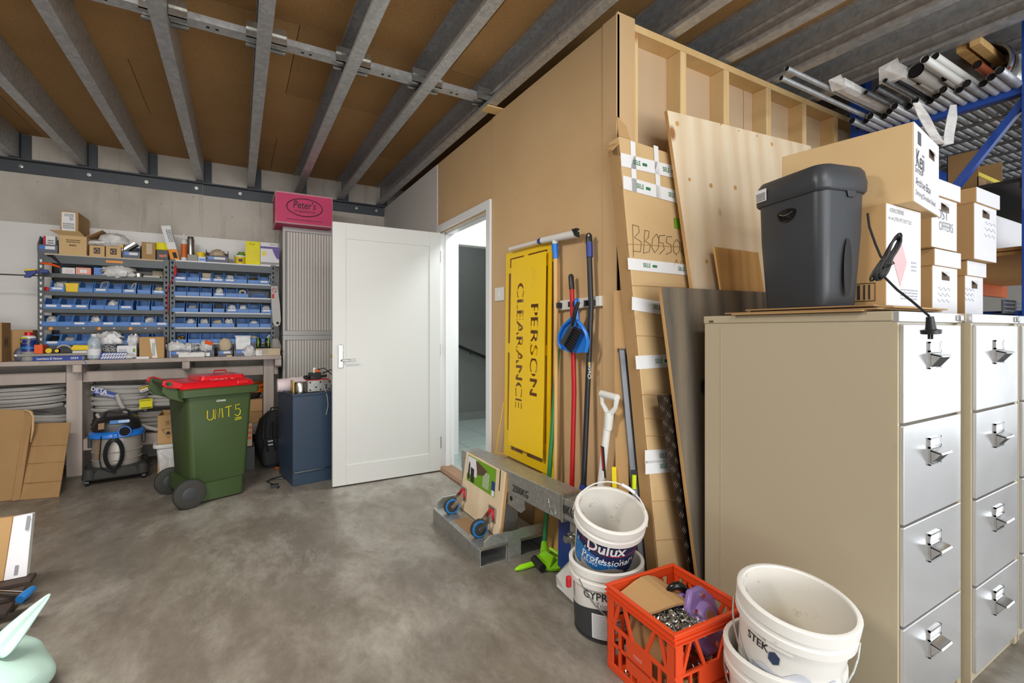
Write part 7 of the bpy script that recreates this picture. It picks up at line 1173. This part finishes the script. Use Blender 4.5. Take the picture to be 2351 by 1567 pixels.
for k in range(10): wpart('deck_wire', MB().cyl((XR+.06+k*.27, YP0-.02, 2.457), (XR+.06+k*.27, YP1+.02, 2.457), .010, n=8), 'galvanised_dull', R_)
for k in range(0): y = YP0+.1+k*.14; wpart('deck_wire', MB().cyl((XR+.05, y, 2.447), (6.2, y, 2.447), .004, n=6), 'galvanised_dull', R_)
# boards on the lower beam level
for k, z in enumerate((1.622, 1.645)): solo('rack_board', MB().box((XR+.06, YP0-.01, z), (6.1, YP1, z+.018)), 'plywood_warm', ('lower brown board on racking beams', 'upper brown board on racking beams')[k], 'board')
def pipe(name, lab, p, L, r, mat, hollow=True, drop=0.0, cat='pipe', group='pipes stored on the racking'):
    """p = left end, runs along +x"""
    a = Vector(p); b_ = a+Vector((L, 0, drop)); t = thing(name, lab, cat, (a.x+L/2, a.y, a.z-r), 0, group); wpart('wall', MB().cyl(a, b_, r, n=14, cap=False), mat, t, smooth=True)
    wpart('bore', MB().cyl(a+Vector((.004, 0, 0)), b_, r*.82, n=14), 'hole_black', t); return t
PZ = 2.467
def pend(px, py, z): d = ray(px, py); return CP+d*((z-CP.z)/d.z)
def yend(px, py, y): return OY(px, py, y)
P_ = [('steel_tube', 'upper of two long thin steel tubes sticking out left of the rack', 1806, 157, 1.373, 3.4, .0125, 'galvanised'), ('steel_tube', 'lower of two long thin steel tubes sticking out left of the rack', 1793, 183, 1.416, 3.4, .0125, 'galvanised'),
      ('steel_tube', 'short steel tube with dark end near blue upright', 1988, 222, 1.27, 2.6, .011, 'galvanised_dull'), ('steel_tube', 'second short steel tube beside dark ended one', 2012, 232, 1.22, 2.6, .011, 'galvanised_dull'), ('steel_tube', 'third short steel tube over the archive box', 2032, 235, 1.16, 2.6, .011, 'galvanised_dull'),
      ('plastic_pipe', 'large grey white plastic pipe end above the blue brace', 2102, 162, 1.06, 2.6, .036, 'conduit'), ('plastic_pipe', 'white plastic conduit, left of the pair with open ends', 2123, 141, .98, 2.6, .018, 'white_plastic'), ('plastic_pipe', 'white plastic conduit, right of the pair with open ends', 2146, 129, .98, 2.6, .018, 'white_plastic'),
      ('copper_pipe', 'reddish copper pipe leaning across metal drum', 2243, 148, .92, 2.0, .020, 'copper'), ('steel_tube', 'dark steel tube under the film wrapped bundle', 2060, 200, 1.13, 2.6, .012, 'black_steel'), ('steel_tube', 'grey tube below the large plastic pipe', 2112, 212, 1.08, 2.6, .018, 'conduit'), ('steel_tube', 'grey tube tucked under the white conduits', 2170, 218, 1.0, 2.4, .018, 'conduit')]
for n, l, px, py, y, L, r, m in P_:
    p = OY(px, py, y); p.z = max(p.z, PZ+.030+r); pipe(n, l, p, L, r, m)
for k in range(16):
    y = YP0+.06+k*.043; p = (XR-.30+.12*((k*7) % 5)/5, y, PZ+.020); pipe('steel_tube', 'shiny steel tube, number %s of the lowest layer on rack counted from the front' % ('one two three four five six seven eight nine ten eleven twelve thirteen fourteen fifteen sixteen'.split()[k]), p, 2.7, .019, 'bright_tube' if k % 3 else 'galvanised')
def wrapped(lab, px, py, y, w, h, L, mat='clear_bag'):
    p = OY(px, py, y); z0 = max(p.z-h, PZ+.04); t = thing('wrapped_bundle', lab, 'bundle', (p.x+L/2, y, z0), 0, 'film wrapped bundles on the racking'); rings = []; rnd = random.Random(px)
    for i in range(9):
        u = i/8; rings.append([(p.x+L*u, y+w/2*cy*(1+rnd.uniform(-.06, .06)), z0+h/2+h/2*sz*(1+rnd.uniform(-.08, .08))) for cy, sz in ((1, -.9), (1.05, 0), (.9, .9), (0, 1.02), (-.9, .9), (-1.05, 0), (-1, -.9), (0, -1))])
    wpart('film', MB().loft(rings), mat, t); wpart('core', MB().box((p.x+.02, y-w*.4, z0+h*.1), (p.x+L-.02, y+w*.4, z0+h*.85)), 'conduit', t); wpart('loose_end', MB().slab([(p.x+.01, y-w*.6, z0-.01), (p.x+.01, y+w*.6, z0), (p.x-.06, y+w*.3, z0+h*.8), (p.x-.04, y-w*.5, z0+h*1.1)], .003), 'clear_film', t); return t
wb1 = wrapped('film wrapped tube bundle next to blue upright', 1925, 200, 1.32, .06, .045, 1.6); wb2 = wrapped('bulky clear film wrapped bundle above the archive box', 2045, 180, 1.14, .09, .07, 1.7)
for k, (pp, lab) in enumerate(((((2105, 235), (2120, 265), (2140, 300), (2158, 330), (2150, 322)), 'strip of clear plastic hanging left of the pair under racking'), (((2190, 240), (2186, 270), (2180, 310), (2178, 330), (2165, 335)), 'strip of clear plastic hanging right of the pair under racking'))):
    pts = [OY(px, py, .97) for px, py in pp]; g = MB(); g.loft([[p_+RT*(-w_)+FW*.004, p_+RT*w_-FW*.006*(i_ % 2), p_+RT*w_*.9+FW*.003, p_-RT*w_*.9+FW*.010] for i_, (p_, w_) in enumerate(zip(pts, (.014, .022, .024, .02, .006)))]); wpart('film_tail', g, 'clear_bag', wb2)
# metal drum (offcut tin) and white bucket bits
c = OY(2262, 195, .93); dm = thing('offcut_drum', 'metal drum of pipe offcuts lying on the racking', 'drum', (c.x+.1, .95, PZ+.035)); X = Matrix.Translation((c.x, .95, PZ+.16)) @ Matrix.Rotation(PI/2, 4, 'Y'); wpart('drum', MB().lathe([(.0, .34), (.118, .34), (.12, .3), (.125, .28), (.12, .26), (.122, .03), (.128, .015), (.122, .0), (.112, .0), (.11, .3), (0, .3)], 30, X), 'zinc', dm, smooth=True); wpart('band', MB().lathe([(.124, .05), (.126, .09), (.124, .13)], 30, X), 'taupe', dm, smooth=True); wpart('tan_handle', MB().tube([(c.x-.02, .83, PZ+.1), (c.x-.06, .84, PZ+.06), (c.x-.02, .9, PZ+.03)], .005, 6), 'copper', dm)
for k, (dy, dz, L, m, l) in enumerate(((-.03, .07, .30, 'handle_wood', 'timber offcut sticking out of the metal drum'), (.03, .075, .26, 'plywood_warm', 'brown offcut sticking out of the metal drum'))): solo('pipe_offcut', MB().box((c.x-L*.6, .95+dy-.02, PZ+.16+dz-.02), (c.x+.2, .95+dy+.02, PZ+.16+dz+.02)), m, l, 'offcut')
# open carton and yellow strap, things on the lower levels
bx_ = OY(2246, 385, 1.03); t = thing('open_carton', 'open cardboard carton of wire hangers beside the blue post', 'box', (bx_.x, 1.03, 1.93)); w, d, h = .40, .14, .24; z0 = OY(2243, 437, 1.03).z; t.location.z = z0
part('box_body', MB().box((0, 0, 0), (w, .004, h*.35)).box((0, d-.004, 0), (w, d, h)).box((0, 0, 0), (.004, d, h)).box((w-.004, 0, 0), (w, d, h)).box((0, 0, 0), (w, d, .004)), 'cardboard_dull', t); text(t, 'CU.FT', (w*.45, 0, h*.09), (1, 0, 0), (0, 0, 1), .05, 'black_print', .015, world=False); text(t, 'G.W.', (w*.42, 0, h*.27), (1, 0, 0), (0, 0, 1), .035, 'black_print', .015, world=False); part('yellow_strap', MB().box((0, -.002, h*.36), (w*.95, .0, h*.46)), 'wd_yellow', t)
solo('wire_hangers', MB().tube([(bx_.x+.1, 1.13, z0+.08), (bx_.x+.18, 1.11, z0+.22), (bx_.x+.34, 1.11, z0+.13)], .003, 5).tube([(bx_.x+.1, 1.13, z0+.08), (bx_.x+.1, 1.13, z0+.15), (bx_.x+.24, 1.13, z0+.18)], .003, 5).tube([(bx_.x+.12, 1.09, z0+.06), (bx_.x+.2, 1.09, z0+.18), (bx_.x+.32, 1.09, z0+.09)], .003, 5), 'zinc', 'bent wire hangers poking out of the open carton', 'wire', smooth=True)
sb = thing('rack_shelf', 'pale shelf carrying cartons behind the archive boxes', 'shelf', (3.9, 1.2, 1.9)); wpart('board', MB().box((3.57, .83, z0-.022), (6.1, 1.49, z0-.002)), 'black_steel', sb); wpart('bearer', MB().box((3.565, .80, z0-.06), (6.1, .828, z0-.002)), 'black_steel', sb); wpart('bearer', MB().box((3.565, 1.492, z0-.06), (6.1, 1.52, z0-.002)), 'black_steel', sb)
a = OY(2300, 470, 1.15); carton('large white carton on the racking behind archive boxes', 'box', (1.2, .33, .20), (3.60, .95, 1.665), 0, 'card_white', name='white_carton', seam=False)
t = thing('cable_tray', 'dark perforated steel cable tray beside the blue post', 'cable tray', (3.1, .83, ZF+.002)); x0 = fx(2295, .84); part_x = x0-3.1; part('tray', MB().box((part_x, .0, .02), (part_x+.5, .004, .095)).box((part_x, .0, .02), (part_x+.5, .09, .024)), 'gyprock_black', t); 
h = MB()
for r in range(3):
    for k in range(14): h.cyl((part_x+.03+k*.022, -.0003, .04+r*.02), (part_x+.03+k*.022, -.0012, .04+r*.02), .0035, n=6)
part('hole_rows', h, 'conduit', t, kind='stuff'); part('stand', MB().box((part_x, .004, 0), (part_x+.5, .085, .02)), 'gyprock_black', t)
solo('brown_carton', MB().box((3.1, 1.0, ZF-.3), (3.42, 1.35, 1.50)), 'brown_print', 'brown carton behind dark cable tray', 'box') if False else None
struct('wall_far_right', MB().box((7.8, -5, 0), (8, 9, 3.2)), 'white_wall_paint', 'pale wall beyond the racking')
